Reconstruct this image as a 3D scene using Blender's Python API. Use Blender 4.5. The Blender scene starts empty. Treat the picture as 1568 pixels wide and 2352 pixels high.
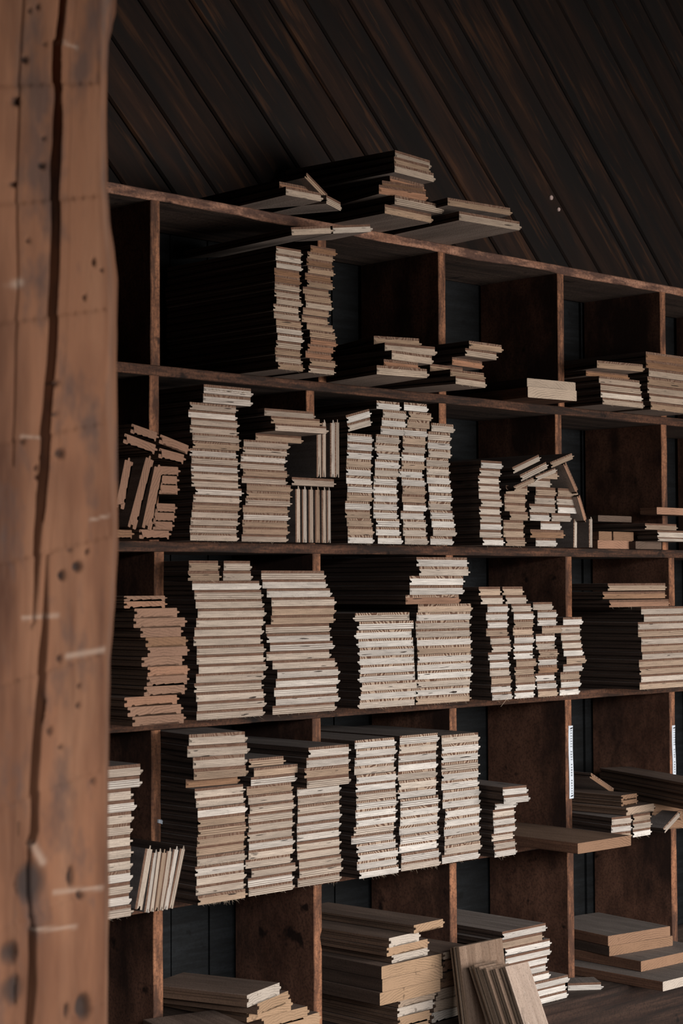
import bpy, bmesh, math, random
from mathutils import Vector, Matrix, noise
SC = bpy.context.scene
COL = SC.collection
PI = math.pi

# ---------------------------------------------------------------- camera
cam_d = bpy.data.cameras.new('camera'); cam = bpy.data.objects.new('camera', cam_d); COL.objects.link(cam)
SC.camera = cam
YAW, PITCH, ROLL = 0.794301135, 0.0401363838, -0.00530567063
F = Vector((math.cos(YAW)*math.cos(PITCH), math.sin(YAW)*math.cos(PITCH), math.sin(PITCH)))
R0 = Vector((math.sin(YAW), -math.cos(YAW), 0)); U0 = R0.cross(F)
R = R0*math.cos(ROLL)+U0*math.sin(ROLL); U = -R0*math.sin(ROLL)+U0*math.cos(ROLL)
M = Matrix((R, U, -F)).transposed().to_4x4(); M.translation = Vector((-2.15521549, -2.68567370, 0))
cam.matrix_world = M
cam_d.sensor_fit = 'HORIZONTAL'; cam_d.sensor_width = 24.0; cam_d.lens = 4261.94*24/1568
cam_d.clip_start = .05
cam_d.dof.use_dof = True; cam_d.dof.focus_distance = 3.85; cam_d.dof.aperture_fstop = 8.0

# ---------------------------------------------------------------- light
SC.view_settings.view_transform = 'Standard'; SC.view_settings.look = 'None'
SC.view_settings.gamma = 1; SC.view_settings.use_curve_mapping = False
SC.view_settings.exposure = 0.0
w = bpy.data.worlds.new('world'); SC.world = w; w.use_nodes = True
w.node_tree.nodes['Background'].inputs[0].default_value = (.80, .86, .90, 1)
w.node_tree.nodes['Background'].inputs[1].default_value = .10
def area(name, loc, target, sx, sy, power, color):
    l = bpy.data.lights.new(name, 'AREA'); l.shape = 'RECTANGLE'; l.size = sx; l.size_y = sy
    l.energy = power; l.color = color
    o = bpy.data.objects.new(name, l); COL.objects.link(o); o.location = loc
    o.rotation_euler = (Vector(target)-Vector(loc)).to_track_quat('-Z', 'Y').to_euler()
    return o
# overcast daylight through the open front of the shed, to the right of the camera
area('daylight_opening', (1.75, -4.9, .35), (.7, 0, 0), 3.6, 2.1, 420, (1.0, .95, .905))
area('daylight_sky_left', (-4.6, -8.6, 2.0), (.6, 0, -.5), 5.0, 2.2, 560, (.96, .97, 1.0))

# ---------------------------------------------------------------- helpers
def link(name, me, parent=None, loc=None):
    o = bpy.data.objects.new(name, me); COL.objects.link(o)
    if parent: o.parent = parent
    if loc: o.location = loc
    return o
def mesh(name, bm, mats):
    me = bpy.data.meshes.new(name); bm.normal_update(); bm.to_mesh(me); bm.free()
    for m in mats: me.materials.append(m)
    return me
def box(bm, x0, x1, y0, y1, z0, z1, mi=0):
    v = [bm.verts.new(p) for p in ((x0,y0,z0),(x1,y0,z0),(x1,y1,z0),(x0,y1,z0),(x0,y0,z1),(x1,y0,z1),(x1,y1,z1),(x0,y1,z1))]
    fs = []
    for q in ((0,1,2,3)[::-1],(4,5,6,7),(0,1,5,4),(1,2,6,5),(2,3,7,6),(3,0,4,7)):
        f = bm.faces.new([v[i] for i in q]); f.material_index = mi; fs.append(f)
    return v, fs
def tag(o, label=None, cat=None, group=None, kind=None):
    if label: o['label'] = label
    if cat: o['category'] = cat
    if group: o['group'] = group
    if kind: o['kind'] = kind
    return o

# ---------------------------------------------------------------- materials
class NT:
    def __init__(s, name):
        s.m = bpy.data.materials.new(name); s.m.use_nodes = True; s.t = s.m.node_tree; s.n = s.t.nodes
        s.b = s.n['Principled BSDF']; s.b.inputs['Roughness'].default_value = .85
        s.b.inputs['Specular IOR Level'].default_value = .2
    def __call__(s, typ, **kw):
        n = s.n.new(typ)
        for k, v in kw.items():
            if k.startswith('i_'):
                key = k[2:]; key = int(key) if key.isdigit() else key.replace('_', ' ')
                if isinstance(v, bpy.types.NodeSocket): s.t.links.new(v, n.inputs[key])
                else: n.inputs[key].default_value = v
            else: setattr(n, k, v)
        return n
    def link(s, a, b): s.t.links.new(a, b)
    def math(s, op, a, b=None, c=None, clamp=False):
        n = s('ShaderNodeMath', operation=op, use_clamp=clamp)
        for i, v in enumerate((a, b, c)):
            if v is None: continue
            if isinstance(v, bpy.types.NodeSocket): s.link(v, n.inputs[i])
            else: n.inputs[i].default_value = v
        return n.outputs[0]
    def mix(s, f, a, b, mode='MIX'):
        n = s('ShaderNodeMix', data_type='RGBA', blend_type=mode)
        for k, v in ((0, f), (6, a), (7, b)):
            if isinstance(v, bpy.types.NodeSocket): s.link(v, n.inputs[k])
            else: n.inputs[k].default_value = v if k == 0 else (*v, 1)
        return n.outputs[2]
    def coords(s, scale, src=None, rnd=True, rot=(0,0,0)):
        if src is None:
            src = s('ShaderNodeTexCoord').outputs['Object']
        if rnd:
            oi = s('ShaderNodeObjectInfo'); r = s.math('MULTIPLY', oi.outputs['Random'], 37.0)
            cb = s('ShaderNodeCombineXYZ', i_0=r, i_1=r, i_2=r)
            va = s('ShaderNodeVectorMath', operation='ADD'); s.link(src, va.inputs[0]); s.link(cb.outputs[0], va.inputs[1]); src = va.outputs[0]
        mp = s('ShaderNodeMapping'); mp.inputs['Scale'].default_value = scale; mp.inputs['Rotation'].default_value = rot
        s.link(src, mp.inputs[0]); return mp.outputs[0]
    def noise(s, vec, scale=1, detail=3, rough=.55):
        n = s('ShaderNodeTexNoise', i_Scale=scale, i_Detail=detail, i_Roughness=rough); s.link(vec, n.inputs['Vector']); return n.outputs['Fac']
    def ramp(s, f, a, b):
        n = s('ShaderNodeMapRange', i_1=a, i_2=b); n.clamp = True; s.link(f, n.inputs[0]); return n.outputs[0]
    def out(s, col, bump=None, strength=.3, dist=.001):
        s.link(col, s.b.inputs['Base Color'])
        if bump is not None:
            b = s('ShaderNodeBump', i_Strength=strength, i_Distance=dist); s.link(bump, b.inputs['Height']); s.link(b.outputs[0], s.b.inputs['Normal'])
        return s.m
def scale_col(n, col, f): # colour * factor socket
    vm = n('ShaderNodeVectorMath', operation='SCALE'); n.link(col, vm.inputs[0])
    if isinstance(f, bpy.types.NodeSocket): n.link(f, vm.inputs['Scale'])
    else: vm.inputs['Scale'].default_value = f
    return vm.outputs[0]

def m_ply_end():
    n = NT('ply_end_grain'); oi = n('ShaderNodeObjectInfo'); base = oi.outputs['Color']; r = oi.outputs['Random']
    tc = n('ShaderNodeTexCoord').outputs['Object']; sx = n('ShaderNodeSeparateXYZ'); n.link(tc, sx.inputs[0])
    wob = n.noise(n.coords((14, 3, 60), tc), 1, 2)
    k = n.math('MULTIPLY_ADD', r, 900.0, 1500.0)
    ph = n.math('MULTIPLY_ADD', sx.outputs[2], k, n.math('MULTIPLY', wob, 3.2))
    sn = n.math('SINE', n.math('ADD', ph, n.math('MULTIPLY', r, 40.0)))
    lay = n.ramp(sn, -.75, .30)
    fine = n.noise(n.coords((30, 10, 900), tc), 1, 3)
    amp = n.ramp(n.math('FRACT', n.math('MULTIPLY', r, 13.7)), .05, .6)
    broad = n.noise(n.coords((5, 2, 70), tc), 1, 3, .6)
    base = scale_col(n, base, n.math('MULTIPLY_ADD', broad, .9, .42))
    dark = n.mix(.5, scale_col(n, base, .30), (.12, .07, .045))
    col = n.mix(n.math('MULTIPLY', n.math('SUBTRACT', 1.0, lay), n.math('MULTIPLY', amp, .9)), base, dark)
    col = n.mix(n.math('MULTIPLY', n.ramp(fine, .60, .36), .55), col, scale_col(n, base, .42))
    void = n.ramp(n.noise(n.coords((20, 4, 260), tc), 1, 1), .72, .75)
    col = n.mix(void, col, (.02, .013, .01))
    sp = n.ramp(n.noise(n.coords((300, 40, 500), tc), 1, 3), .56, .72)
    col = n.mix(n.math('MULTIPLY', sp, .5), col, scale_col(n, base, .38))
    return n.out(col, fine, .4, .0006)
def m_veneer_end():
    n = NT('veneer_end_grain'); oi = n('ShaderNodeObjectInfo'); r = oi.outputs['Random']
    tc = n('ShaderNodeTexCoord').outputs['Object']; sx = n('ShaderNodeSeparateXYZ'); n.link(tc, sx.inputs[0])
    nz = n.noise(n.coords((60, 10, 160), tc), 1, 3)
    low = n.noise(n.coords((16, 2, 8), tc), 1, 2)
    br = n.mix(nz, (.042, .021, .014), (.165, .088, .056))
    slope = n.math('MULTIPLY', n.math('SUBTRACT', low, .5), 4200.0)
    ph = n.math('ADD', n.math('MULTIPLY', sx.outputs[0], 900.0), n.math('MULTIPLY', sx.outputs[2], slope))
    st = n.ramp(n.math('SINE', n.math('ADD', ph, n.math('MULTIPLY', low, 26.0))), -.35, .25)
    br2 = n.mix(st, (.085, .042, .026), (.36, .27, .20))
    col = n.mix(oi.outputs['Alpha'], br, br2)
    return n.out(col, nz, .3, .0005)
def m_side(name, a, b, sc=(260, 5, 420), marks=0.0):
    n = NT(name); z = n.noise(n.coords(sc), 1, 4, .62); big = n.noise(n.coords((11, 2.5, 11)), 1, 4, .62)
    grit = n.noise(n.coords((420, 260, 420)), 1, 2); knot = n.noise(n.coords((26, 9, 26)), 1, 2)
    col = n.mix(n.ramp(z, .30, .70), a, b)
    col = n.mix(n.math('MULTIPLY', n.ramp(big, .44, .66), .55), col, tuple(v*.45 for v in a))
    col = n.mix(n.math('MULTIPLY', n.ramp(grit, .50, .72), .45), col, tuple(v*.4 for v in a))
    col = n.mix(n.math('MULTIPLY', n.ramp(knot, .70, .76), .75), col, tuple(v*.22 for v in a))
    if marks:                                   # pale scratches and saw marks
        m = n.ramp(n.noise(n.coords((240, 30, 240)), 1, 2), .71, .76)
        col = n.mix(n.math('MULTIPLY', m, marks), col, (.62, .56, .50))
    return n.out(col, n.math('ADD', z, grit), .5, .0008)
def m_soft_end():
    n = NT('softwood_end_grain'); oi = n('ShaderNodeObjectInfo'); base = oi.outputs['Color']; r = oi.outputs['Random']
    tc = n('ShaderNodeTexCoord').outputs['Object']; sx = n('ShaderNodeSeparateXYZ'); n.link(tc, sx.inputs[0])
    cx = n.math('MULTIPLY_ADD', r, .16, -.08); cz = n.math('MULTIPLY_ADD', n.math('FRACT', n.math('MULTIPLY', r, 7.3)), .10, -.14)
    dx = n.math('SUBTRACT', sx.outputs[0], cx); dz = n.math('SUBTRACT', sx.outputs[2], cz)
    dx = n.math('MULTIPLY', dx, .62)
    rr = n.math('SQRT', n.math('ADD', n.math('MULTIPLY', dx, dx), n.math('MULTIPLY', dz, dz)))
    wob = n.noise(n.coords((40, 5, 40), tc), 1, 2)
    s_ = n.math('SINE', n.math('MULTIPLY_ADD', rr, 1250.0, n.math('MULTIPLY', wob, 13.0)))
    col = n.mix(n.math('MULTIPLY', n.math('MULTIPLY', n.ramp(s_, -.1, 1.0), .6), n.ramp(n.noise(n.coords((18, 4, 30), tc), 1, 2), .34, .62)), base, scale_col(n, base, .42))
    nz = n.noise(n.coords((300, 30, 300), tc), 1, 3)
    col = n.mix(n.math('MULTIPLY', n.ramp(nz, .5, .7), .35), col, scale_col(n, base, .55))
    ck = n.ramp(n.noise(n.coords((34, 4, 34), tc), 1, 2), .70, .76)
    col = n.mix(n.math('MULTIPLY', ck, .6), col, (.05, .03, .02))
    return n.out(col, nz, .4, .0006)
def m_rough(name, a, b, dark, sc=(5, 60, 90), ob=True, bump=.6):
    """weathered sawn timber: long streaks, dark blotches, grit"""
    n = NT(name); c = n.coords(sc); z = n.noise(c, 1, 5, .65)
    bl = n.noise(n.coords(tuple(v*.45 for v in sc)), 1, 5, .68)
    f = n.noise(n.coords((190, 190, 190)), 1, 3, .6); kn = n.noise(n.coords((17, 17, 17)), 1, 3)
    col = n.mix(n.ramp(z, .36, .64), a, b)
    col = n.mix(n.math('MULTIPLY', n.ramp(bl, .47, .60), .85), col, dark)
    col = n.mix(n.math('MULTIPLY', n.ramp(f, .44, .68), .6), col, dark)
    col = n.mix(n.math('MULTIPLY', n.ramp(kn, .66, .72), .9), col, tuple(v*.5 for v in dark))
    return n.out(col, n.math('ADD', z, n.math('MULTIPLY', f, .7)), bump, .002)
PLY_END = m_ply_end(); VEN_END = m_veneer_end()
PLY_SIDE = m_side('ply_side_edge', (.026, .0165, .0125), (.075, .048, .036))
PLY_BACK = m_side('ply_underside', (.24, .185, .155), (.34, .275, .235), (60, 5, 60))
VEN_TOP = m_side('veneer_face', (.125, .102, .091), (.20, .170, .155), (90, 4, 90))
LEAN_FACE = m_side('leaning_veneer_face', (.13, .082, .055), (.225, .155, .112), (110, 4, 90))
LEAN_SIDE = m_side('leaning_board_edge', (.12, .080, .055), (.27, .20, .145), (60, 4, 500))
PALE_FACE = m_side('pale_veneer_face', (.27, .20, .155), (.38, .295, .24), (110, 4, 90), .8)
SOFT_END = m_soft_end()
SOFT_SIDE = m_side('softwood_side', (.09, .055, .038), (.15, .088, .056), (120, 4, 160))
SOFT_TOP = m_side('softwood_face', (.10, .066, .050), (.185, .13, .102), (110, 4, 60))
WARM_TOP = m_side('brown_plank_face', (.13, .075, .048), (.22, .14, .095), (70, 4, 60))
WARM_SIDE = m_side('brown_plank_side', (.075, .036, .022), (.19, .095, .058), (25, 5, 260))
GREY_TOP = m_side('greyed_plank_face', (.13, .105, .092), (.22, .185, .165), (100, 4, 60), .3)
DARK_SIDE = m_side('dark_plank_side', (.035, .022, .016), (.07, .045, .033), (120, 4, 160))
EDGE_TOP = m_rough('shelf_edge_lit', (.18, .085, .052), (.36, .19, .125), (.055, .030, .024), (16, 60, 60))  # top shelf edge: same wood, with its brighter light kept in the colour
EDGE = m_rough('shelf_edge_worn_shaded', (.036, .017, .011), (.110, .050, .029), (.015, .010, .008), (12, 60, 110))  # lower shelf edges: shade painted into the worn wood as darker tones
SHELF_FLAT = m_rough('shelf_surface', (.07, .046, .036), (.115, .078, .060), (.032, .022, .018), (3, 40, 40), bump=.3)
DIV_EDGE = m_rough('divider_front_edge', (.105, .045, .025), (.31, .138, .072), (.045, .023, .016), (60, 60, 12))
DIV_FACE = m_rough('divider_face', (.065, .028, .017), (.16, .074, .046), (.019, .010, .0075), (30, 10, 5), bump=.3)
PLINTH = m_rough('plinth_board', (.018, .0095, .007), (.042, .023, .016), (.009, .006, .005), (3, 60, 70))
WALL_DIAG = None
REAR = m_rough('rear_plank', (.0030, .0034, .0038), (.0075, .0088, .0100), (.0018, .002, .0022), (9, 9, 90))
FLOOR_M = m_rough('floor_earth', (.12, .095, .08), (.18, .15, .13), (.08, .06, .05), (3, 3, 3))
PAPER = NT('white_paper'); PAPER.b.inputs['Base Color'].default_value = (.50, .545, .60, 1); PAPER = PAPER.m
INK = NT('ink'); INK.b.inputs['Base Color'].default_value = (.05, .06, .075, 1); INK = INK.m
DISC = NT('pale_disc'); DISC.b.inputs['Base Color'].default_value = (.42, .31, .28, 1); DISC = DISC.m

def m_diag():
    n = NT('diagonal_wall_boards')
    at = n('ShaderNodeAttribute', attribute_name='plank'); 
    tc = n('ShaderNodeTexCoord').outputs['Object']
    off = n('ShaderNodeVectorMath', operation='MULTIPLY_ADD'); n.link(at.outputs['Color'], off.inputs[0]); off.inputs[1].default_value = (31, 17, 23)
    mp = n('ShaderNodeMapping'); mp.inputs['Rotation'].default_value = (0, math.radians(-45), 0); n.link(tc, mp.inputs[0]); n.link(mp.outputs[0], off.inputs[2])
    c = n.coords((2.2, 20, 26), off.outputs[0], rnd=False)
    z = n.noise(c, 1, 5, .62)
    bl = n.noise(n.coords((1.6, 6, 9), off.outputs[0], rnd=False), 1, 4, .6)
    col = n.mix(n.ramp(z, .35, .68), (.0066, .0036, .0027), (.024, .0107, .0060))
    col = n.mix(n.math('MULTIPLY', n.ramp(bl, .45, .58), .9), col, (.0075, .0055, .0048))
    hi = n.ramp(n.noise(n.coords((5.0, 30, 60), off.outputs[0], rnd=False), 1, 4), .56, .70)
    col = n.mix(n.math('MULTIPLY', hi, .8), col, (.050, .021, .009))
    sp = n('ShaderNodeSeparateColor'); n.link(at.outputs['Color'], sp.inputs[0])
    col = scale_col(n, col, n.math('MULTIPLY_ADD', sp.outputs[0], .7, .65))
    return n.out(col, z, .5, .002)
WALL_DIAG = m_diag()

def m_post():
    n = NT('hewn_post_timber')
    tc = n('ShaderNodeTexCoord').outputs['Object']
    a = n.noise(n.coords((9, 9, 1.6), tc, rnd=False), 1, 5, .6)
    b = n.noise(n.coords((34, 34, 3.0), tc, rnd=False), 1, 4, .6)
    c = n.noise(n.coords((15, 15, 7), tc, rnd=False), 1, 4, .65)
    f = n.noise(n.coords((300, 300, 60), tc, rnd=False), 1, 2)
    col = n.mix(n.ramp(a, .41, .59), (.052, .0195, .0095), (.155, .069, .036))
    col = n.mix(n.math('MULTIPLY', n.ramp(b, .50, .72), .6), col, (.185, .093, .052))
    col = n.mix(n.math('MULTIPLY', n.ramp(c, .52, .64), .75), col, (.050, .031, .026))
    col = n.mix(n.math('MULTIPLY', n.ramp(f, .5, .8), .25), col, (.10, .055, .035))
    at = n('ShaderNodeAttribute', attribute_name='mark'); sp = n('ShaderNodeSeparateColor'); n.link(at.outputs['Color'], sp.inputs[0])
    col = n.mix(n.math('MULTIPLY', sp.outputs[0], .92), col, (.022, .015, .013))
    col = n.mix(n.math('MULTIPLY', sp.outputs[1], .5), col, (.30, .23, .18))
    col = n.mix(n.math('MULTIPLY', sp.outputs[2], .55), col, (.10, .042, .022))
    return n.out(col, n.math('ADD', b, f), .4, .0015)
POST_M = m_post()

# ---------------------------------------------------------------- the building
def structure(name, bm, mats):
    o = link(name, mesh(name, bm, mats)); tag(o, kind='structure'); return o
bm = bmesh.new(); box(bm, -6, 9, -7, 4, -1.6, -1.5); structure('floor', bm, [FLOOR_M])

# gable wall above and behind the rack: boards nailed at 45 degrees
def diagonal_wall():
    rnd = random.Random(5); bm = bmesh.new(); cl = bm.loops.layers.color.new('plank')
    y = .245; s = math.sqrt(.5); zlo, zhi, xl, xr = .721, 3.2, -3.2, 5.2
    pos = -3.6; seams = [v/(2*s) for v in (1.058, 1.19, 1.35, 1.513, 1.65, 1.785, 1.911, 2.077, 2.225, 2.352, 2.475, 2.645, 2.78, 2.985)]
    while pos < 7.5:
        nxt = [q for q in seams if q > pos+.03]; g = .0042
        wdt = rnd.choice((.094, .098, .104, .112))
        if pos < seams[-1]-.03 and nxt and nxt[0]-pos < .17: wdt = nxt[0]-pos
        a, b = pos, pos+wdt-g; pos += wdt
        col = (rnd.random(), rnd.random(), rnd.random(), 1)
        # board centre line direction (s,0,-s); across direction (s,0,s)
        d0, d1 = -7.0, 7.0; th = rnd.uniform(0, .004)
        pts = []
        vs = {}
        for k, (t_, dy) in enumerate(((a, -.002-th), (a+.003, -.008-th), (b-.003, -.008-th*.2), (b, -.002), (b, .02), (a, .02))):
            for e, d in ((0, d0), (1, d1)):
                vs[(k, e)] = bm.verts.new((t_*s+d*s, y+dy+.008, t_*s-d*s))
        for k in range(6):
            k2 = (k+1) % 6
            f = bm.faces.new((vs[(k, 0)], vs[(k2, 0)], vs[(k2, 1)], vs[(k, 1)]))
            for l in f.loops: l[cl] = col
    # trim to the wall's rectangle
    for co, no in (((0, 0, zlo), (0, 0, -1)), ((0, 0, zhi), (0, 0, 1)), ((xl, 0, 0), (-1, 0, 0)), ((xr, 0, 0), (1, 0, 0))):
        bmesh.ops.bisect_plane(bm, geom=bm.verts[:]+bm.edges[:]+bm.faces[:], plane_co=co, plane_no=no, clear_outer=True)
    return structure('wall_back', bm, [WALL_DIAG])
diagonal_wall()
def rear_wall():
    rnd = random.Random(3); bm = bmesh.new(); x = -3.2
    while x < 5.2:
        w_ = rnd.choice((.10, .12, .14, .15)); d = rnd.uniform(0, .006)
        box(bm, x, x+w_-.004, .242+d, .27, -1.5, .7205); x += w_
    box(bm, -3.2, 5.2, .262, .28, -1.5, .7205)
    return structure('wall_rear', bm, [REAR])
rear_wall()
# boarded left and roof planes that keep the shed dark
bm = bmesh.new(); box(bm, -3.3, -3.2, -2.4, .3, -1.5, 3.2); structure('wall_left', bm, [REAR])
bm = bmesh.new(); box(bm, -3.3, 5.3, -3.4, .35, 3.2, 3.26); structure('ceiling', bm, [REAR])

# unseen beam added behind the camera to keep the sky off the upper rows
bm = bmesh.new(); box(bm, -3.2, 5.2, -3.30, -3.12, .60, 3.2); structure('sky_blocker', bm, [REAR])

# ---------------------------------------------------------------- the rack
TH = .0195; DEP = .235
ROWZ = [.739, .412, .0855, -.243, -.573, -.903]
XL, XR = -1.25, 3.1
rack = link('lumber_rack', None); rack.location = (0, 0, -1.5)
tag(rack, 'tall dark timber pigeonhole rack holding stacks of boards along the wall', 'rack')
def part(name, me, parent=rack):
    o = link(name, me, parent); o.location = -parent.location if parent is rack else (0, 0, 0); return o
def shelf(z, wav, mats, seed, x0=XL, x1=XR, y0=0.0, th=TH):
    bm = bmesh.new(); N = 260; rows = []
    for i in range(N+1):
        x = x0+(x1-x0)*i/N
        a = noise.noise((x*6, seed, 0))*wav; b = noise.noise((x*17, seed+9, 3))*wav*.7+noise.noise((x*5, seed+5, 1))*wav; c = noise.noise((x*9, seed, 7))*wav*.5
        ch = .0015+abs(noise.noise((x*30, seed, 2)))*wav
        rows.append([bm.verts.new(p) for p in ((x, y0+c+ch, z), (x, y0+c, z-ch), (x, y0+c, z-th-b+ch*.6), (x, y0+c+ch, z-th-b), (x, DEP, z-th), (x, DEP, z))])
    for i in range(N):
        for k in range(6):
            k2 = (k+1) % 6
            f = bm.faces.new((rows[i][k], rows[i+1][k], rows[i+1][k2], rows[i][k2])); f.material_index = 0 if k in (0, 1, 2) else 1
    bm.faces.new(rows[0][::-1]); bm.faces.new(rows[-1])
    return mesh('shelf', bm, mats)
for i, z in enumerate(ROWZ[:5]):
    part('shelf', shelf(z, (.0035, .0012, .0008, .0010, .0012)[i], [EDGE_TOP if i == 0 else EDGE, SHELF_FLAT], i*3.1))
part('shelf', shelf(ROWZ[5], .001, [PLINTH, SHELF_FLAT], 20, y0=-.118, th=.022))
bm = bmesh.new(); box(bm, XL, XR, -.110, -.088, -1.5, -.9255); box(bm, XL, XR, .20, .235, -1.5, -.9255); part('plinth', mesh('plinth', bm, [PLINTH]))
# dividers: measured left edge and right edge on the front face
DIVX = [({-2: -0.8093, -1: -0.4093, 0: -0.0093, 1: 0.4215, 2: 0.7799, 3: 1.1856, 4: 1.5844, 5: 1.9844, 6: 2.3844, 7: 2.7844}, 0.0225), ({-2: -0.8121, -1: -0.4121, 0: -0.0121, 1: 0.3869, 2: 0.7791, 3: 1.1728, 4: 1.583, 5: 1.983, 6: 2.383, 7: 2.783}, 0.0225), ({-2: -0.8009, -1: -0.4009, 0: -0.0009, 1: 0.4018, 2: 0.798, 3: 1.2053, 4: 1.6077, 5: 2.0077, 6: 2.4077, 7: 2.8077}, 0.0225), ({-2: -0.805, -1: -0.405, 0: -0.0085, 1: 0.4, 2: 0.8055, 3: 1.1985, 4: 1.6024, 5: 2.0024, 6: 2.4024, 7: 2.8024}, 0.0225), ({-2: -0.8042, -1: -0.4042, 0: -0.0042, 1: 0.4006, 2: 0.8015, 3: 1.2011, 4: 1.6032, 5: 2.0032, 6: 2.4032, 7: 2.8032}, 0.0225)]
def divider(x0, x1, zb, zt, seed, notch=None):
    bm = bmesh.new(); N = 24; L = []
    for i in range(N+1):
        z = zb+(zt-zb)*i/N
        a = noise.noise((seed*3.7, z*14, 0))*.0012; b = noise.noise((seed*5.1, z*14, 4))*.0012
        if notch:
            q = math.exp(-((z-notch)/.010)**2); b -= q*.006
        L.append([bm.verts.new(p) for p in ((x0+a, .0015, z), (x0+a+.0015, 0, z), (x1+b-.0015, 0, z), (x1+b, .0015, z), (x1, DEP, z), (x0, DEP, z))])
    for i in range(N):
        for k in range(6):
            k2 = (k+1) % 6
            f = bm.faces.new((L[i][k], L[i][k2], L[i+1][k2], L[i+1][k])); f.material_index = 0 if k in (0, 1, 2) else 1
    bm.faces.new(L[0][::-1]); bm.faces.new(L[-1])
    return mesh('divider', bm, [DIV_EDGE, DIV_FACE])
DIVS = {}
for r, (row, ws) in enumerate(DIVX):
    zt = ROWZ[r]-TH-.0; zb = ROWZ[r+1]
    for k, x0 in row.items():
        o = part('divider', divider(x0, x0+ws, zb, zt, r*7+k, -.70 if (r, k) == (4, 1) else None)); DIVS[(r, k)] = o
# white label strips with rows of small marks, and paper scraps
def strip(parent, x0, x1, z0, z1, groups, bow=.002):
    bm = bmesh.new(); N = 14; L = []
    for i in range(N+1):
        z = z0+(z1-z0)*i/N; dx = math.sin(i/N*PI)*-bow*.3; tap = .0012 if i in (0, N) else 0
        L.append([bm.verts.new(p) for p in ((x0+dx+tap*.3, -.0012-.001*math.sin(i/N*6), z), (x1+dx, -.0012-.001*math.sin(i/N*6), z), (x1+dx, -.0004, z), (x0+dx, -.0004, z))])
    for i in range(N):
        for k in range(4):
            k2 = (k+1) % 4; bm.faces.new((L[i][k], L[i][k2], L[i+1][k2], L[i+1][k]))
    bm.faces.new(L[0][::-1]); bm.faces.new(L[-1])
    s = link('label_strip', mesh('label_strip', bm, [PAPER]), parent); s['label'] = 'white paper label strip'
    rnd = random.Random(int(x0*1000)); bm = bmesh.new(); xc = (x0+x1)/2; y = -.0034
    pitch = groups[0]; z = z1-.0060
    def st(xa, za, xb, zb_, t=.0005):
        d = Vector((xb-xa, 0, zb_-za)); nrm = Vector((-d.z, 0, d.x)).normalized()*t
        ps = [Vector((xa, y, za))+nrm, Vector((xb, y, zb_))+nrm, Vector((xb, y, zb_))-nrm, Vector((xa, y, za))-nrm]
        bm.faces.new([bm.verts.new(p) for p in ps]); 
    st(xc-.0030, z-.0012, xc+.0042, z+.0016, .0010); z -= pitch*.9
    for gi, cnt in enumerate(groups[1:]):
        for q in range(cnt):
            if z < z0+.006: break
            k = rnd.randrange(4); h = .0015; v = .0013
            if k == 0: st(xc-h, z-v, xc+h, z+v); st(xc-h, z+v, xc+h, z+v)
            elif k == 1: st(xc-h, z+v, xc+h, z+v); st(xc-h, z-v, xc+h, z-v); st(xc-h, z-v, xc-h, z+v)
            elif k == 2: st(xc-h, z, xc+h, z); st(xc, z-v, xc, z+v)
            else: st(xc-h, z-v, xc+h, z); st(xc-h, z+v, xc+h, z)
            z -= pitch
        z -= pitch
    if len(groups) > 4: st(xc-.0030, z0+.005, xc+.0042, z0+.0075, .0010)
    bmesh.ops.solidify(bm, geom=bm.faces[:], thickness=.0002)
    link('lettering', mesh('lettering', bm, [INK]), s)
strip(DIVS[(3, 3)], 1.2085, 1.2238, -.4885, -.3222, (.00598, 7, 4, 5, 7))
strip(DIVS[(3, 4)], 1.6110, 1.6235, -.4750, -.3440, (.00598, 7, 4, 5))
for (rk, x, z, w_, h_, a) in (((3, 1), .4199, -.3175, .011, .0042, .0), ((3, 0), .0101, -.4294, .011, .006, .15), ((3, 2), .8189, -.3168, .013, .0045, .05)):
    bm = bmesh.new(); box(bm, -w_/2, w_/2, -.004, .0008, -h_/2, h_/2)
    bmesh.ops.rotate(bm, verts=bm.verts[:], matrix=Matrix.Rotation(a, 3, 'Y'))
    for v in bm.verts[:]:
        if v.co.x > 0 and v.co.y < 0: v.co.z -= h_*.35; v.co.y += .002
    bm.normal_update(); o = link('paper_scrap', mesh('paper_scrap', bm, [PAPER]), DIVS[rk], loc=(x, 0, z)); o['label'] = 'small white paper scrap'


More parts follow.
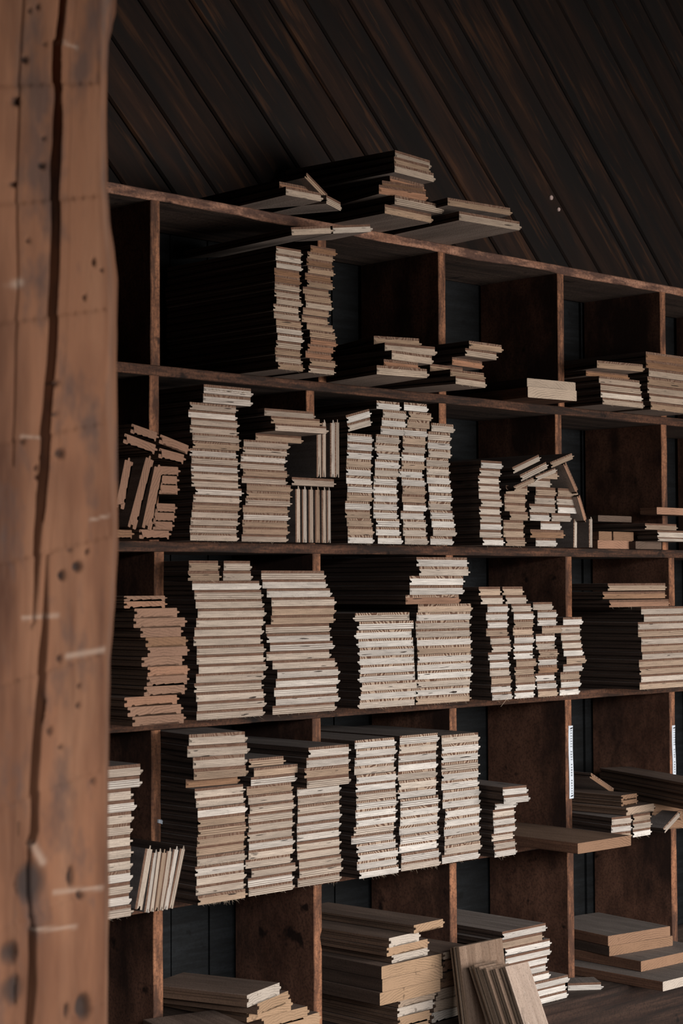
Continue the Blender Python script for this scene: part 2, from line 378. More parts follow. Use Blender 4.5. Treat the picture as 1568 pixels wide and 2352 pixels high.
# ---------------------------------------------------------------- foreground post
def hewn_post():
    """hand-hewn timber post: wavy waned corner, long drying checks, a knot, axe and saw marks"""
    PX = lambda x: -1.008-(275-x)*.0005055
    PZ = lambda y: .597-.000438*y
    def curve(pts):
        P = sorted((PZ(y), PX(x)) for x, y in pts)
        def f(z):
            if z <= P[0][0]: return P[0][1]
            if z >= P[-1][0]: return P[-1][1]
            for (a, b), (c, d) in zip(P, P[1:]):
                if a <= z <= c:
                    t = (z-a)/(c-a); t = t*t*(3-2*t)*.5+t*.5; return b+(d-b)*t
        return f
    edge = curve([(285,-200),(272,0),(262,40),(252,85),(248,150),(248,300),(250,420),(256,500),(268,580),(275,640),(274,750),(273,900),(275,1050),(276,1180),(275,1260),(270,1370),(262,1450),(256,1540),(254,1620),(251,1750),(252,1900),(253,2050),(250,2200),(248,2352),(250,2600)])
    cham = curve([(225,-200),(228,0),(228,200),(226,420),(232,560),(240,640),(245,750),(240,950),(250,1120),(258,1240),(250,1400),(243,1480),(240,1700),(238,2000),(240,2352),(240,2600)])
    ca = curve([(150,-100),(142,0),(136,60),(130,122),(125,140),(126,300),(120,480),(118,640),(113,800),(103,980),(98,1080),(90,1180),(82,1250),(76,1340),(70,1430)])
    cb = curve([(101,1290),(97,1430),(91,1520),(85,1600),(78,1700),(74,1800),(72,1895),(60,1930),(62,2000),(66,2120),(68,2230),(62,2352),(60,2600)])
    cs = curve([(47,0),(40,160),(35,300),(32,420),(29,560),(32,700),(26,820),(28,1000),(25,1080)])
    def ra(z):  # half width of the main check
        y = (.597-z)/.000438
        if y > 1440: return 0
        return .0040 if y < 130 else (.0056 if y < 1150 else .0056*(1440-y)/290+.0003)
    def rb(z):
        y = (.597-z)/.000438
        if y < 1290: return 0
        return min(.0048, .0003+(y-1290)/50000) if y < 1925 else (.0016 if y < 2100 else .0046)
    def rs(z):
        y = (.597-z)/.000438
        return .0008 if y < 1100 else 0
    zs = []; z = -1.5
    while z < -.47: zs.append(z); z += .03
    z = -.47
    while z < .64: zs.append(z); z += .0026
    while z < 3.2: zs.append(z); z += .04
    zs.append(3.2)
    dark = [(62,2005,34,46),(30,288,7,11),(50,190,8,8),(60,78,4,5),(78,65,4,5),(96,145,4,5),(28,473,4,5),(55,595,5,5),(93,360,5,4),(210,622,4,9),(230,637,4,4),(190,705,4,5),(122,905,5,6),(122,975,6,5),(92,1073,7,10),(78,1098,4,5),(80,1118,5,6),(172,1315,11,12),(136,1335,8,11),(195,1283,4,7),(155,1278,4,5),(46,1042,4,5),(63,1445,4,9),(130,1520,6,8),(135,1062,9,12),(175,1583,4,5),(174,1628,5,6),(108,1680,5,10),(135,1716,6,4),(211,1800,5,7),(157,2005,6,24),(190,2300,16,30),(180,2050,6,10),(150,2300,5,16),(20,2230,22,34),(14,2150,16,30),(245,370,3,6),(2,410,4,9),(90,420,9,6)]
    pale = [(130,128,175,135,4),(45,1028,85,1030,4),(205,1210,265,1195,3),(45,1428,125,1424,5),(150,1515,245,1503,7),(20,700,36,690,10),(70,1925,92,1965,9),(120,2035,230,2040,5),(70,2110,170,2118,4)]
    warm = [(160,1120,60,60),(95,1880,50,60),(200,880,40,70),(40,380,40,50),(60,1700,60,80),(120,2200,70,60),(210,1330,30,40),(30,900,30,60)]
    bm = bmesh.new(); cl = bm.verts.layers.float_color.new('mark')
    XLp = -1.32; YF = -1.2; rows = []
    for z in zs:
        A, B, S = ca(z), cb(z), cs(z); y = (.597-z)/.000438
        wa, wb, ws = ra(z), rb(z), rs(z)
        wob = 1+.35*noise.noise((0, 0, z*30)); wa *= wob; wb *= wob
        if y < 1290: B = max(B, A+.016)
        if y > 1440: A = B-.014
        E_, Cc = edge(z), cham(z)
        cols = []
        def seg(a, b, n):
            for i in range(n): cols.append((a+(b-a)*i/n, 0))
        def crack(c, w_, dep):
            e = .0009
            cols.extend([(c-w_-e, 0), (c-w_, .12 if w_ else 0), (c-w_*.82, .85 if w_ else 0), (c, 1 if w_ else 0), (c+w_*.82, .85 if w_ else 0), (c+w_, .12 if w_ else 0), (c+w_+e, 0)])
        seg(XLp, S-.003, 22); i0 = len(cols); crack(S, ws, 1); i1 = len(cols)
        seg(S+.004, A-.006, 20); i2 = len(cols); crack(A, wa, 1); i3 = len(cols)
        seg(A+.0055, B-.0055, 6); i4 = len(cols); crack(B, wb, 1); i5 = len(cols)
        seg(B+.006, Cc, 34); i6 = len(cols)
        row = []
        for j, (x, cd) in enumerate(cols):
            dep = 0
            if i0 <= j < i1: dep = cd*.004
            elif i2 <= j < i3: dep = cd*.04
            elif i4 <= j < i5: dep = cd*.035
            px = 275+(x+1.008)/.0005055
            n1 = noise.noise((x*9, 0, z*5))*.0035+noise.noise((x*40, 3, z*11))*.0012
            # shallow axe scallops with a small step between them
            sc = ((y+px*.25) % 262)/262; n1 += (sc**2)*.0024
            mk = [0, 0, 0]
            if -30 < y < 2500 and px > -30:
                for (dx, dy, rx, ry) in dark:
                    q = ((px-dx)/rx)**2+((y-dy)/ry)**2
                    if q < 3:
                        v = max(0, min(1, 1.35-q)); mk[0] = max(mk[0], v)
                        dep += v*(.006 if rx < 20 else .003)
                for p in pale:
                    if len(p) == 5 and p[3] > 0:
                        x0_, y0_, x1_, y1_, wd = p
                        if x0_ == 40 and y0_ == 2: continue
                        dx = x1_-x0_; dy = y1_-y0_; t = max(0, min(1, ((px-x0_)*dx+(y-y0_)*dy)/(dx*dx+dy*dy)))
                        q = math.hypot(px-x0_-t*dx, y-y0_-t*dy)/wd
                        if q < 1.3: mk[1] = max(mk[1], min(1, 1.3-q)); dep += .0012*max(0, 1-q)
                for (dx, dy, rx, ry) in warm:
                    q = ((px-dx)/rx)**2+((y-dy)/ry)**2
                    if q < 1.5: mk[2] = max(mk[2], max(0, 1-q/1.5)*.8)
            v = bm.verts.new((x, YF+n1+dep, z)); v[cl] = (mk[0], mk[1], mk[2], 1); row.append(v)
        # waned corner: a facet that turns away to the right, then the flank
        for t, (fx, fy) in enumerate(((.0, .0015), (.2, .004), (.45, .009), (.7, .015), (.9, .022), (1.0, .032))):
            x = Cc+(E_-Cc)*fx+fy*.68+noise.noise((t, z*22, 5))*.0012*(t < 5)
            v = bm.verts.new((x, YF+fy+noise.noise((t*3, z*14, 2))*.002, z)); v[cl] = (0, .15 if t in (1, 2) else 0, 0, 1); row.append(v)  # facet tinted paler, painting in the light it catches
        for x, yy in ((E_+.022, -1.10), (E_+.015, -.93), (XLp, -.93)):
            v = bm.verts.new((x, yy, z)); v[cl] = (0, 0, 0, 1); row.append(v)
        rows.append(row)
    for a, b in zip(rows, rows[1:]):
        n = len(a)
        for j in range(n):
            k = (j+1) % n
            f = bm.faces.new((a[j], a[k], b[k], b[j])); f.smooth = True
    bm.faces.new(rows[0][::-1]); bm.faces.new(rows[-1])
    o = link('timber_post', mesh('timber_post', bm, [POST_M]))
    tag(o, 'large hand-hewn brown timber post with a long vertical crack, in the foreground left', 'post')
hewn_post()

# pale round spots modelled as small discs on the diagonal wall boards
for x, z, r, lab in ((1.4651, .9733, .0062, 'pale round plug on the diagonal wall boards, upper of two'), (1.4941, .9476, .0052, 'pale round plug on the diagonal wall boards, lower of two')):
    bm = bmesh.new(); N = 14
    ring = [[bm.verts.new((r*s_*math.cos(2*PI*i/N)*(1+.08*math.sin(i*2.3)), yy, r*s_*math.sin(2*PI*i/N))) for i in range(N)] for s_, yy in ((1, .012), (1, 0), (.8, -.0015))]
    for a, b in zip(ring, ring[1:]):
        for i in range(N): bm.faces.new((a[i], a[(i+1) % N], b[(i+1) % N], b[i]))
    bm.faces.new(ring[-1]); bm.faces.new(ring[0][::-1]); bm.normal_update()
    bmesh.ops.recalc_face_normals(bm, faces=bm.faces[:])
    o = link('wall_disc', mesh('wall_disc', bm, [DISC]), loc=(x, .2415, z)); tag(o, lab, 'disc')


# each board: x, y, z, yaw, roll, width, thickness, length, end colour, striping, mirrored, label, pitch
BOARDS=[  # end colours in the left bins are darkened to paint the post's shade
('plywood floorboards piled on top of the rack','wide',[
(0.5427, -0.1386, 0.7395, 0.0259, 0, 0.1451, 0.0184, 0.36, [0.369, 0.249, 0.165], 0.3, 0, 'tan floorboard lowest in tallest pile on top shelf', 0),
(0.5592, -0.1518, 0.7585, 0.0049, 0, 0.1462, 0.0184, 0.374, [0.457, 0.357, 0.272], 0.3, 0, 'pale floorboard second from bottom, pale underside showing in tallest pile on top shelf', 0),
(0.5202, -0.1449, 0.7775, -0.1353, 0, 0.1261, 0.0184, 0.363, [0.35, 0.178, 0.105], 0.3, 0, 'reddish-brown floorboard third from bottom in tallest pile on top shelf', 0),
(0.5508, -0.1164, 0.7965, -0.1623, 0, 0.1092, 0.0184, 0.335, [0.23, 0.122, 0.066], 0.3, 0, 'brown floorboard thin, fourth from bottom in tallest pile on top shelf', 0),
(0.5979, -0.0836, 0.8155, 0.0822, 0, 0.1186, 0.0184, 0.303, [0.344, 0.175, 0.103], 0.3, 0, 'reddish-brown floorboard fourth from top, set far back in tallest pile on top shelf', 0),
(0.5909, -0.1107, 0.8345, 0.0684, 0, 0.1318, 0.0184, 0.33, [0.474, 0.37, 0.282], 0.3, 0, 'pale floorboard third from top, jutting right in tallest pile on top shelf', 0),
(0.5998, -0.0949, 0.8535, 0.0793, 0, 0.1202, 0.0184, 0.314, [0.353, 0.238, 0.158], 0.3, 0, 'tan floorboard second from top in tallest pile on top shelf', 0),
(0.6236, -0.0752, 0.8725, 0.1223, 0, 0.1275, 0.0184, 0.293, [0.485, 0.379, 0.289], 0.3, 0, 'pale floorboard topmost in tallest pile on top shelf', 0),
(0.7188, -0.2022, 0.7395, -0.0765, 0, 0.1808, 0.0185, 0.42, [0.449, 0.35, 0.267], 0.3, 0, 'wide pale floorboard lying furthest right on top shelf', 0),
(0.6941, -0.196, 0.768, -0.1071, 0, 0.1803, 0.0155, 0.412, [0.376, 0.254, 0.168], 0.3, 0, 'narrower gap-raised floorboard above rightmost board on top shelf', 0),
(0.2572, -0.1345, 0.7395, -0.024, 0, 0.095, 0.0165, 0.356, [0.451, 0.352, 0.269], 0.3, 0, 'dark-sided floorboard on top shelf, left of the tilted board', 0),
(0.276, -0.1001, 0.7565, -0.0178, 0, 0.105, 0.0165, 0.322, [0.32, 0.163, 0.096], 0.3, 0, 'reddish floorboard, upper of two left of the tilted board on top shelf', 0),
(0.3575, -0.1119, 0.7395, 0.4241, 0, 0.0811, 0.017, 0.349, [0.479, 0.374, 0.285], 0.3, 0, 'small skewed floorboard under the tilted board on top shelf', 0),
(0.3002, -0.12, 0.7661, 0, -0.5501, 0.0692, 0.012, 0.33, [0.4, 0.27, 0.179], 0.3, 0, 'floorboard tilted steeply against the tall pile on top shelf', 0),
]),
('narrow floorboards in the two tall columns under the top shelf','narrow',[
(0.2487, -0.1049, 0.4127, 0.0027, 0, 0.0696, 0.0133, 0.326, [0.385, 0.26, 0.172], 0.3, 0, 'tan narrow plywood floorboard, lowest, in left of two tall columns, top row', 0),
(0.2476, -0.0997, 0.4265, -0.0095, 0, 0.0696, 0.0133, 0.321, [0.456, 0.356, 0.271], 0.3, 0, 'pale narrow plywood floorboard, second from bottom, in left of two tall columns, top row', 0),
(0.2432, -0.1027, 0.4402, 0.0015, 0, 0.0696, 0.0133, 0.324, [0.399, 0.27, 0.178], 0.3, 0, 'tan narrow plywood floorboard, third from bottom, in left of two tall columns, top row', 0),
(0.2459, -0.1024, 0.454, 0.0029, 0, 0.0696, 0.0133, 0.324, [0.453, 0.354, 0.27], 0.3, 0, 'pale narrow plywood floorboard, fourth from bottom, in left of two tall columns, top row', 0),
(0.2499, -0.1025, 0.4678, 0.0025, 0, 0.0696, 0.0133, 0.324, [0.606, 0.515, 0.427], 0.3, 0, 'white-edged narrow plywood floorboard, fifth from bottom, in left of two tall columns, top row', 0),
(0.2457, -0.1043, 0.4816, 0.0018, 0, 0.0696, 0.0133, 0.326, [0.576, 0.489, 0.406], 0.3, 0, 'white-edged narrow plywood floorboard, sixth from bottom, in left of two tall columns, top row', 0),
(0.2437, -0.1052, 0.4953, 0.0059, 0, 0.0696, 0.0133, 0.326, [0.385, 0.26, 0.172], 0.3, 0, 'tan narrow plywood floorboard, seventh from bottom, in left of two tall columns, top row', 0),
(0.2426, -0.1004, 0.5091, 0.0048, 0, 0.0696, 0.0133, 0.322, [0.493, 0.385, 0.293], 0.3, 0, 'pale narrow plywood floorboard, eighth from bottom, in left of two tall columns, top row', 0),
(0.239, -0.1029, 0.5229, -0.007, 0, 0.0696, 0.0133, 0.324, [0.458, 0.357, 0.272], 0.3, 0, 'pale narrow plywood floorboard, ninth from bottom, in left of two tall columns, top row', 0),
(0.2439, -0.1062, 0.5366, 0.0035, 0, 0.0696, 0.0133, 0.327, [0.489, 0.382, 0.291], 0.3, 0, 'pale narrow plywood floorboard, eighth from top, in left of two tall columns, top row', 0),
(0.2438, -0.1008, 0.5504, -0.0033, 0, 0.0696, 0.0133, 0.322, [0.492, 0.384, 0.293], 0.3, 0, 'pale narrow plywood floorboard, seventh from top, in left of two tall columns, top row', 0),
(0.2422, -0.1033, 0.5642, 0.0071, 0, 0.0696, 0.0133, 0.324, [0.482, 0.377, 0.287], 0.3, 0, 'pale narrow plywood floorboard, sixth from top, in left of two tall columns, top row', 0),
(0.2403, -0.1061, 0.578, 0.0042, 0, 0.0696, 0.0133, 0.327, [0.25, 0.132, 0.072], 0.3, 0, 'brown narrow plywood floorboard, fifth from top, in left of two tall columns, top row', 0),
(0.2413, -0.1034, 0.5917, 0.0045, 0, 0.0696, 0.0133, 0.325, [0.241, 0.127, 0.069], 0.3, 0, 'brown narrow plywood floorboard, fourth from top, in left of two tall columns, top row', 0),
(0.2461, -0.104, 0.6055, 0.0023, 0, 0.0696, 0.0133, 0.325, [0.547, 0.465, 0.385], 0.3, 0, 'white-edged narrow plywood floorboard, third from top, in left of two tall columns, top row', 0),
(0.2432, -0.1056, 0.6193, -0.0053, 0, 0.0696, 0.0133, 0.327, [0.628, 0.534, 0.442], 0.3, 0, 'white-edged narrow plywood floorboard, second from top, in left of two tall columns, top row', 0),
(0.2445, -0.1053, 0.6331, -0.0021, 0, 0.0696, 0.0133, 0.327, [0.514, 0.402, 0.306], 0.3, 0, 'pale narrow plywood floorboard, topmost, in left of two tall columns, top row', 0),
(0.3344, -0.1005, 0.4127, -0.0046, 0, 0.0735, 0.0133, 0.322, [0.522, 0.408, 0.311], 0.3, 0, 'pale narrow plywood floorboard, lowest, in right of two tall columns, top row', 0),
(0.3346, -0.1038, 0.4265, -0.0056, 0, 0.0735, 0.0133, 0.325, [0.36, 0.243, 0.161], 0.3, 0, 'tan narrow plywood floorboard, second from bottom, in right of two tall columns, top row', 0),
(0.3225, -0.1049, 0.4403, -0.0003, 0, 0.0735, 0.0133, 0.326, [0.325, 0.165, 0.097], 0.3, 0, 'reddish-brown narrow plywood floorboard, third from bottom, in right of two tall columns, top row', 0),
(0.3276, -0.1055, 0.4541, 0.0007, 0, 0.0735, 0.0133, 0.327, [0.346, 0.176, 0.104], 0.3, 0, 'reddish-brown narrow plywood floorboard, fourth from bottom, in right of two tall columns, top row', 0),
(0.3388, -0.1017, 0.468, 0.0003, 0, 0.0735, 0.0133, 0.323, [0.35, 0.178, 0.105], 0.3, 0, 'reddish-brown narrow plywood floorboard, fifth from bottom, in right of two tall columns, top row', 0),
(0.3353, -0.1033, 0.4818, 0.0078, 0, 0.0735, 0.0133, 0.324, [0.398, 0.269, 0.178], 0.3, 0, 'tan narrow plywood floorboard, sixth from bottom, in right of two tall columns, top row', 0),
(0.3276, -0.1037, 0.4956, -0.0083, 0, 0.0735, 0.0133, 0.325, [0.374, 0.253, 0.167], 0.3, 0, 'tan narrow plywood floorboard, seventh from bottom, in right of two tall columns, top row', 0),
(0.318, -0.0996, 0.5094, -0.0012, 0, 0.0735, 0.0133, 0.321, [0.37, 0.25, 0.166], 0.3, 0, 'tan narrow plywood floorboard, eighth from bottom, in right of two tall columns, top row', 0),
(0.3149, -0.1065, 0.5232, -0.0073, 0, 0.0735, 0.0133, 0.328, [0.407, 0.275, 0.182], 0.3, 0, 'tan narrow plywood floorboard, ninth from bottom, in right of two tall columns, top row', 0),
(0.3231, -0.106, 0.537, -0.0061, 0, 0.0735, 0.0133, 0.327, [0.457, 0.357, 0.272], 0.3, 0, 'pale narrow plywood floorboard, ninth from top, in right of two tall columns, top row', 0),
(0.3224, -0.1041, 0.5509, -0.0028, 0, 0.0735, 0.0133, 0.325, [0.357, 0.241, 0.159], 0.3, 0, 'tan narrow plywood floorboard, eighth from top, in right of two tall columns, top row', 0),
(0.3211, -0.0997, 0.5647, -0.0004, 0, 0.0735, 0.0133, 0.321, [0.355, 0.24, 0.159], 0.3, 0, 'tan narrow plywood floorboard, seventh from top, in right of two tall columns, top row', 0),
(0.3283, -0.1041, 0.5785, -0.0049, 0, 0.0735, 0.0133, 0.325, [0.359, 0.243, 0.161], 0.3, 0, 'tan narrow plywood floorboard, sixth from top, in right of two tall columns, top row', 0),
(0.3269, -0.0998, 0.5923, 0.0006, 0, 0.0735, 0.0133, 0.321, [0.255, 0.134, 0.073], 0.3, 0, 'brown narrow plywood floorboard, fifth from top, in right of two tall columns, top row', 0),
(0.3333, -0.1012, 0.6061, -0.0042, 0, 0.0735, 0.0133, 0.322, [0.402, 0.272, 0.18], 0.3, 0, 'tan narrow plywood floorboard, fourth from top, in right of two tall columns, top row', 0),
(0.3264, -0.1047, 0.6199, -0.0028, 0, 0.0735, 0.0133, 0.326, [0.241, 0.127, 0.069], 0.3, 0, 'brown narrow plywood floorboard, third from top, in right of two tall columns, top row', 0),
(0.3307, -0.1027, 0.6338, 0.0001, 0, 0.0735, 0.0133, 0.324, [0.363, 0.245, 0.162], 0.3, 0, 'tan narrow plywood floorboard, second from top, in right of two tall columns, top row', 0),
(0.3415, -0.0996, 0.6476, 0.0074, 0, 0.0735, 0.0133, 0.321, [0.26, 0.137, 0.075], 0.3, 0, 'brown narrow plywood floorboard, topmost, in right of two tall columns, top row', 0),
]),
('loose floorboards lying across the two tall columns','wide',[
(0.289, -0.1232, 0.6764, -0.0349, 0.1571, 0.107, 0.015, 0.335, [0.503, 0.393, 0.299], 0.2, 0, 'pale-edged floorboard, left of two jutting over the tall columns', 0),
(0.3951, -0.1269, 0.6932, -0.0349, 0.1571, 0.107, 0.015, 0.115, [0.563, 0.478, 0.397], 0.2, 0, 'white-edged floorboard, right of two jutting over the tall columns', 0),
]),
('loose pile of wide floorboards in the top row, left pile','wide',[
(0.4807, -0.1781, 0.4125, -0.1596, 0, 0.1292, 0.018, 0.399, [0.486, 0.38, 0.289], 0.3, 0, 'lowest pale floorboard in low pile right of tall columns, top row', 0),
(0.5163, -0.141, 0.431, -0.0502, 0, 0.1005, 0.018, 0.362, [0.334, 0.17, 0.1], 0.3, 0, 'second from bottom reddish-brown floorboard in low pile right of tall columns, top row', 0),
(0.5477, -0.1412, 0.4495, 0.0519, 0, 0.1308, 0.018, 0.361, [0.448, 0.35, 0.267], 0.3, 0, 'middle pale floorboard in low pile right of tall columns, top row', 0),
(0.5549, -0.1299, 0.468, -0.152, 0, 0.1334, 0.018, 0.347, [0.448, 0.35, 0.267], 0.3, 0, 'second from top pale floorboard in low pile right of tall columns, top row', 0),
(0.5518, -0.0958, 0.4865, -0.3176, 0, 0.1107, 0.018, 0.317, [0.367, 0.248, 0.164], 0.3, 0, 'topmost tan floorboard in low pile right of tall columns, top row', 0),
]),
('loose pile of wide floorboards in the top row, right pile','wide',[
(0.7146, -0.1493, 0.4125, 0.1103, 0, 0.112, 0.0163, 0.368, [0.466, 0.364, 0.277], 0.3, 0, 'lowest, jutting right board in low pile beneath middle divider of top row', 0),
(0.7253, -0.1312, 0.4293, 0.0081, 0, 0.112, 0.0163, 0.354, [0.392, 0.265, 0.175], 0.3, 0, 'second from bottom board in low pile beneath middle divider of top row', 0),
(0.7268, -0.0717, 0.4461, 0.0374, 0, 0.112, 0.0163, 0.294, [0.408, 0.275, 0.182], 0.3, 0, 'middle, furthest left board in low pile beneath middle divider of top row', 0),
(0.7799, -0.0827, 0.4629, 0.0857, 0, 0.112, 0.0163, 0.0769, [0.339, 0.173, 0.102], 0.3, 0, 'third from top board in low pile beneath middle divider of top row', 0),
(0.7881, -0.1143, 0.4797, 0.0496, 0, 0.112, 0.0163, 0.1105, [0.518, 0.405, 0.309], 0.3, 0, 'second from top, pale board in low pile beneath middle divider of top row', 0),
(0.8017, -0.1153, 0.4965, 0.0106, 0, 0.112, 0.0163, 0.1137, [0.41, 0.277, 0.183], 0.3, 0, 'topmost board in low pile beneath middle divider of top row', 0),
]),
('two thick pale timber blocks in the top row','plank',[
(1.0543, -0.0881, 0.4125, -0.1146, 0, 0.1504, 0.0235, 0.305, [0.52, 0.406, 0.309], 0, 0, 'lower thick pale block lying between bins of top row', 0),
(1.082, -0.0633, 0.4363, -0.0961, 0, 0.1535, 0.0225, 0.278, [0.474, 0.37, 0.282], 0, 0, 'upper thick pale block with dark knot at its end, top row', 0),
]),
('short stack of thick boards at the right of the top row','wide',[
(1.308, -0.0933, 0.4127, -0.0238, 0, 0.1567, 0.0158, 0.313, [0.483, 0.377, 0.288], 0.3, 0, 'pale wide plywood floorboard, lowest, in short right-hand stack, top row', 0),
(1.3054, -0.0905, 0.429, -0.0279, 0, 0.1567, 0.0158, 0.31, [0.617, 0.524, 0.435], 0.3, 0, 'white-edged wide plywood floorboard, second from bottom, in short right-hand stack, top row', 0),
(1.3035, -0.0902, 0.4453, -0.0089, 0, 0.1567, 0.0158, 0.311, [0.483, 0.377, 0.287], 0.3, 0, 'pale wide plywood floorboard, third from bottom, in short right-hand stack, top row', 0),
(1.3009, -0.0892, 0.4616, -0.021, 0, 0.1567, 0.0158, 0.309, [0.482, 0.376, 0.287], 0.3, 0, 'pale wide plywood floorboard, third from top, in short right-hand stack, top row', 0),
(1.2772, -0.0723, 0.478, -0.0786, 0, 0.15, 0.0125, 0.292, [0.257, 0.136, 0.074], 0.1, 0, 'dark thin board poking left from short right stack, top row', 0),
(1.2651, -0.1186, 0.4917, -0.1571, 0, 0.15, 0.017, 0.339, [0.355, 0.24, 0.159], 0.3, 0, 'tan board lying topmost on short right stack, top row', 0),
]),
('tall stack at the right edge of the top row','wide',[
(1.5022, -0.0865, 0.4127, 0.0425, 0, 0.1724, 0.0189, 0.3, [0.386, 0.26, 0.172], 0.3, 0, 'tan wide plywood floorboard, lowest, in rightmost stack, top row', 0),
(1.4983, -0.0889, 0.4321, 0.0023, 0, 0.1724, 0.0189, 0.3, [0.492, 0.384, 0.293], 0.3, 0, 'pale wide plywood floorboard, second from bottom, in rightmost stack, top row', 0),
(1.4953, -0.0869, 0.4515, -0.0072, 0, 0.1724, 0.0189, 0.3, [0.488, 0.381, 0.291], 0.3, 0, 'pale wide plywood floorboard, third from bottom, in rightmost stack, top row', 0),
(1.4929, -0.0879, 0.4709, 0.0047, 0, 0.1724, 0.0189, 0.3, [0.356, 0.24, 0.159], 0.3, 0, 'tan wide plywood floorboard, fourth from bottom, in rightmost stack, top row', 0),
(1.4916, -0.0925, 0.4903, 0.0102, 0, 0.1724, 0.0189, 0.3, [0.461, 0.36, 0.274], 0.3, 0, 'pale wide plywood floorboard, third from top, in rightmost stack, top row', 0),
(1.482, -0.0933, 0.5097, -0.006, 0, 0.1724, 0.0189, 0.3, [0.247, 0.131, 0.071], 0.3, 0, 'brown wide plywood floorboard, second from top, in rightmost stack, top row', 0),
(1.4838, -0.0912, 0.5291, 0.0009, 0, 0.1724, 0.0189, 0.3, [0.26, 0.137, 0.075], 0.3, 0, 'brown wide plywood floorboard, topmost, in rightmost stack, top row', 0),
]),
('grooved solid boards propped in the left bin of the second row','soft',[
(-0.1136, -0.112, 0.2645, 0, -0.2162, 0.0642, 0.0165, 0.3, [0.234, 0.131, 0.086], 0.3, 0, 'grooved board, upper left piece of slanting pair, left bin, second row', 0),
(-0.0456, -0.112, 0.2471, 0.0175, -0.2488, 0.0743, 0.0165, 0.3, [0.262, 0.146, 0.096], 0.3, 0, 'grooved board, upper right piece of slanting pair, left bin, second row', 0),
(-0.1234, -0.112, 0.2436, 0, -0.239, 0.0774, 0.0175, 0.3, [0.268, 0.149, 0.098], 0.3, 0, 'grooved board, lower left of slanting group, left bin, second row', 0),
(-0.051, -0.112, 0.2253, 0, -0.1642, 0.0634, 0.0175, 0.3, [0.259, 0.144, 0.095], 0.3, 0, 'grooved board, lower right of slanting group, left bin, second row', 0),
(-0.1449, -0.108, 0.1809, 0, 1.3291, 0.0921, 0.0185, 0.27, [0.265, 0.147, 0.097], 0.3, 0, 'steeply leaning grooved board nearest the timber post, second row', 0),
(-0.1086, -0.108, 0.1659, 0, 1.2515, 0.1361, 0.0185, 0.27, [0.253, 0.141, 0.093], 0.3, 0, 'slimmer leaning grooved board, second from the timber post, second row', 0),
(-0.08, -0.108, 0.1581, 0, 1.3143, 0.119, 0.0215, 0.27, [0.265, 0.148, 0.097], 0.3, 0, 'thick leaning grooved board beside the short boards, second row', 0),
(-0.0839, -0.106, 0.086, 0, 0, 0.073, 0.0163, 0.31, [0.267, 0.149, 0.098], 0.3, 0, 'grooved board lowest, flat on shelf, right of leaning boards, second row', 0),
(-0.0645, -0.106, 0.1011, 0, 0, 0.0496, 0.0163, 0.31, [0.237, 0.132, 0.087], 0.3, 0, 'grooved board second from bottom, right of leaning boards, second row', 0),
(-0.0633, -0.106, 0.1172, 0, 0, 0.0568, 0.0163, 0.31, [0.238, 0.133, 0.087], 0.3, 0, 'grooved board third from bottom, right of leaning boards, second row', 0),
(-0.0601, -0.106, 0.1333, 0, 0, 0.0541, 0.0163, 0.31, [0.252, 0.141, 0.093], 0.3, 0, 'grooved board third from top, right of leaning boards, second row', 0),
(-0.0522, -0.106, 0.1664, 0, 0, 0.0507, 0.0163, 0.31, [0.267, 0.149, 0.098], 0.3, 0, 'grooved board second from top, right of leaning boards, second row', 0),
(-0.0522, -0.106, 0.1831, 0, 0, 0.0472, 0.0163, 0.31, [0.263, 0.147, 0.097], 0.3, 0, 'grooved board just under top, right of leaning boards, second row', 0),
(-0.0516, -0.106, 0.1997, 0, 0, 0.0518, 0.0163, 0.31, [0.256, 0.143, 0.094], 0.3, 0, 'grooved board topmost, short, right of leaning boards, second row', 0),
(-0.1543, -0.104, 0.086, 0, 0, 0.05, 0.015, 0.27, [0.228, 0.122, 0.07], 0.3, 0, 'stub of grooved board low beside the timber post, second row', 0),
]),
('tall stack of wide floorboards in the second bin, second row','wide',[
(0.0948, -0.0595, 0.0862, 0.0025, 0, 0.1209, 0.0137, 0.281, [0.432, 0.342, 0.273], 0.3, 0, 'pale wide plywood floorboard, lowest, in tall stack, second bin, second row', 0),
(0.0956, -0.0569, 0.1004, 0.0012, 0, 0.1209, 0.0137, 0.278, [0.455, 0.36, 0.287], 0.3, 0, 'pale wide plywood floorboard, second from bottom, in tall stack, second bin, second row', 0),
(0.0965, -0.0592, 0.1147, -0.0096, 0, 0.1209, 0.0137, 0.28, [0.429, 0.34, 0.27], 0.3, 0, 'pale wide plywood floorboard, third from bottom, in tall stack, second bin, second row', 0),
(0.1015, -0.0552, 0.1289, 0.0086, 0, 0.1209, 0.0137, 0.276, [0.416, 0.33, 0.263], 0.3, 0, 'pale wide plywood floorboard, fourth from bottom, in tall stack, second bin, second row', 0),
(0.1033, -0.0563, 0.1431, -0.0063, 0, 0.1209, 0.0137, 0.277, [0.333, 0.228, 0.158], 0.3, 0, 'tan wide plywood floorboard, fifth from bottom, in tall stack, second bin, second row', 0),
(0.1037, -0.0572, 0.1573, 0.0092, 0, 0.1209, 0.0137, 0.278, [0.454, 0.36, 0.286], 0.3, 0, 'pale wide plywood floorboard, sixth from bottom, in tall stack, second bin, second row', 0),
(0.1077, -0.0587, 0.1716, 0.0012, 0, 0.1209, 0.0137, 0.28, [0.549, 0.473, 0.41], 0.3, 0, 'white-edged wide plywood floorboard, seventh from bottom, in tall stack, second bin, second row', 0),
(0.098, -0.0596, 0.1858, -0.0012, 0, 0.1209, 0.0137, 0.281, [0.44, 0.349, 0.277], 0.3, 0, 'pale wide plywood floorboard, eighth from bottom, in tall stack, second bin, second row', 0),
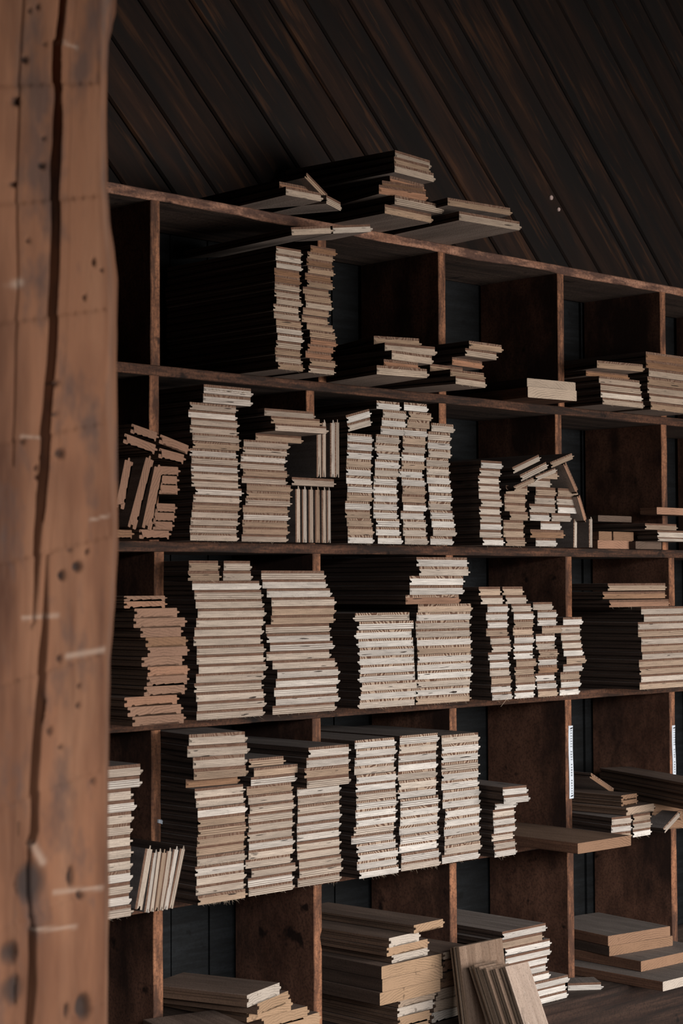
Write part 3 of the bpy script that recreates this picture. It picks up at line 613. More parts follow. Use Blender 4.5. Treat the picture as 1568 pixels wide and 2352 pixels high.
(0.0984, -0.059, 0.2, -0.0041, 0, 0.1209, 0.0137, 0.28, [0.456, 0.361, 0.287], 0.3, 0, 'pale wide plywood floorboard, ninth from bottom, in tall stack, second bin, second row', 0),
(0.1, -0.0555, 0.2143, 0.0034, 0, 0.1209, 0.0137, 0.277, [0.5, 0.431, 0.373], 0.3, 0, 'white-edged wide plywood floorboard, tenth from bottom, in tall stack, second bin, second row', 0),
(0.1, -0.0572, 0.2285, 0.0052, 0, 0.1209, 0.0137, 0.279, [0.421, 0.334, 0.266], 0.3, 0, 'pale wide plywood floorboard, tenth from top, in tall stack, second bin, second row', 0),
(0.0986, -0.0536, 0.2427, 0.007, 0, 0.1209, 0.0137, 0.275, [0.538, 0.463, 0.401], 0.3, 0, 'white-edged wide plywood floorboard, ninth from top, in tall stack, second bin, second row', 0),
(0.1029, -0.0577, 0.2569, -0.0016, 0, 0.1209, 0.0137, 0.279, [0.326, 0.223, 0.154], 0.3, 0, 'tan wide plywood floorboard, eighth from top, in tall stack, second bin, second row', 0),
(0.0996, -0.0604, 0.2712, 0.0011, 0, 0.1209, 0.0137, 0.282, [0.442, 0.35, 0.279], 0.3, 0, 'pale wide plywood floorboard, seventh from top, in tall stack, second bin, second row', 0),
(0.097, -0.0569, 0.2854, -0.0043, 0, 0.1209, 0.0137, 0.278, [0.402, 0.318, 0.253], 0.3, 0, 'pale wide plywood floorboard, sixth from top, in tall stack, second bin, second row', 0),
(0.0976, -0.0589, 0.2996, 0.0079, 0, 0.1209, 0.0137, 0.28, [0.412, 0.327, 0.26], 0.3, 0, 'pale wide plywood floorboard, fifth from top, in tall stack, second bin, second row', 0),
(0.0951, -0.055, 0.3138, -0.0048, 0, 0.1209, 0.0137, 0.276, [0.547, 0.471, 0.408], 0.3, 0, 'white-edged wide plywood floorboard, fourth from top, in tall stack, second bin, second row', 0),
(0.0971, -0.0558, 0.3281, 0.0093, 0, 0.1209, 0.0137, 0.277, [0.404, 0.32, 0.255], 0.3, 0, 'pale wide plywood floorboard, third from top, in tall stack, second bin, second row', 0),
(0.1267, -0.0615, 0.3423, 0.0042, 0, 0.1245, 0.0166, 0.283, [0.502, 0.433, 0.375], 0.3, 0, 'white-edged wide plywood floorboard, second from top, in tall stack, second bin, second row', 0),
(0.1257, -0.0642, 0.3594, 0.0083, 0, 0.1245, 0.0166, 0.285, [0.557, 0.48, 0.416], 0.3, 0, 'white-edged wide plywood floorboard, topmost, in tall stack, second bin, second row', 0),
]),
('shorter stack of wide floorboards in the second bin, second row','wide',[
(0.225, -0.0549, 0.0862, -0.0087, 0, 0.1202, 0.0133, 0.276, [0.409, 0.324, 0.258], 0.3, 0, 'pale wide plywood floorboard, lowest, in stack right of tallest, second bin, second row', 0),
(0.2242, -0.0596, 0.1, -0.0102, 0, 0.1202, 0.0133, 0.281, [0.332, 0.227, 0.157], 0.3, 0, 'tan wide plywood floorboard, second from bottom, in stack right of tallest, second bin, second row', 0),
(0.2258, -0.0561, 0.1138, -0.0096, 0, 0.1202, 0.0133, 0.277, [0.322, 0.22, 0.152], 0.3, 0, 'tan wide plywood floorboard, third from bottom, in stack right of tallest, second bin, second row', 0),
(0.2259, -0.0594, 0.1276, -0.0094, 0, 0.1202, 0.0133, 0.28, [0.557, 0.48, 0.415], 0.3, 0, 'white-edged wide plywood floorboard, fourth from bottom, in stack right of tallest, second bin, second row', 0),
(0.2264, -0.0568, 0.1414, -0.0062, 0, 0.1202, 0.0133, 0.278, [0.336, 0.23, 0.159], 0.3, 0, 'tan wide plywood floorboard, fifth from bottom, in stack right of tallest, second bin, second row', 0),
(0.2321, -0.0581, 0.1552, -0.0101, 0, 0.1202, 0.0133, 0.279, [0.397, 0.314, 0.25], 0.3, 0, 'pale wide plywood floorboard, sixth from bottom, in stack right of tallest, second bin, second row', 0),
(0.2345, -0.057, 0.169, 0.01, 0, 0.1202, 0.0133, 0.278, [0.335, 0.229, 0.158], 0.3, 0, 'tan wide plywood floorboard, seventh from bottom, in stack right of tallest, second bin, second row', 0),
(0.2332, -0.0598, 0.1828, 0.0067, 0, 0.1202, 0.0133, 0.281, [0.344, 0.236, 0.163], 0.3, 0, 'tan wide plywood floorboard, eighth from bottom, in stack right of tallest, second bin, second row', 0),
(0.2253, -0.0543, 0.1966, 0.0099, 0, 0.1202, 0.0133, 0.275, [0.441, 0.349, 0.278], 0.3, 0, 'pale wide plywood floorboard, ninth from bottom, in stack right of tallest, second bin, second row', 0),
(0.2256, -0.0581, 0.2104, 0.007, 0, 0.1202, 0.0133, 0.279, [0.348, 0.239, 0.165], 0.3, 0, 'tan wide plywood floorboard, ninth from top, in stack right of tallest, second bin, second row', 0),
(0.2225, -0.0536, 0.2242, 0.0101, 0, 0.1202, 0.0133, 0.275, [0.403, 0.319, 0.254], 0.3, 0, 'pale wide plywood floorboard, eighth from top, in stack right of tallest, second bin, second row', 0),
(0.2231, -0.0553, 0.238, -0.0051, 0, 0.1202, 0.0133, 0.277, [0.484, 0.417, 0.361], 0.3, 0, 'white-edged wide plywood floorboard, seventh from top, in stack right of tallest, second bin, second row', 0),
(0.2254, -0.0578, 0.2518, 0.0001, 0, 0.1202, 0.0133, 0.279, [0.435, 0.345, 0.274], 0.3, 0, 'pale wide plywood floorboard, sixth from top, in stack right of tallest, second bin, second row', 0),
(0.2263, -0.0602, 0.2656, -0.0066, 0, 0.1202, 0.0133, 0.281, [0.425, 0.336, 0.268], 0.3, 0, 'pale wide plywood floorboard, fifth from top, in stack right of tallest, second bin, second row', 0),
(0.268, -0.05, 0.2795, 0.0, 0, 0.1264, 0.0143, 0.24, [0.323, 0.221, 0.153], 0.1, 0, 'tan narrow fourth from top floorboard above shorter stack, second bin, second row', 0),
(0.2665, -0.115, 0.2943, -0.0873, 0, 0.1296, 0.0143, 0.24, [0.46, 0.364, 0.29], 0.1, 0, 'pale third from top, jutting furthest floorboard above shorter stack, second bin, second row', 0),
(0.2665, -0.1, 0.3091, -0.0698, 0, 0.1259, 0.0143, 0.24, [0.361, 0.248, 0.171], 0.1, 0, 'tan second from top floorboard above shorter stack, second bin, second row', 0),
(0.2588, -0.09, 0.3239, -0.0524, 0, 0.1279, 0.0143, 0.24, [0.432, 0.342, 0.272], 0.1, 0, 'pale topmost floorboard above shorter stack, second bin, second row', 0),
]),
('floorboards standing on edge between the stacks, second row','narrow',[
(0.3783, -0.05, 0.2631, 0, 1.5641, 0.0954, 0.0122, 0.27, [0.411, 0.325, 0.259], 0.3, 0, 'upright floorboard on edge, leftmost of upper four, second row', 0),
(0.3915, -0.05, 0.2732, 0.096, 1.5638, 0.1143, 0.0122, 0.27, [0.46, 0.365, 0.29], 0.3, 0, 'upright floorboard on edge, second from left of upper four, second row', 0),
(0.4165, -0.05, 0.274, -0.1047, 1.5636, 0.1146, 0.0122, 0.27, [0.505, 0.435, 0.377], 0.3, 0, 'upright floorboard on edge, second from right of upper four, second row', 0),
(0.4283, -0.05, 0.2748, 0, 1.5634, 0.115, 0.0122, 0.27, [0.419, 0.332, 0.264], 0.3, 0, 'upright floorboard on edge, rightmost of upper four, second row', 0),
(0.3546, -0.055, 0.1972, 0, 0, 0.121, 0.0155, 0.054, [0.394, 0.312, 0.249], 0.1, 0, 'flat floorboard lying between two sets of upright boards, second row', 0),
(0.3161, -0.055, 0.141, 0, 1.5708, 0.1099, 0.0125, 0.27, [0.42, 0.333, 0.265], 0.1, 0, 'upright floorboard on edge, leftmost of lower six, second row', 0),
(0.3336, -0.055, 0.141, 0, 1.5708, 0.1099, 0.0125, 0.27, [0.519, 0.447, 0.387], 0.1, 0, 'upright floorboard on edge, second from left of lower six, second row', 0),
(0.3512, -0.055, 0.141, 0, 1.5708, 0.1099, 0.0125, 0.27, [0.429, 0.339, 0.27], 0.1, 0, 'upright floorboard on edge, third from left of lower six, second row', 0),
(0.369, -0.055, 0.141, 0, 1.5708, 0.1099, 0.0125, 0.27, [0.32, 0.219, 0.151], 0.1, 0, 'upright floorboard on edge, third from right of lower six, second row', 0),
(0.3868, -0.055, 0.141, 0, 1.5708, 0.1099, 0.0125, 0.27, [0.429, 0.34, 0.27], 0.1, 0, 'upright floorboard on edge, second from right of lower six, second row', 0),
(0.3987, -0.055, 0.141, 0.2007, 1.5708, 0.1099, 0.0125, 0.27, [0.48, 0.413, 0.358], 0.1, 0, 'upright floorboard on edge, rightmost of lower six, second row', 0),
]),
('narrow floorboards stacked in four columns of the third bin, second row','narrow',[
(0.4797, -0.0599, 0.0862, -0.0021, 0, 0.0752, 0.0165, 0.281, [0.609, 0.565, 0.516], 0.75, 0, 'white-edged narrow plywood floorboard, lowest, in first of four columns, third bin, second row', 0),
(0.4833, -0.0561, 0.1032, -0.0087, 0, 0.0752, 0.0165, 0.277, [0.423, 0.312, 0.227], 0.75, 0, 'tan narrow plywood floorboard, second from bottom, in first of four columns, third bin, second row', 0),
(0.4821, -0.0543, 0.1202, 0.0059, 0, 0.0752, 0.0165, 0.276, [0.393, 0.29, 0.211], 0.75, 0, 'tan narrow plywood floorboard, third from bottom, in first of four columns, third bin, second row', 0),
(0.4785, -0.0536, 0.1372, -0.0073, 0, 0.0752, 0.0165, 0.275, [0.409, 0.302, 0.22], 0.75, 0, 'tan narrow plywood floorboard, fourth from bottom, in first of four columns, third bin, second row', 0),
(0.4773, -0.0547, 0.1541, 0.0082, 0, 0.0752, 0.0165, 0.276, [0.643, 0.597, 0.545], 0.75, 0, 'white-edged narrow plywood floorboard, fifth from bottom, in first of four columns, third bin, second row', 0),
(0.4782, -0.0595, 0.1711, 0.0005, 0, 0.0752, 0.0165, 0.281, [0.404, 0.298, 0.217], 0.75, 0, 'tan narrow plywood floorboard, sixth from bottom, in first of four columns, third bin, second row', 0),
(0.4784, -0.0604, 0.1881, 0.0039, 0, 0.0752, 0.0165, 0.282, [0.579, 0.537, 0.49], 0.75, 0, 'white-edged narrow plywood floorboard, seventh from bottom, in first of four columns, third bin, second row', 0),
(0.4794, -0.056, 0.2051, 0.0096, 0, 0.0752, 0.0165, 0.277, [0.653, 0.606, 0.553], 0.75, 0, 'white-edged narrow plywood floorboard, sixth from top, in first of four columns, third bin, second row', 0),
(0.4793, -0.0561, 0.2221, 0.0026, 0, 0.0752, 0.0165, 0.278, [0.619, 0.574, 0.524], 0.75, 0, 'white-edged narrow plywood floorboard, fifth from top, in first of four columns, third bin, second row', 0),
(0.4813, -0.0549, 0.2391, 0.0052, 0, 0.0752, 0.0165, 0.276, [0.425, 0.314, 0.229], 0.75, 0, 'tan narrow plywood floorboard, fourth from top, in first of four columns, third bin, second row', 0),
(0.4806, -0.0568, 0.256, 0.0051, 0, 0.0752, 0.0165, 0.278, [0.595, 0.552, 0.504], 0.75, 0, 'white-edged narrow plywood floorboard, third from top, in first of four columns, third bin, second row', 0),
(0.4807, -0.0586, 0.273, 0.0048, 0, 0.0752, 0.0165, 0.28, [0.593, 0.55, 0.502], 0.75, 0, 'white-edged narrow plywood floorboard, second from top, in first of four columns, third bin, second row', 0),
(0.4822, -0.0573, 0.29, 0.0072, 0, 0.0752, 0.0165, 0.279, [0.618, 0.573, 0.523], 0.75, 0, 'white-edged narrow plywood floorboard, topmost, in first of four columns, third bin, second row', 0),
(0.4847, -0.055, 0.318, 0, 0.2426, 0.073, 0.0165, 0.26, [0.525, 0.448, 0.376], 0.3, 0, 'lower of two tilted boards crowning first of four columns, second row', 0),
(0.4821, -0.055, 0.335, 0, 0.2519, 0.0746, 0.0165, 0.26, [0.646, 0.6, 0.547], 0.3, 0, 'upper of two tilted boards crowning first of four columns, second row', 0),
(0.5682, -0.056, 0.0862, -0.0088, 0, 0.0744, 0.0167, 0.277, [0.603, 0.56, 0.511], 0.75, 0, 'white-edged narrow plywood floorboard, lowest, in second of four columns, third bin, second row', 0),
(0.5627, -0.0556, 0.1034, 0.0025, 0, 0.0744, 0.0167, 0.277, [0.572, 0.53, 0.484], 0.75, 0, 'white-edged narrow plywood floorboard, second from bottom, in second of four columns, third bin, second row', 0),
(0.56, -0.0586, 0.1205, 0.0036, 0, 0.0744, 0.0167, 0.28, [0.637, 0.591, 0.54], 0.75, 0, 'white-edged narrow plywood floorboard, third from bottom, in second of four columns, third bin, second row', 0),
(0.5544, -0.0569, 0.1377, -0.0007, 0, 0.0744, 0.0167, 0.278, [0.647, 0.6, 0.547], 0.75, 0, 'white-edged narrow plywood floorboard, fourth from bottom, in second of four columns, third bin, second row', 0),
(0.5548, -0.0567, 0.1549, -0.0039, 0, 0.0744, 0.0167, 0.278, [0.663, 0.615, 0.562], 0.75, 0, 'white-edged narrow plywood floorboard, fifth from bottom, in second of four columns, third bin, second row', 0),
(0.5558, -0.0573, 0.172, 0.0067, 0, 0.0744, 0.0167, 0.279, [0.669, 0.62, 0.566], 0.75, 0, 'white-edged narrow plywood floorboard, sixth from bottom, in second of four columns, third bin, second row', 0),
(0.5568, -0.0541, 0.1892, 0.009, 0, 0.0744, 0.0167, 0.275, [0.628, 0.582, 0.532], 0.75, 0, 'white-edged narrow plywood floorboard, seventh from bottom, in second of four columns, third bin, second row', 0),
(0.5557, -0.0568, 0.2064, 0.0095, 0, 0.0744, 0.0167, 0.278, [0.63, 0.585, 0.534], 0.75, 0, 'white-edged narrow plywood floorboard, eighth from bottom, in second of four columns, third bin, second row', 0),
(0.5581, -0.0585, 0.2235, -0.0081, 0, 0.0744, 0.0167, 0.28, [0.488, 0.416, 0.349], 0.75, 0, 'pale narrow plywood floorboard, ninth from bottom, in second of four columns, third bin, second row', 0),
(0.5603, -0.0571, 0.2407, -0.01, 0, 0.0744, 0.0167, 0.278, [0.665, 0.616, 0.563], 0.75, 0, 'white-edged narrow plywood floorboard, eighth from top, in second of four columns, third bin, second row', 0),
(0.5634, -0.0577, 0.2579, 0.0048, 0, 0.0744, 0.0167, 0.279, [0.605, 0.561, 0.512], 0.75, 0, 'white-edged narrow plywood floorboard, seventh from top, in second of four columns, third bin, second row', 0),
(0.5624, -0.0546, 0.275, -0.0104, 0, 0.0744, 0.0167, 0.276, [0.538, 0.459, 0.385], 0.75, 0, 'pale narrow plywood floorboard, sixth from top, in second of four columns, third bin, second row', 0),
(0.5659, -0.054, 0.2922, 0.0045, 0, 0.0744, 0.0167, 0.275, [0.49, 0.418, 0.351], 0.75, 0, 'pale narrow plywood floorboard, fifth from top, in second of four columns, third bin, second row', 0),
(0.5756, -0.0578, 0.3093, 0.0077, 0, 0.0744, 0.0167, 0.279, [0.606, 0.562, 0.513], 0.75, 0, 'white-edged narrow plywood floorboard, fourth from top, in second of four columns, third bin, second row', 0),
(0.5788, -0.0586, 0.3265, -0.0095, 0, 0.0744, 0.0167, 0.28, [0.576, 0.534, 0.487], 0.75, 0, 'white-edged narrow plywood floorboard, third from top, in second of four columns, third bin, second row', 0),
(0.5848, -0.0561, 0.3437, -0.0074, 0, 0.0744, 0.0167, 0.277, [0.505, 0.431, 0.361], 0.75, 0, 'pale narrow plywood floorboard, second from top, in second of four columns, third bin, second row', 0),
(0.567, -0.0551, 0.3608, 0.006, 0, 0.0744, 0.0167, 0.276, [0.658, 0.61, 0.557], 0.75, 0, 'white-edged narrow plywood floorboard, topmost, in second of four columns, third bin, second row', 0),
(0.6466, -0.0561, 0.0862, 0.0087, 0, 0.074, 0.0167, 0.277, [0.528, 0.45, 0.378], 0.75, 0, 'pale narrow plywood floorboard, lowest, in third of four columns, third bin, second row', 0),
(0.6424, -0.0554, 0.1034, -0.001, 0, 0.074, 0.0167, 0.277, [0.522, 0.445, 0.373], 0.75, 0, 'pale narrow plywood floorboard, second from bottom, in third of four columns, third bin, second row', 0),
(0.6377, -0.0602, 0.1207, 0.0089, 0, 0.074, 0.0167, 0.281, [0.483, 0.412, 0.346], 0.75, 0, 'pale narrow plywood floorboard, third from bottom, in third of four columns, third bin, second row', 0),
(0.6327, -0.0585, 0.1379, -0.0051, 0, 0.074, 0.0167, 0.28, [0.611, 0.566, 0.517], 0.75, 0, 'white-edged narrow plywood floorboard, fourth from bottom, in third of four columns, third bin, second row', 0),
(0.6416, -0.0571, 0.1552, 0.0035, 0, 0.074, 0.0167, 0.279, [0.587, 0.544, 0.497], 0.75, 0, 'white-edged narrow plywood floorboard, fifth from bottom, in third of four columns, third bin, second row', 0),
(0.6361, -0.059, 0.1724, 0.0085, 0, 0.074, 0.0167, 0.28, [0.403, 0.297, 0.217], 0.75, 0, 'tan narrow plywood floorboard, sixth from bottom, in third of four columns, third bin, second row', 0),
(0.6388, -0.0582, 0.1896, 0.0054, 0, 0.074, 0.0167, 0.28, [0.377, 0.278, 0.203], 0.75, 0, 'tan narrow plywood floorboard, seventh from bottom, in third of four columns, third bin, second row', 0),
(0.6347, -0.0599, 0.2069, -0.0033, 0, 0.074, 0.0167, 0.281, [0.602, 0.558, 0.51], 0.75, 0, 'white-edged narrow plywood floorboard, eighth from bottom, in third of four columns, third bin, second row', 0),
(0.633, -0.0548, 0.2241, -0.0062, 0, 0.074, 0.0167, 0.276, [0.645, 0.598, 0.546], 0.75, 0, 'white-edged narrow plywood floorboard, ninth from bottom, in third of four columns, third bin, second row', 0),
(0.6372, -0.0576, 0.2414, 0.0005, 0, 0.074, 0.0167, 0.279, [0.385, 0.284, 0.207], 0.75, 0, 'tan narrow plywood floorboard, eighth from top, in third of four columns, third bin, second row', 0),
(0.6376, -0.057, 0.2586, 0.0016, 0, 0.074, 0.0167, 0.279, [0.583, 0.541, 0.494], 0.75, 0, 'white-edged narrow plywood floorboard, seventh from top, in third of four columns, third bin, second row', 0),
(0.6418, -0.0561, 0.2758, 0.0076, 0, 0.074, 0.0167, 0.277, [0.477, 0.407, 0.341], 0.75, 0, 'pale narrow plywood floorboard, sixth from top, in third of four columns, third bin, second row', 0),
(0.6408, -0.0578, 0.2931, 0.0031, 0, 0.074, 0.0167, 0.279, [0.429, 0.316, 0.231], 0.75, 0, 'tan narrow plywood floorboard, fifth from top, in third of four columns, third bin, second row', 0),
(0.6484, -0.0544, 0.3103, -0.01, 0, 0.074, 0.0167, 0.276, [0.613, 0.568, 0.519], 0.75, 0, 'white-edged narrow plywood floorboard, fourth from top, in third of four columns, third bin, second row', 0),
(0.6573, -0.0549, 0.3276, 0.0098, 0, 0.074, 0.0167, 0.276, [0.368, 0.271, 0.198], 0.75, 0, 'tan narrow plywood floorboard, third from top, in third of four columns, third bin, second row', 0),
(0.6633, -0.054, 0.3448, 0.0068, 0, 0.074, 0.0167, 0.275, [0.43, 0.317, 0.231], 0.75, 0, 'tan narrow plywood floorboard, second from top, in third of four columns, third bin, second row', 0),
(0.6436, -0.0597, 0.362, -0.0072, 0, 0.074, 0.0167, 0.281, [0.664, 0.616, 0.562], 0.75, 0, 'white-edged narrow plywood floorboard, topmost, in third of four columns, third bin, second row', 0),
(0.724, -0.056, 0.0862, 0.0055, 0, 0.0749, 0.0177, 0.277, [0.579, 0.537, 0.49], 0.75, 0, 'white-edged narrow plywood floorboard, lowest, in fourth of four columns, third bin, second row', 0),
(0.7281, -0.0605, 0.1044, -0.0078, 0, 0.0749, 0.0177, 0.282, [0.544, 0.464, 0.39], 0.75, 0, 'pale narrow plywood floorboard, second from bottom, in fourth of four columns, third bin, second row', 0),
(0.7261, -0.0584, 0.1227, -0.0078, 0, 0.0749, 0.0177, 0.28, [0.623, 0.578, 0.527], 0.75, 0, 'white-edged narrow plywood floorboard, third from bottom, in fourth of four columns, third bin, second row', 0),
(0.7258, -0.0552, 0.1409, -0.0084, 0, 0.0749, 0.0177, 0.276, [0.622, 0.577, 0.527], 0.75, 0, 'white-edged narrow plywood floorboard, fourth from bottom, in fourth of four columns, third bin, second row', 0),
(0.717, -0.0578, 0.1592, -0.0058, 0, 0.0749, 0.0177, 0.279, [0.469, 0.4, 0.336], 0.75, 0, 'pale narrow plywood floorboard, fifth from bottom, in fourth of four columns, third bin, second row', 0),
(0.7246, -0.0535, 0.1774, -0.0046, 0, 0.0749, 0.0177, 0.275, [0.634, 0.588, 0.537], 0.75, 0, 'white-edged narrow plywood floorboard, sixth from bottom, in fourth of four columns, third bin, second row', 0),
(0.7181, -0.0572, 0.1957, -0.0056, 0, 0.0749, 0.0177, 0.279, [0.573, 0.532, 0.485], 0.75, 0, 'white-edged narrow plywood floorboard, seventh from bottom, in fourth of four columns, third bin, second row', 0),
(0.7153, -0.056, 0.2139, -0.0093, 0, 0.0749, 0.0177, 0.277, [0.62, 0.575, 0.525], 0.75, 0, 'white-edged narrow plywood floorboard, seventh from top, in fourth of four columns, third bin, second row', 0),
(0.7124, -0.0576, 0.2322, -0.0051, 0, 0.0749, 0.0177, 0.279, [0.504, 0.43, 0.361], 0.75, 0, 'pale narrow plywood floorboard, sixth from top, in fourth of four columns, third bin, second row', 0),
(0.7125, -0.057, 0.2504, 0.0041, 0, 0.0749, 0.0177, 0.278, [0.504, 0.429, 0.36], 0.75, 0, 'pale narrow plywood floorboard, fifth from top, in fourth of four columns, third bin, second row', 0),
(0.7165, -0.0591, 0.2687, 0.0062, 0, 0.0749, 0.0177, 0.28, [0.538, 0.459, 0.385], 0.75, 0, 'pale narrow plywood floorboard, fourth from top, in fourth of four columns, third bin, second row', 0),
(0.7171, -0.057, 0.2869, -0.0063, 0, 0.0749, 0.0177, 0.278, [0.593, 0.55, 0.502], 0.75, 0, 'white-edged narrow plywood floorboard, third from top, in fourth of four columns, third bin, second row', 0),
(0.72, -0.0552, 0.3051, -0.0043, 0, 0.0749, 0.0177, 0.277, [0.51, 0.435, 0.365], 0.75, 0, 'pale narrow plywood floorboard, second from top, in fourth of four columns, third bin, second row', 0),
(0.7267, -0.0589, 0.3234, -0.0017, 0, 0.0749, 0.0177, 0.28, [0.474, 0.404, 0.339], 0.75, 0, 'pale narrow plywood floorboard, topmost, in fourth of four columns, third bin, second row', 0),
]),
('stack of narrow floorboards left in the fourth bin, second row','narrow',[
(0.8508, -0.089, 0.0862, -0.0093, 0, 0.0725, 0.0159, 0.31, [0.667, 0.619, 0.565], 0.1, 0, 'white-edged narrow plywood floorboard, lowest, in left stack of fourth bin, second row', 0),
(0.8353, -0.0951, 0.1026, -0.0267, 0, 0.0725, 0.0159, 0.316, [0.506, 0.431, 0.362], 0.1, 0, 'pale narrow plywood floorboard, second from bottom, in left stack of fourth bin, second row', 0),
(0.8389, -0.0933, 0.1189, -0.0081, 0, 0.0725, 0.0159, 0.314, [0.663, 0.615, 0.561], 0.1, 0, 'white-edged narrow plywood floorboard, third from bottom, in left stack of fourth bin, second row', 0),
(0.8372, -0.0942, 0.1353, -0.0084, 0, 0.0725, 0.0159, 0.315, [0.507, 0.433, 0.363], 0.1, 0, 'pale narrow plywood floorboard, fourth from bottom, in left stack of fourth bin, second row', 0),
(0.8383, -0.0904, 0.1516, -0.0016, 0, 0.0725, 0.0159, 0.312, [0.505, 0.431, 0.362], 0.1, 0, 'pale narrow plywood floorboard, fifth from bottom, in left stack of fourth bin, second row', 0),
(0.8395, -0.095, 0.168, -0.0088, 0, 0.0725, 0.0159, 0.316, [0.547, 0.467, 0.392], 0.1, 0, 'pale narrow plywood floorboard, sixth from bottom, in left stack of fourth bin, second row', 0),
(0.8398, -0.0888, 0.1843, -0.0061, 0, 0.0725, 0.0159, 0.31, [0.532, 0.454, 0.381], 0.1, 0, 'pale narrow plywood floorboard, fifth from top, in left stack of fourth bin, second row', 0),
(0.838, -0.0899, 0.2007, -0.0086, 0, 0.0725, 0.0159, 0.311, [0.508, 0.433, 0.363], 0.1, 0, 'pale narrow plywood floorboard, fourth from top, in left stack of fourth bin, second row', 0),
(0.8374, -0.0891, 0.2171, -0.0064, 0, 0.0725, 0.0159, 0.31, [0.529, 0.452, 0.379], 0.1, 0, 'pale narrow plywood floorboard, third from top, in left stack of fourth bin, second row', 0),
(0.8398, -0.0911, 0.2334, -0.0053, 0, 0.0725, 0.0159, 0.312, [0.532, 0.454, 0.381], 0.1, 0, 'pale narrow plywood floorboard, second from top, in left stack of fourth bin, second row', 0),
(0.8404, -0.0953, 0.2498, -0.0092, 0, 0.0725, 0.0159, 0.316, [0.596, 0.553, 0.505], 0.1, 0, 'white-edged narrow plywood floorboard, topmost, in left stack of fourth bin, second row', 0),
]),
('jumbled short floorboards under the leaning ones, fourth bin, second row','narrow',[
(0.9467, -0.07, 0.0863, 0, 0, 0.0696, 0.0183, 0.28, [0.416, 0.307, 0.224], 0.1, 0, 'lowest, left in jumble beneath the tilted boards, fourth bin, second row', 0),
(1.0511, -0.07, 0.0863, 0, 0, 0.0759, 0.0183, 0.28, [0.66, 0.612, 0.558], 0.1, 0, 'lowest, right in jumble beneath the tilted boards, fourth bin, second row', 0),
(0.9403, -0.07, 0.1051, 0, 0, 0.0715, 0.0183, 0.28, [0.39, 0.287, 0.209], 0.1, 0, 'second layer, left in jumble beneath the tilted boards, fourth bin, second row', 0),
(1.0558, -0.07, 0.1051, 0, 0, 0.1212, 0.0183, 0.28, [0.251, 0.145, 0.087], 0.1, 0, 'second layer, right and wide in jumble beneath the tilted boards, fourth bin, second row', 0),
(0.9405, -0.07, 0.1239, 0, 0, 0.0715, 0.0183, 0.28, [0.429, 0.317, 0.231], 0.1, 0, 'third layer, left in jumble beneath the tilted boards, fourth bin, second row', 0),
(1.0674, -0.07, 0.1239, 0, 0, 0.0737, 0.0183, 0.28, [0.632, 0.586, 0.535], 0.1, 0, 'third layer, right in jumble beneath the tilted boards, fourth bin, second row', 0),
(0.9587, -0.07, 0.1427, 0, 0, 0.0669, 0.0183, 0.28, [0.385, 0.284, 0.207], 0.1, 0, 'fourth layer, left in jumble beneath the tilted boards, fourth bin, second row', 0),
(1.0302, -0.07, 0.1427, 0, 0, 0.0712, 0.0183, 0.28, [0.641, 0.595, 0.543], 0.1, 0, 'fourth layer, middle in jumble beneath the tilted boards, fourth bin, second row', 0),
(1.1049, -0.07, 0.1427, 0, 0, 0.073, 0.0183, 0.28, [0.495, 0.422, 0.354], 0.1, 0, 'fourth layer, right in jumble beneath the tilted boards, fourth bin, second row', 0),
(0.9461, -0.07, 0.1615, 0, 0, 0.0748, 0.0183, 0.28, [0.386, 0.284, 0.207], 0.1, 0, 'fifth layer, left in jumble beneath the tilted boards, fourth bin, second row', 0),
(1.0402, -0.07, 0.1615, 0, 0, 0.0968, 0.0183, 0.28, [0.47, 0.4, 0.336], 0.1, 0, 'fifth layer, middle in jumble beneath the tilted boards, fourth bin, second row', 0),
(1.1274, -0.07, 0.1615, 0, 0, 0.0725, 0.0183, 0.28, [0.645, 0.599, 0.546], 0.1, 0, 'fifth layer, right in jumble beneath the tilted boards, fourth bin, second row', 0),
(0.9464, -0.07, 0.1803, 0, 0, 0.0768, 0.0183, 0.28, [0.427, 0.315, 0.229], 0.1, 0, 'sixth layer, left in jumble beneath the tilted boards, fourth bin, second row', 0),
(1.0485, -0.07, 0.1803, 0, 0, 0.0732, 0.0183, 0.28, [0.521, 0.444, 0.373], 0.1, 0, 'sixth layer, middle in jumble beneath the tilted boards, fourth bin, second row', 0),
(1.1236, -0.07, 0.1803, 0, 0, 0.0719, 0.0183, 0.28, [0.546, 0.466, 0.391], 0.1, 0, 'sixth layer, right in jumble beneath the tilted boards, fourth bin, second row', 0),
(0.953, -0.07, 0.1991, 0, 0, 0.0775, 0.0183, 0.28, [0.37, 0.273, 0.199], 0.1, 0, 'seventh layer, left in jumble beneath the tilted boards, fourth bin, second row', 0),
(1.0519, -0.07, 0.1991, 0, 0, 0.0744, 0.0183, 0.28, [0.383, 0.282, 0.206], 0.1, 0, 'seventh layer, middle in jumble beneath the tilted boards, fourth bin, second row', 0),
(1.128, -0.07, 0.1991, 0, 0, 0.0726, 0.0183, 0.28, [0.398, 0.294, 0.214], 0.1, 0, 'seventh layer, right in jumble beneath the tilted boards, fourth bin, second row', 0),
(1.0295, -0.07, 0.2179, 0, 0, 0.0833, 0.0183, 0.28, [0.547, 0.467, 0.392], 0.1, 0, 'eighth layer, alone in jumble beneath the tilted boards, fourth bin, second row', 0),
(1.0562, -0.07, 0.2367, 0, 0, 0.082, 0.0183, 0.28, [0.429, 0.316, 0.231], 0.1, 0, 'topmost, short in jumble beneath the tilted boards, fourth bin, second row', 0),
]),
('tilted floorboards leaning like a roof, fourth bin, second row','narrow',[
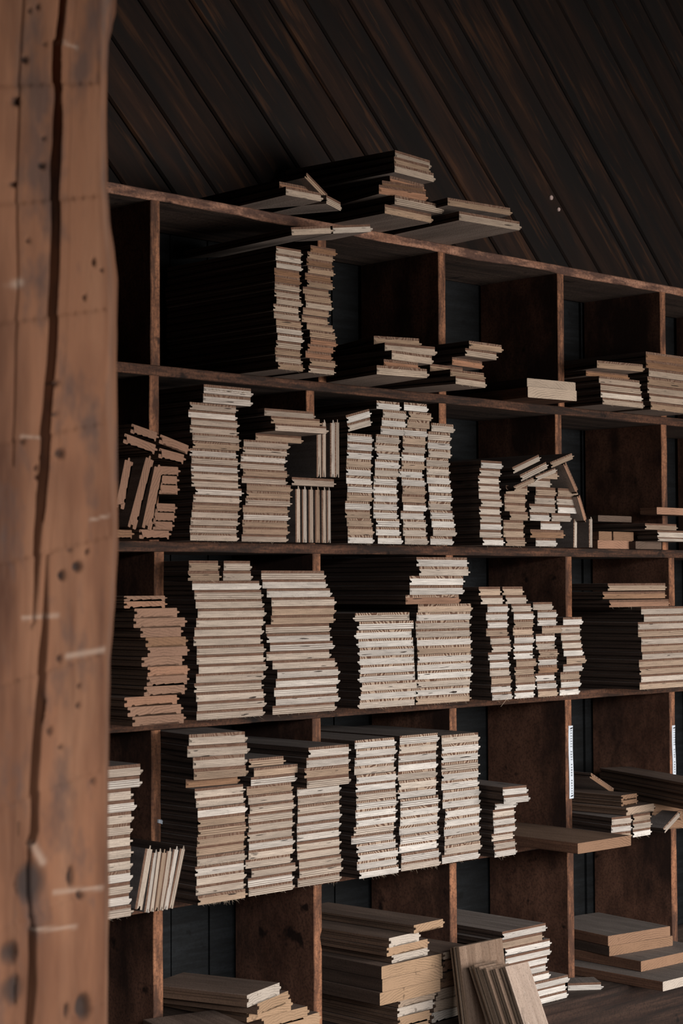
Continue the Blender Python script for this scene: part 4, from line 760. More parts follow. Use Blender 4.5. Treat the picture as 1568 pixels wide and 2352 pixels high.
(0.9555, -0.09, 0.2159, 0, 0.3125, 0.076, 0.011, 0.29, [0.393, 0.29, 0.211], 0.3, 0, 'tilted board, lowest left of roof shape, fourth bin, second row', 0),
(1.0301, -0.09, 0.2402, 0, 0.2984, 0.0782, 0.011, 0.29, [0.49, 0.418, 0.35], 0.3, 0, 'tilted board, lower middle of roof shape, fourth bin, second row', 0),
(0.996, -0.085, 0.243, 0, 0.3449, 0.103, 0.0155, 0.28, [0.504, 0.43, 0.361], 0.3, 0, 'tilted floorboard, middle of roof shape, fourth bin, second row', 0),
(0.9763, -0.08, 0.2597, 0, 0.3397, 0.1021, 0.0145, 0.28, [0.509, 0.435, 0.365], 0.3, 0, 'tilted floorboard, upper left of roof shape, fourth bin, second row', 0),
(1.0866, -0.09, 0.272, 0, 0.3003, 0.0866, 0.0135, 0.29, [0.427, 0.315, 0.23], 0.3, 0, 'tilted floorboard at peak of roof shape, fourth bin, second row', 0),
(1.1166, -0.085, 0.2368, 0, -0.9576, 0.0793, 0.011, 0.24, [0.342, 0.19, 0.123], 0.3, 0, 'board sloping steeply down right from the roof peak, fourth bin', 0),
(1.1548, -0.085, 0.17, 0, -1.1464, 0.0644, 0.011, 0.24, [0.377, 0.21, 0.136], 0.3, 0, 'lower steep board continuing the roof slope to the shelf, fourth bin', 0),
(1.1714, -0.06, 0.12, 0, 1.5383, 0.0698, 0.0125, 0.27, [0.529, 0.452, 0.379], 0.3, 0, 'upright board on edge below roof slope, left of two, second row', 0),
(1.2277, -0.06, 0.121, 0, 1.5535, 0.0704, 0.0125, 0.27, [0.536, 0.457, 0.384], 0.3, 0, 'upright board on edge below roof slope, right of two, second row', 0),
]),
('loose boards and blocks in the fifth bin, second row','plank',[
(1.3925, 0.0, 0.086, 0, 0, 0.1351, 0.0197, 0.2, [0.376, 0.209, 0.136], 0, 0, 'long brown timber block flat on shelf, fifth bin, second row', 0),
(1.3544, 0.0, 0.106, 0, 0, 0.0497, 0.0204, 0.2, [0.264, 0.153, 0.092], 0, 0, 'small square-ended brown block on the long block, fifth bin', 0),
(1.4249, 0.0, 0.106, 0, 0, 0.0795, 0.0206, 0.2, [0.253, 0.146, 0.088], 0, 0, 'wider brown block right of the small block, fifth bin', 0),
(1.4976, -0.02, 0.086, 0, 0, 0.104, 0.0181, 0.23, [0.136, 0.092, 0.068], 0, 0, 'dark solid timber at right edge of second row shelf', 0),
]),
('floorboards lying over the blocks in the fifth bin, second row','wide',[
(1.5536, -0.06, 0.1044, 0, 0, 0.1487, 0.0087, 0.059, [0.499, 0.425, 0.357], 0, 0, 'thin pale board, lower of two at right edge, second row', 0),
(1.5531, -0.06, 0.1134, 0, 0, 0.1499, 0.0167, 0.059, [0.533, 0.455, 0.381], 0.1, 0, 'thicker pale board, upper of two at right edge, second row', 0),
(1.4815, -0.07, 0.1304, 0, 0, 0.1326, 0.0147, 0.27, [0.373, 0.275, 0.201], 0, 0, 'yellowish board spanning the blocks, fifth bin, second row', 0),
]),
('brown plank raised across the last divider, second row','plank',[
(1.3925, -0.0, 0.1499, 0, 0, 0.1302, 0.0143, 0.2, [0.133, 0.09, 0.067], 0, 0, 'dark loose plank wedged above the yellowish board, fifth bin', 0),
(1.5673, -0.05, 0.1689, 0, 0, 0.1531, 0.0168, 0.049, [0.375, 0.208, 0.135], 0, 0, 'brown plank jutting over the last divider, second row', 0),
]),
('grooved solid boards stacked in the left bin of the third row','soft',[
(-0.0769, -0.1085, -0.2425, -0.0152, 0, 0.1203, 0.0166, 0.32, [0.25, 0.145, 0.097], 0.3, 0, 'pinkish-brown grooved board, lowest, left stack beside timber post, third row', 0),
(-0.0838, -0.1067, -0.2253, -0.0061, 0, 0.1256, 0.0166, 0.32, [0.291, 0.169, 0.113], 0.3, 0, 'pinkish-brown grooved board, second from bottom, left stack beside timber post, third row', 0),
(-0.0905, -0.1047, -0.2081, 0.017, 0, 0.1259, 0.0166, 0.32, [0.312, 0.167, 0.105], 0.3, 0, 'reddish-brown grooved board, third from bottom, left stack beside timber post, third row', 0),
(-0.0635, -0.1095, -0.1909, -0.0141, 0, 0.0973, 0.0166, 0.32, [0.27, 0.157, 0.105], 0.3, 0, 'pinkish-brown grooved board, fourth from bottom, left stack beside timber post, third row', 0),
(-0.0546, -0.1057, -0.1737, -0.0019, 0, 0.0977, 0.0166, 0.32, [0.259, 0.15, 0.101], 0.3, 0, 'pinkish-brown grooved board, fifth from bottom, left stack beside timber post, third row', 0),
(-0.0546, -0.1075, -0.1565, 0.0042, 0, 0.0977, 0.0166, 0.32, [0.333, 0.179, 0.112], 0.3, 0, 'reddish-brown grooved board, sixth from bottom, left stack beside timber post, third row', 0),
(-0.066, -0.1055, -0.1393, 0.0121, 0, 0.0991, 0.0166, 0.32, [0.277, 0.161, 0.108], 0.3, 0, 'pinkish-brown grooved board, seventh from bottom, left stack beside timber post, third row', 0),
(-0.0563, -0.1093, -0.1221, 0.0119, 0, 0.0977, 0.0166, 0.32, [0.261, 0.151, 0.102], 0.3, 0, 'pinkish-brown grooved board, seventh from top, left stack beside timber post, third row', 0),
(-0.058, -0.1066, -0.1049, -0.0044, 0, 0.0977, 0.0166, 0.32, [0.243, 0.135, 0.078], 0.3, 0, 'brown grooved board, sixth from top, left stack beside timber post, third row', 0),
(-0.0712, -0.1088, -0.0877, -0.0088, 0, 0.0989, 0.0166, 0.32, [0.259, 0.15, 0.101], 0.3, 0, 'pinkish-brown grooved board, fifth from top, left stack beside timber post, third row', 0),
(-0.0745, -0.1091, -0.0705, 0.0134, 0, 0.1235, 0.0166, 0.32, [0.273, 0.159, 0.106], 0.3, 0, 'pinkish-brown grooved board, fourth from top, left stack beside timber post, third row', 0),
(-0.0817, -0.108, -0.0533, -0.0036, 0, 0.102, 0.0166, 0.32, [0.291, 0.169, 0.113], 0.3, 0, 'pinkish-brown grooved board, third from top, left stack beside timber post, third row', 0),
(-0.1086, -0.11, -0.0361, 0, 0, 0.0974, 0.0119, 0.32, [0.324, 0.174, 0.109], 0.3, 0, 'thinner grooved board second from top, left stack, third row', 0),
(-0.1086, -0.11, -0.0236, 0, 0, 0.0974, 0.009, 0.32, [0.258, 0.15, 0.1], 0.3, 0, 'thin brown strip topmost on left stack, third row', 0),
]),
('left stack of wide floorboards in the second bin, third row','wide',[
(0.1171, -0.0789, -0.2423, 0.0103, 0, 0.1693, 0.0165, 0.3, [0.423, 0.348, 0.282], 0.1, 0, 'pale wide plywood floorboard, lowest, in left stack, second bin, third row', 0),
(0.1173, -0.0819, -0.2253, -0.0011, 0, 0.1693, 0.0165, 0.303, [0.425, 0.351, 0.284], 0.1, 0, 'pale wide plywood floorboard, second from bottom, in left stack, second bin, third row', 0),
(0.1141, -0.0827, -0.2084, -0.0065, 0, 0.1693, 0.0165, 0.304, [0.437, 0.36, 0.292], 0.1, 0, 'pale wide plywood floorboard, third from bottom, in left stack, second bin, third row', 0),
(0.1118, -0.0799, -0.1914, -0.0067, 0, 0.1693, 0.0165, 0.301, [0.441, 0.364, 0.295], 0.1, 0, 'pale wide plywood floorboard, fourth from bottom, in left stack, second bin, third row', 0),
(0.1191, -0.0769, -0.1745, -0.0083, 0, 0.1693, 0.0165, 0.298, [0.474, 0.391, 0.317], 0.1, 0, 'pale wide plywood floorboard, fifth from bottom, in left stack, second bin, third row', 0),
(0.1199, -0.0832, -0.1575, -0.0034, 0, 0.1693, 0.0165, 0.304, [0.437, 0.361, 0.292], 0.1, 0, 'pale wide plywood floorboard, sixth from bottom, in left stack, second bin, third row', 0),
(0.1179, -0.0793, -0.1406, 0.0032, 0, 0.1693, 0.0165, 0.301, [0.482, 0.398, 0.322], 0.1, 0, 'pale wide plywood floorboard, seventh from bottom, in left stack, second bin, third row', 0),
(0.1175, -0.0806, -0.1236, -0.0027, 0, 0.1693, 0.0165, 0.302, [0.445, 0.367, 0.297], 0.1, 0, 'pale wide plywood floorboard, eighth from bottom, in left stack, second bin, third row', 0),
(0.1116, -0.0779, -0.1066, 0.001, 0, 0.1693, 0.0165, 0.299, [0.452, 0.373, 0.302], 0.1, 0, 'pale wide plywood floorboard, ninth from bottom, in left stack, second bin, third row', 0),
(0.1138, -0.0789, -0.0897, -0.0072, 0, 0.1693, 0.0165, 0.3, [0.429, 0.354, 0.287], 0.1, 0, 'pale wide plywood floorboard, eighth from top, in left stack, second bin, third row', 0),
(0.1179, -0.0786, -0.0727, -0.0019, 0, 0.1693, 0.0165, 0.3, [0.471, 0.389, 0.315], 0.1, 0, 'pale wide plywood floorboard, seventh from top, in left stack, second bin, third row', 0),
(0.1174, -0.0831, -0.0558, 0.0051, 0, 0.1693, 0.0165, 0.304, [0.453, 0.373, 0.302], 0.1, 0, 'pale wide plywood floorboard, sixth from top, in left stack, second bin, third row', 0),
(0.1165, -0.0781, -0.0388, 0.0063, 0, 0.1693, 0.0165, 0.299, [0.451, 0.372, 0.301], 0.1, 0, 'pale wide plywood floorboard, fifth from top, in left stack, second bin, third row', 0),
(0.1149, -0.0769, -0.0218, -0.0014, 0, 0.1693, 0.0165, 0.298, [0.453, 0.374, 0.303], 0.1, 0, 'pale wide plywood floorboard, fourth from top, in left stack, second bin, third row', 0),
(0.1067, -0.0807, -0.0049, -0.0007, 0, 0.1693, 0.0165, 0.301, [0.582, 0.522, 0.46], 0.1, 0, 'white-edged wide plywood floorboard, third from top, in left stack, second bin, third row', 0),
(0.0483, -0.085, 0.0122, -0.1134, 0, 0.0734, 0.018, 0.3, [0.339, 0.241, 0.17], 0.1, 0, 'lower short board left on left stack, second bin, third row', 0),
(0.1292, -0.085, 0.0122, 0, 0, 0.0739, 0.018, 0.3, [0.426, 0.351, 0.285], 0.1, 0, 'lower short board right on left stack, second bin, third row', 0),
(0.0479, -0.085, 0.0307, -0.096, 0, 0.0697, 0.018, 0.3, [0.339, 0.242, 0.17], 0.1, 0, 'upper short board left on left stack, second bin, third row', 0),
(0.1289, -0.085, 0.0307, 0, 0, 0.07, 0.018, 0.3, [0.482, 0.397, 0.322], 0.1, 0, 'upper short board right on left stack, second bin, third row', 0),
]),
('right stack of wide floorboards in the second bin, third row','wide',[
(0.3092, -0.0745, -0.2423, 0.0089, 0, 0.1712, 0.0166, 0.295, [0.476, 0.393, 0.318], 0.1, 0, 'pale wide plywood floorboard, lowest, in right stack, second bin, third row', 0),
(0.3168, -0.0761, -0.2252, 0.0016, 0, 0.1712, 0.0166, 0.297, [0.529, 0.474, 0.418], 0.1, 0, 'white-edged wide plywood floorboard, second from bottom, in right stack, second bin, third row', 0),
(0.3126, -0.0758, -0.2081, 0.0053, 0, 0.1712, 0.0166, 0.297, [0.584, 0.524, 0.462], 0.1, 0, 'white-edged wide plywood floorboard, third from bottom, in right stack, second bin, third row', 0),
(0.3165, -0.0764, -0.191, 0.0071, 0, 0.1712, 0.0166, 0.297, [0.517, 0.464, 0.409], 0.1, 0, 'white-edged wide plywood floorboard, fourth from bottom, in right stack, second bin, third row', 0),
(0.3188, -0.0763, -0.1738, 0.0285, 0, 0.1712, 0.0166, 0.298, [0.57, 0.511, 0.451], 0.1, 0, 'white-edged wide plywood floorboard, fifth from bottom, in right stack, second bin, third row', 0),
(0.3109, -0.0735, -0.1567, 0.0039, 0, 0.1712, 0.0166, 0.295, [0.488, 0.402, 0.326], 0.1, 0, 'pale wide plywood floorboard, sixth from bottom, in right stack, second bin, third row', 0),
(0.2964, -0.0725, -0.1396, 0.0025, 0, 0.1712, 0.0166, 0.294, [0.467, 0.385, 0.312], 0.1, 0, 'pale wide plywood floorboard, seventh from bottom, in right stack, second bin, third row', 0),
(0.3034, -0.0752, -0.1225, 0.0014, 0, 0.1712, 0.0166, 0.297, [0.517, 0.464, 0.409], 0.1, 0, 'white-edged wide plywood floorboard, eighth from bottom, in right stack, second bin, third row', 0),
(0.2933, -0.0774, -0.1054, -0.0029, 0, 0.1712, 0.0166, 0.299, [0.527, 0.472, 0.416], 0.1, 0, 'white-edged wide plywood floorboard, eighth from top, in right stack, second bin, third row', 0),
(0.2955, -0.0728, -0.0883, -0.0064, 0, 0.1712, 0.0166, 0.294, [0.487, 0.402, 0.325], 0.1, 0, 'pale wide plywood floorboard, seventh from top, in right stack, second bin, third row', 0),
(0.3072, -0.0738, -0.0711, 0.0035, 0, 0.1712, 0.0166, 0.295, [0.35, 0.249, 0.176], 0.1, 0, 'tan wide plywood floorboard, sixth from top, in right stack, second bin, third row', 0),
(0.3082, -0.0753, -0.054, 0.0073, 0, 0.1712, 0.0166, 0.296, [0.376, 0.268, 0.189], 0.1, 0, 'tan wide plywood floorboard, fifth from top, in right stack, second bin, third row', 0),
(0.3069, -0.0763, -0.0369, -0.0053, 0, 0.1712, 0.0166, 0.297, [0.451, 0.372, 0.301], 0.1, 0, 'pale wide plywood floorboard, fourth from top, in right stack, second bin, third row', 0),
(0.2964, -0.075, -0.0198, -0.0067, 0, 0.1712, 0.0166, 0.296, [0.514, 0.461, 0.406], 0.1, 0, 'white-edged wide plywood floorboard, third from top, in right stack, second bin, third row', 0),
(0.2848, -0.0752, -0.0027, -0.0011, 0, 0.1712, 0.0166, 0.297, [0.569, 0.51, 0.449], 0.1, 0, 'white-edged wide plywood floorboard, second from top, in right stack, second bin, third row', 0),
(0.2837, -0.0726, 0.0144, 0.0065, 0, 0.1712, 0.0166, 0.294, [0.452, 0.372, 0.302], 0.1, 0, 'pale wide plywood floorboard, topmost, in right stack, second bin, third row', 0),
]),
('left stack of wide floorboards in the third bin, third row','wide',[
(0.5272, -0.081, -0.2423, -0.0028, 0, 0.1648, 0.0168, 0.302, [0.51, 0.435, 0.365], 0.95, 1, 'pale wide plywood floorboard, lowest, in left stack, third bin, third row', 0),
(0.5288, -0.0832, -0.225, -0.0077, 0, 0.1648, 0.0168, 0.304, [0.648, 0.601, 0.548], 0.95, 1, 'white-edged wide plywood floorboard, second from bottom, in left stack, third bin, third row', 0),
(0.532, -0.0831, -0.2078, 0.0001, 0, 0.1648, 0.0168, 0.305, [0.522, 0.446, 0.374], 0.95, 1, 'pale wide plywood floorboard, third from bottom, in left stack, third bin, third row', 0),
(0.5259, -0.0833, -0.1905, -0.0091, 0, 0.1648, 0.0168, 0.304, [0.59, 0.547, 0.499], 0.95, 1, 'white-edged wide plywood floorboard, fourth from bottom, in left stack, third bin, third row', 0),
(0.53, -0.0801, -0.1732, 0.0096, 0, 0.1648, 0.0168, 0.301, [0.638, 0.592, 0.541], 0.95, 1, 'white-edged wide plywood floorboard, fifth from bottom, in left stack, third bin, third row', 0),
(0.5261, -0.082, -0.1559, 0.007, 0, 0.1648, 0.0168, 0.303, [0.586, 0.544, 0.496], 0.95, 1, 'white-edged wide plywood floorboard, sixth from bottom, in left stack, third bin, third row', 0),
(0.5266, -0.0816, -0.1387, 0.0066, 0, 0.1648, 0.0168, 0.303, [0.596, 0.552, 0.504], 0.95, 1, 'white-edged wide plywood floorboard, fifth from top, in left stack, third bin, third row', 0),
(0.5252, -0.0801, -0.1214, 0.0019, 0, 0.1648, 0.0168, 0.301, [0.602, 0.558, 0.51], 0.95, 1, 'white-edged wide plywood floorboard, fourth from top, in left stack, third bin, third row', 0),
(0.518, -0.0822, -0.1041, -0.0071, 0, 0.1648, 0.0168, 0.303, [0.638, 0.592, 0.54], 0.95, 1, 'white-edged wide plywood floorboard, third from top, in left stack, third bin, third row', 0),
(0.5253, -0.0823, -0.0868, 0.006, 0, 0.1648, 0.0168, 0.303, [0.647, 0.6, 0.548], 0.95, 1, 'white-edged wide plywood floorboard, second from top, in left stack, third bin, third row', 0),
(0.5183, -0.0775, -0.0696, 0.0098, 0, 0.1648, 0.0168, 0.298, [0.515, 0.439, 0.368], 0.95, 1, 'pale wide plywood floorboard, topmost, in left stack, third bin, third row', 0),
]),
('right stack of wide floorboards in the third bin, third row','wide',[
(0.7023, -0.0773, -0.2423, -0.0083, 0, 0.1704, 0.0166, 0.298, [0.408, 0.301, 0.219], 0.9, 0, 'tan wide plywood floorboard, lowest, in right stack, third bin, third row', 0),
(0.702, -0.0779, -0.2252, -0.0049, 0, 0.1704, 0.0166, 0.299, [0.628, 0.582, 0.531], 0.9, 0, 'white-edged wide plywood floorboard, second from bottom, in right stack, third bin, third row', 0),
(0.7039, -0.0781, -0.208, -0.0012, 0, 0.1704, 0.0166, 0.3, [0.519, 0.443, 0.372], 0.9, 0, 'pale wide plywood floorboard, third from bottom, in right stack, third bin, third row', 0),
(0.7037, -0.0814, -0.1909, 0.0003, 0, 0.1704, 0.0166, 0.303, [0.634, 0.588, 0.537], 0.9, 0, 'white-edged wide plywood floorboard, fourth from bottom, in right stack, third bin, third row', 0),
(0.704, -0.0794, -0.1737, 0.0034, 0, 0.1704, 0.0166, 0.301, [0.643, 0.596, 0.545], 0.9, 0, 'white-edged wide plywood floorboard, fifth from bottom, in right stack, third bin, third row', 0),
(0.7036, -0.0819, -0.1566, -0.0044, 0, 0.1704, 0.0166, 0.303, [0.612, 0.567, 0.518], 0.9, 0, 'white-edged wide plywood floorboard, sixth from bottom, in right stack, third bin, third row', 0),
(0.701, -0.0832, -0.1394, -0.0002, 0, 0.1704, 0.0166, 0.305, [0.41, 0.302, 0.22], 0.9, 0, 'tan wide plywood floorboard, seventh from bottom, in right stack, third bin, third row', 0),
(0.7003, -0.0835, -0.1223, -0.003, 0, 0.1704, 0.0166, 0.305, [0.622, 0.577, 0.527], 0.9, 0, 'white-edged wide plywood floorboard, eighth from bottom, in right stack, third bin, third row', 0),
(0.7007, -0.0806, -0.1051, -0.0042, 0, 0.1704, 0.0166, 0.302, [0.486, 0.414, 0.348], 0.9, 0, 'pale wide plywood floorboard, ninth from bottom, in right stack, third bin, third row', 0),
(0.7003, -0.0802, -0.088, -0.0076, 0, 0.1704, 0.0166, 0.301, [0.527, 0.449, 0.377], 0.9, 0, 'pale wide plywood floorboard, eighth from top, in right stack, third bin, third row', 0),
(0.7001, -0.0831, -0.0708, -0.0074, 0, 0.1704, 0.0166, 0.304, [0.61, 0.566, 0.517], 0.9, 0, 'white-edged wide plywood floorboard, seventh from top, in right stack, third bin, third row', 0),
(0.7035, -0.0834, -0.0537, 0.003, 0, 0.1704, 0.0166, 0.305, [0.425, 0.314, 0.229], 0.9, 0, 'tan wide plywood floorboard, sixth from top, in right stack, third bin, third row', 0),
(0.632, -0.115, -0.0364, 0, 0, 0.1659, 0.0187, 0.33, [0.365, 0.203, 0.132], 0.8, 0, 'reddish fifth from top floorboard on right stack, third bin, third row', 0),
(0.6496, -0.11, -0.0172, 0, 0, 0.1651, 0.0187, 0.33, [0.628, 0.582, 0.532], 0.8, 0, 'white fourth from top floorboard on right stack, third bin, third row', 0),
(0.6526, -0.108, 0.002, 0, 0, 0.1687, 0.0187, 0.33, [0.63, 0.584, 0.534], 0.8, 0, 'white third from top floorboard on right stack, third bin, third row', 0),
(0.6781, -0.105, 0.0212, 0, 0, 0.1568, 0.0187, 0.33, [0.511, 0.436, 0.366], 0.8, 0, 'pale second from top floorboard on right stack, third bin, third row', 0),
(0.6724, -0.105, 0.0404, 0, 0, 0.1595, 0.0187, 0.33, [0.619, 0.574, 0.524], 0.8, 0, 'topmost white floorboard on right stack, third bin, third row', 0),
]),
('narrow floorboards stacked in four columns of the fourth bin, third row','narrow',[
(0.8585, -0.1035, -0.2423, -0.0092, 0, 0.0686, 0.0164, 0.325, [0.611, 0.566, 0.517], 0.3, 0, 'white-edged narrow plywood floorboard, lowest, in first of four columns, fourth bin, third row', 0),
(0.8553, -0.1031, -0.2254, -0.0029, 0, 0.0686, 0.0164, 0.324, [0.631, 0.585, 0.534], 0.3, 0, 'white-edged narrow plywood floorboard, second from bottom, in first of four columns, fourth bin, third row', 0),
(0.8579, -0.1021, -0.2084, -0.0018, 0, 0.0686, 0.0164, 0.323, [0.407, 0.3, 0.219], 0.3, 0, 'tan narrow plywood floorboard, third from bottom, in first of four columns, fourth bin, third row', 0),
(0.8564, -0.099, -0.1915, 0.0066, 0, 0.0686, 0.0164, 0.32, [0.511, 0.436, 0.366], 0.3, 0, 'pale narrow plywood floorboard, fourth from bottom, in first of four columns, fourth bin, third row', 0),
(0.8565, -0.0991, -0.1745, 0.0016, 0, 0.0686, 0.0164, 0.32, [0.641, 0.595, 0.543], 0.3, 0, 'white-edged narrow plywood floorboard, fifth from bottom, in first of four columns, fourth bin, third row', 0),
(0.8534, -0.0976, -0.1576, -0.0124, 0, 0.0686, 0.0164, 0.319, [0.578, 0.536, 0.49], 0.3, 0, 'white-edged narrow plywood floorboard, sixth from bottom, in first of four columns, fourth bin, third row', 0),
(0.8588, -0.1023, -0.1407, 0.0104, 0, 0.0686, 0.0164, 0.323, [0.488, 0.416, 0.349], 0.3, 0, 'pale narrow plywood floorboard, sixth from top, in first of four columns, fourth bin, third row', 0),
(0.8562, -0.1012, -0.1237, 0.0052, 0, 0.0686, 0.0164, 0.322, [0.527, 0.45, 0.377], 0.3, 0, 'pale narrow plywood floorboard, fifth from top, in first of four columns, fourth bin, third row', 0),
(0.8478, -0.0996, -0.1068, -0.0711, 0, 0.0686, 0.0164, 0.321, [0.43, 0.317, 0.231], 0.3, 0, 'tan narrow plywood floorboard, fourth from top, in first of four columns, fourth bin, third row', 0),
(0.8536, -0.097, -0.0898, -0.0092, 0, 0.0686, 0.0164, 0.318, [0.658, 0.61, 0.557], 0.3, 0, 'white-edged narrow plywood floorboard, third from top, in first of four columns, fourth bin, third row', 0),
(0.8458, -0.1017, -0.0729, -0.084, 0, 0.0686, 0.0164, 0.323, [0.664, 0.616, 0.562], 0.3, 0, 'white-edged narrow plywood floorboard, second from top, in first of four columns, fourth bin, third row', 0),
(0.8499, -0.1012, -0.0559, -0.0444, 0, 0.0686, 0.0164, 0.322, [0.63, 0.584, 0.534], 0.3, 0, 'white-edged narrow plywood floorboard, topmost, in first of four columns, fourth bin, third row', 0),
(0.9382, -0.0975, -0.2423, 0.0088, 0, 0.0706, 0.0165, 0.319, [0.668, 0.619, 0.565], 0.3, 0, 'white-edged narrow plywood floorboard, lowest, in second of four columns, fourth bin, third row', 0),
(0.9405, -0.0997, -0.2253, -0.0006, 0, 0.0706, 0.0165, 0.321, [0.623, 0.578, 0.528], 0.3, 0, 'white-edged narrow plywood floorboard, second from bottom, in second of four columns, fourth bin, third row', 0),
(0.9355, -0.1033, -0.2084, 0.0095, 0, 0.0706, 0.0165, 0.324, [0.383, 0.282, 0.206], 0.3, 0, 'tan narrow plywood floorboard, third from bottom, in second of four columns, fourth bin, third row', 0),
(0.9387, -0.098, -0.1914, -0.0023, 0, 0.0706, 0.0165, 0.319, [0.405, 0.299, 0.218], 0.3, 0, 'tan narrow plywood floorboard, fourth from bottom, in second of four columns, fourth bin, third row', 0),
(0.9405, -0.1023, -0.1745, -0.0098, 0, 0.0706, 0.0165, 0.323, [0.375, 0.277, 0.202], 0.3, 0, 'tan narrow plywood floorboard, fifth from bottom, in second of four columns, fourth bin, third row', 0),
(0.9307, -0.1024, -0.1575, 0.01, 0, 0.0706, 0.0165, 0.323, [0.64, 0.593, 0.542], 0.3, 0, 'white-edged narrow plywood floorboard, sixth from bottom, in second of four columns, fourth bin, third row', 0),
(0.9304, -0.1025, -0.1406, 0.003, 0, 0.0706, 0.0165, 0.324, [0.575, 0.533, 0.487], 0.3, 0, 'white-edged narrow plywood floorboard, sixth from top, in second of four columns, fourth bin, third row', 0),
(0.9331, -0.1032, -0.1236, 0.0075, 0, 0.0706, 0.0165, 0.324, [0.646, 0.599, 0.547], 0.3, 0, 'white-edged narrow plywood floorboard, fifth from top, in second of four columns, fourth bin, third row', 0),
(0.9364, -0.0968, -0.1067, 0.0007, 0, 0.0706, 0.0165, 0.318, [0.411, 0.303, 0.221], 0.3, 0, 'tan narrow plywood floorboard, fourth from top, in second of four columns, fourth bin, third row', 0),
(0.9378, -0.0982, -0.0897, 0.0044, 0, 0.0706, 0.0165, 0.319, [0.393, 0.29, 0.211], 0.3, 0, 'tan narrow plywood floorboard, third from top, in second of four columns, fourth bin, third row', 0),
(0.9338, -0.1021, -0.0728, -0.0098, 0, 0.0706, 0.0165, 0.323, [0.665, 0.616, 0.563], 0.3, 0, 'white-edged narrow plywood floorboard, second from top, in second of four columns, fourth bin, third row', 0),
(0.9305, -0.0982, -0.0558, -0.0086, 0, 0.0706, 0.0165, 0.319, [0.531, 0.452, 0.38], 0.3, 0, 'pale narrow plywood floorboard, topmost, in second of four columns, fourth bin, third row', 0),
(1.0148, -0.1002, -0.2423, -0.0077, 0, 0.0695, 0.0167, 0.321, [0.419, 0.309, 0.225], 0.3, 0, 'tan narrow plywood floorboard, lowest, in third of four columns, fourth bin, third row', 0),
(1.0103, -0.1014, -0.2251, -0.0034, 0, 0.0695, 0.0167, 0.323, [0.596, 0.553, 0.505], 0.3, 0, 'white-edged narrow plywood floorboard, second from bottom, in third of four columns, fourth bin, third row', 0),
(1.0099, -0.097, -0.2079, -0.0095, 0, 0.0695, 0.0167, 0.318, [0.646, 0.599, 0.547], 0.3, 0, 'white-edged narrow plywood floorboard, third from bottom, in third of four columns, fourth bin, third row', 0),
(1.0187, -0.0981, -0.1907, 0.0021, 0, 0.0695, 0.0167, 0.319, [0.259, 0.149, 0.09], 0.3, 0, 'brown narrow plywood floorboard, fourth from bottom, in third of four columns, fourth bin, third row', 0),
(1.0174, -0.0983, -0.1735, 0.0061, 0, 0.0695, 0.0167, 0.319, [0.573, 0.532, 0.486], 0.3, 0, 'white-edged narrow plywood floorboard, fifth from bottom, in third of four columns, fourth bin, third row', 0),
(1.0149, -0.1028, -0.1563, -0.0007, 0, 0.0695, 0.0167, 0.324, [0.371, 0.274, 0.199], 0.3, 0, 'tan narrow plywood floorboard, sixth from bottom, in third of four columns, fourth bin, third row', 0),
(1.0105, -0.0985, -0.1391, 0.0069, 0, 0.0695, 0.0167, 0.32, [0.516, 0.44, 0.369], 0.3, 0, 'pale narrow plywood floorboard, sixth from top, in third of four columns, fourth bin, third row', 0),
(1.0086, -0.1004, -0.1219, 0.0005, 0, 0.0695, 0.0167, 0.322, [0.599, 0.556, 0.507], 0.3, 0, 'white-edged narrow plywood floorboard, fifth from top, in third of four columns, fourth bin, third row', 0),
(1.0268, -0.1031, -0.1047, -0.0032, 0, 0.0695, 0.0167, 0.324, [0.374, 0.276, 0.201], 0.3, 0, 'tan narrow plywood floorboard, fourth from top, in third of four columns, fourth bin, third row', 0),
(1.0173, -0.0977, -0.0875, 0.0098, 0, 0.0695, 0.0167, 0.319, [0.629, 0.584, 0.533], 0.3, 0, 'white-edged narrow plywood floorboard, third from top, in third of four columns, fourth bin, third row', 0),
(1.0158, -0.0999, -0.0703, 0.0016, 0, 0.0695, 0.0167, 0.321, [0.586, 0.544, 0.496], 0.3, 0, 'white-edged narrow plywood floorboard, second from top, in third of four columns, fourth bin, third row', 0),
(1.0047, -0.0969, -0.0531, -0.0056, 0, 0.0695, 0.0167, 0.318, [0.483, 0.412, 0.345], 0.3, 0, 'pale narrow plywood floorboard, topmost, in third of four columns, fourth bin, third row', 0),
(1.0924, -0.0981, -0.2423, -0.0002, 0, 0.0728, 0.0167, 0.32, [0.669, 0.62, 0.566], 0.3, 0, 'white-edged narrow plywood floorboard, lowest, in fourth of four columns, fourth bin, third row', 0),
(1.0918, -0.1028, -0.2251, -0.0036, 0, 0.0728, 0.0167, 0.324, [0.58, 0.538, 0.491], 0.3, 0, 'white-edged narrow plywood floorboard, second from bottom, in fourth of four columns, fourth bin, third row', 0),
(1.0964, -0.0973, -0.2079, 0.0051, 0, 0.0728, 0.0167, 0.318, [0.395, 0.291, 0.212], 0.3, 0, 'tan narrow plywood floorboard, third from bottom, in fourth of four columns, fourth bin, third row', 0),
(1.1024, -0.1009, -0.1907, -0.0041, 0, 0.0728, 0.0167, 0.322, [0.613, 0.568, 0.519], 0.3, 0, 'white-edged narrow plywood floorboard, fourth from bottom, in fourth of four columns, fourth bin, third row', 0),
(1.1123, -0.1023, -0.1736, 0.0101, 0, 0.0728, 0.0167, 0.323, [0.408, 0.301, 0.219], 0.3, 0, 'tan narrow plywood floorboard, fifth from bottom, in fourth of four columns, fourth bin, third row', 0),
(1.1022, -0.1026, -0.1564, 0.002, 0, 0.0728, 0.0167, 0.324, [0.639, 0.592, 0.541], 0.3, 0, 'white-edged narrow plywood floorboard, fifth from top, in fourth of four columns, fourth bin, third row', 0),
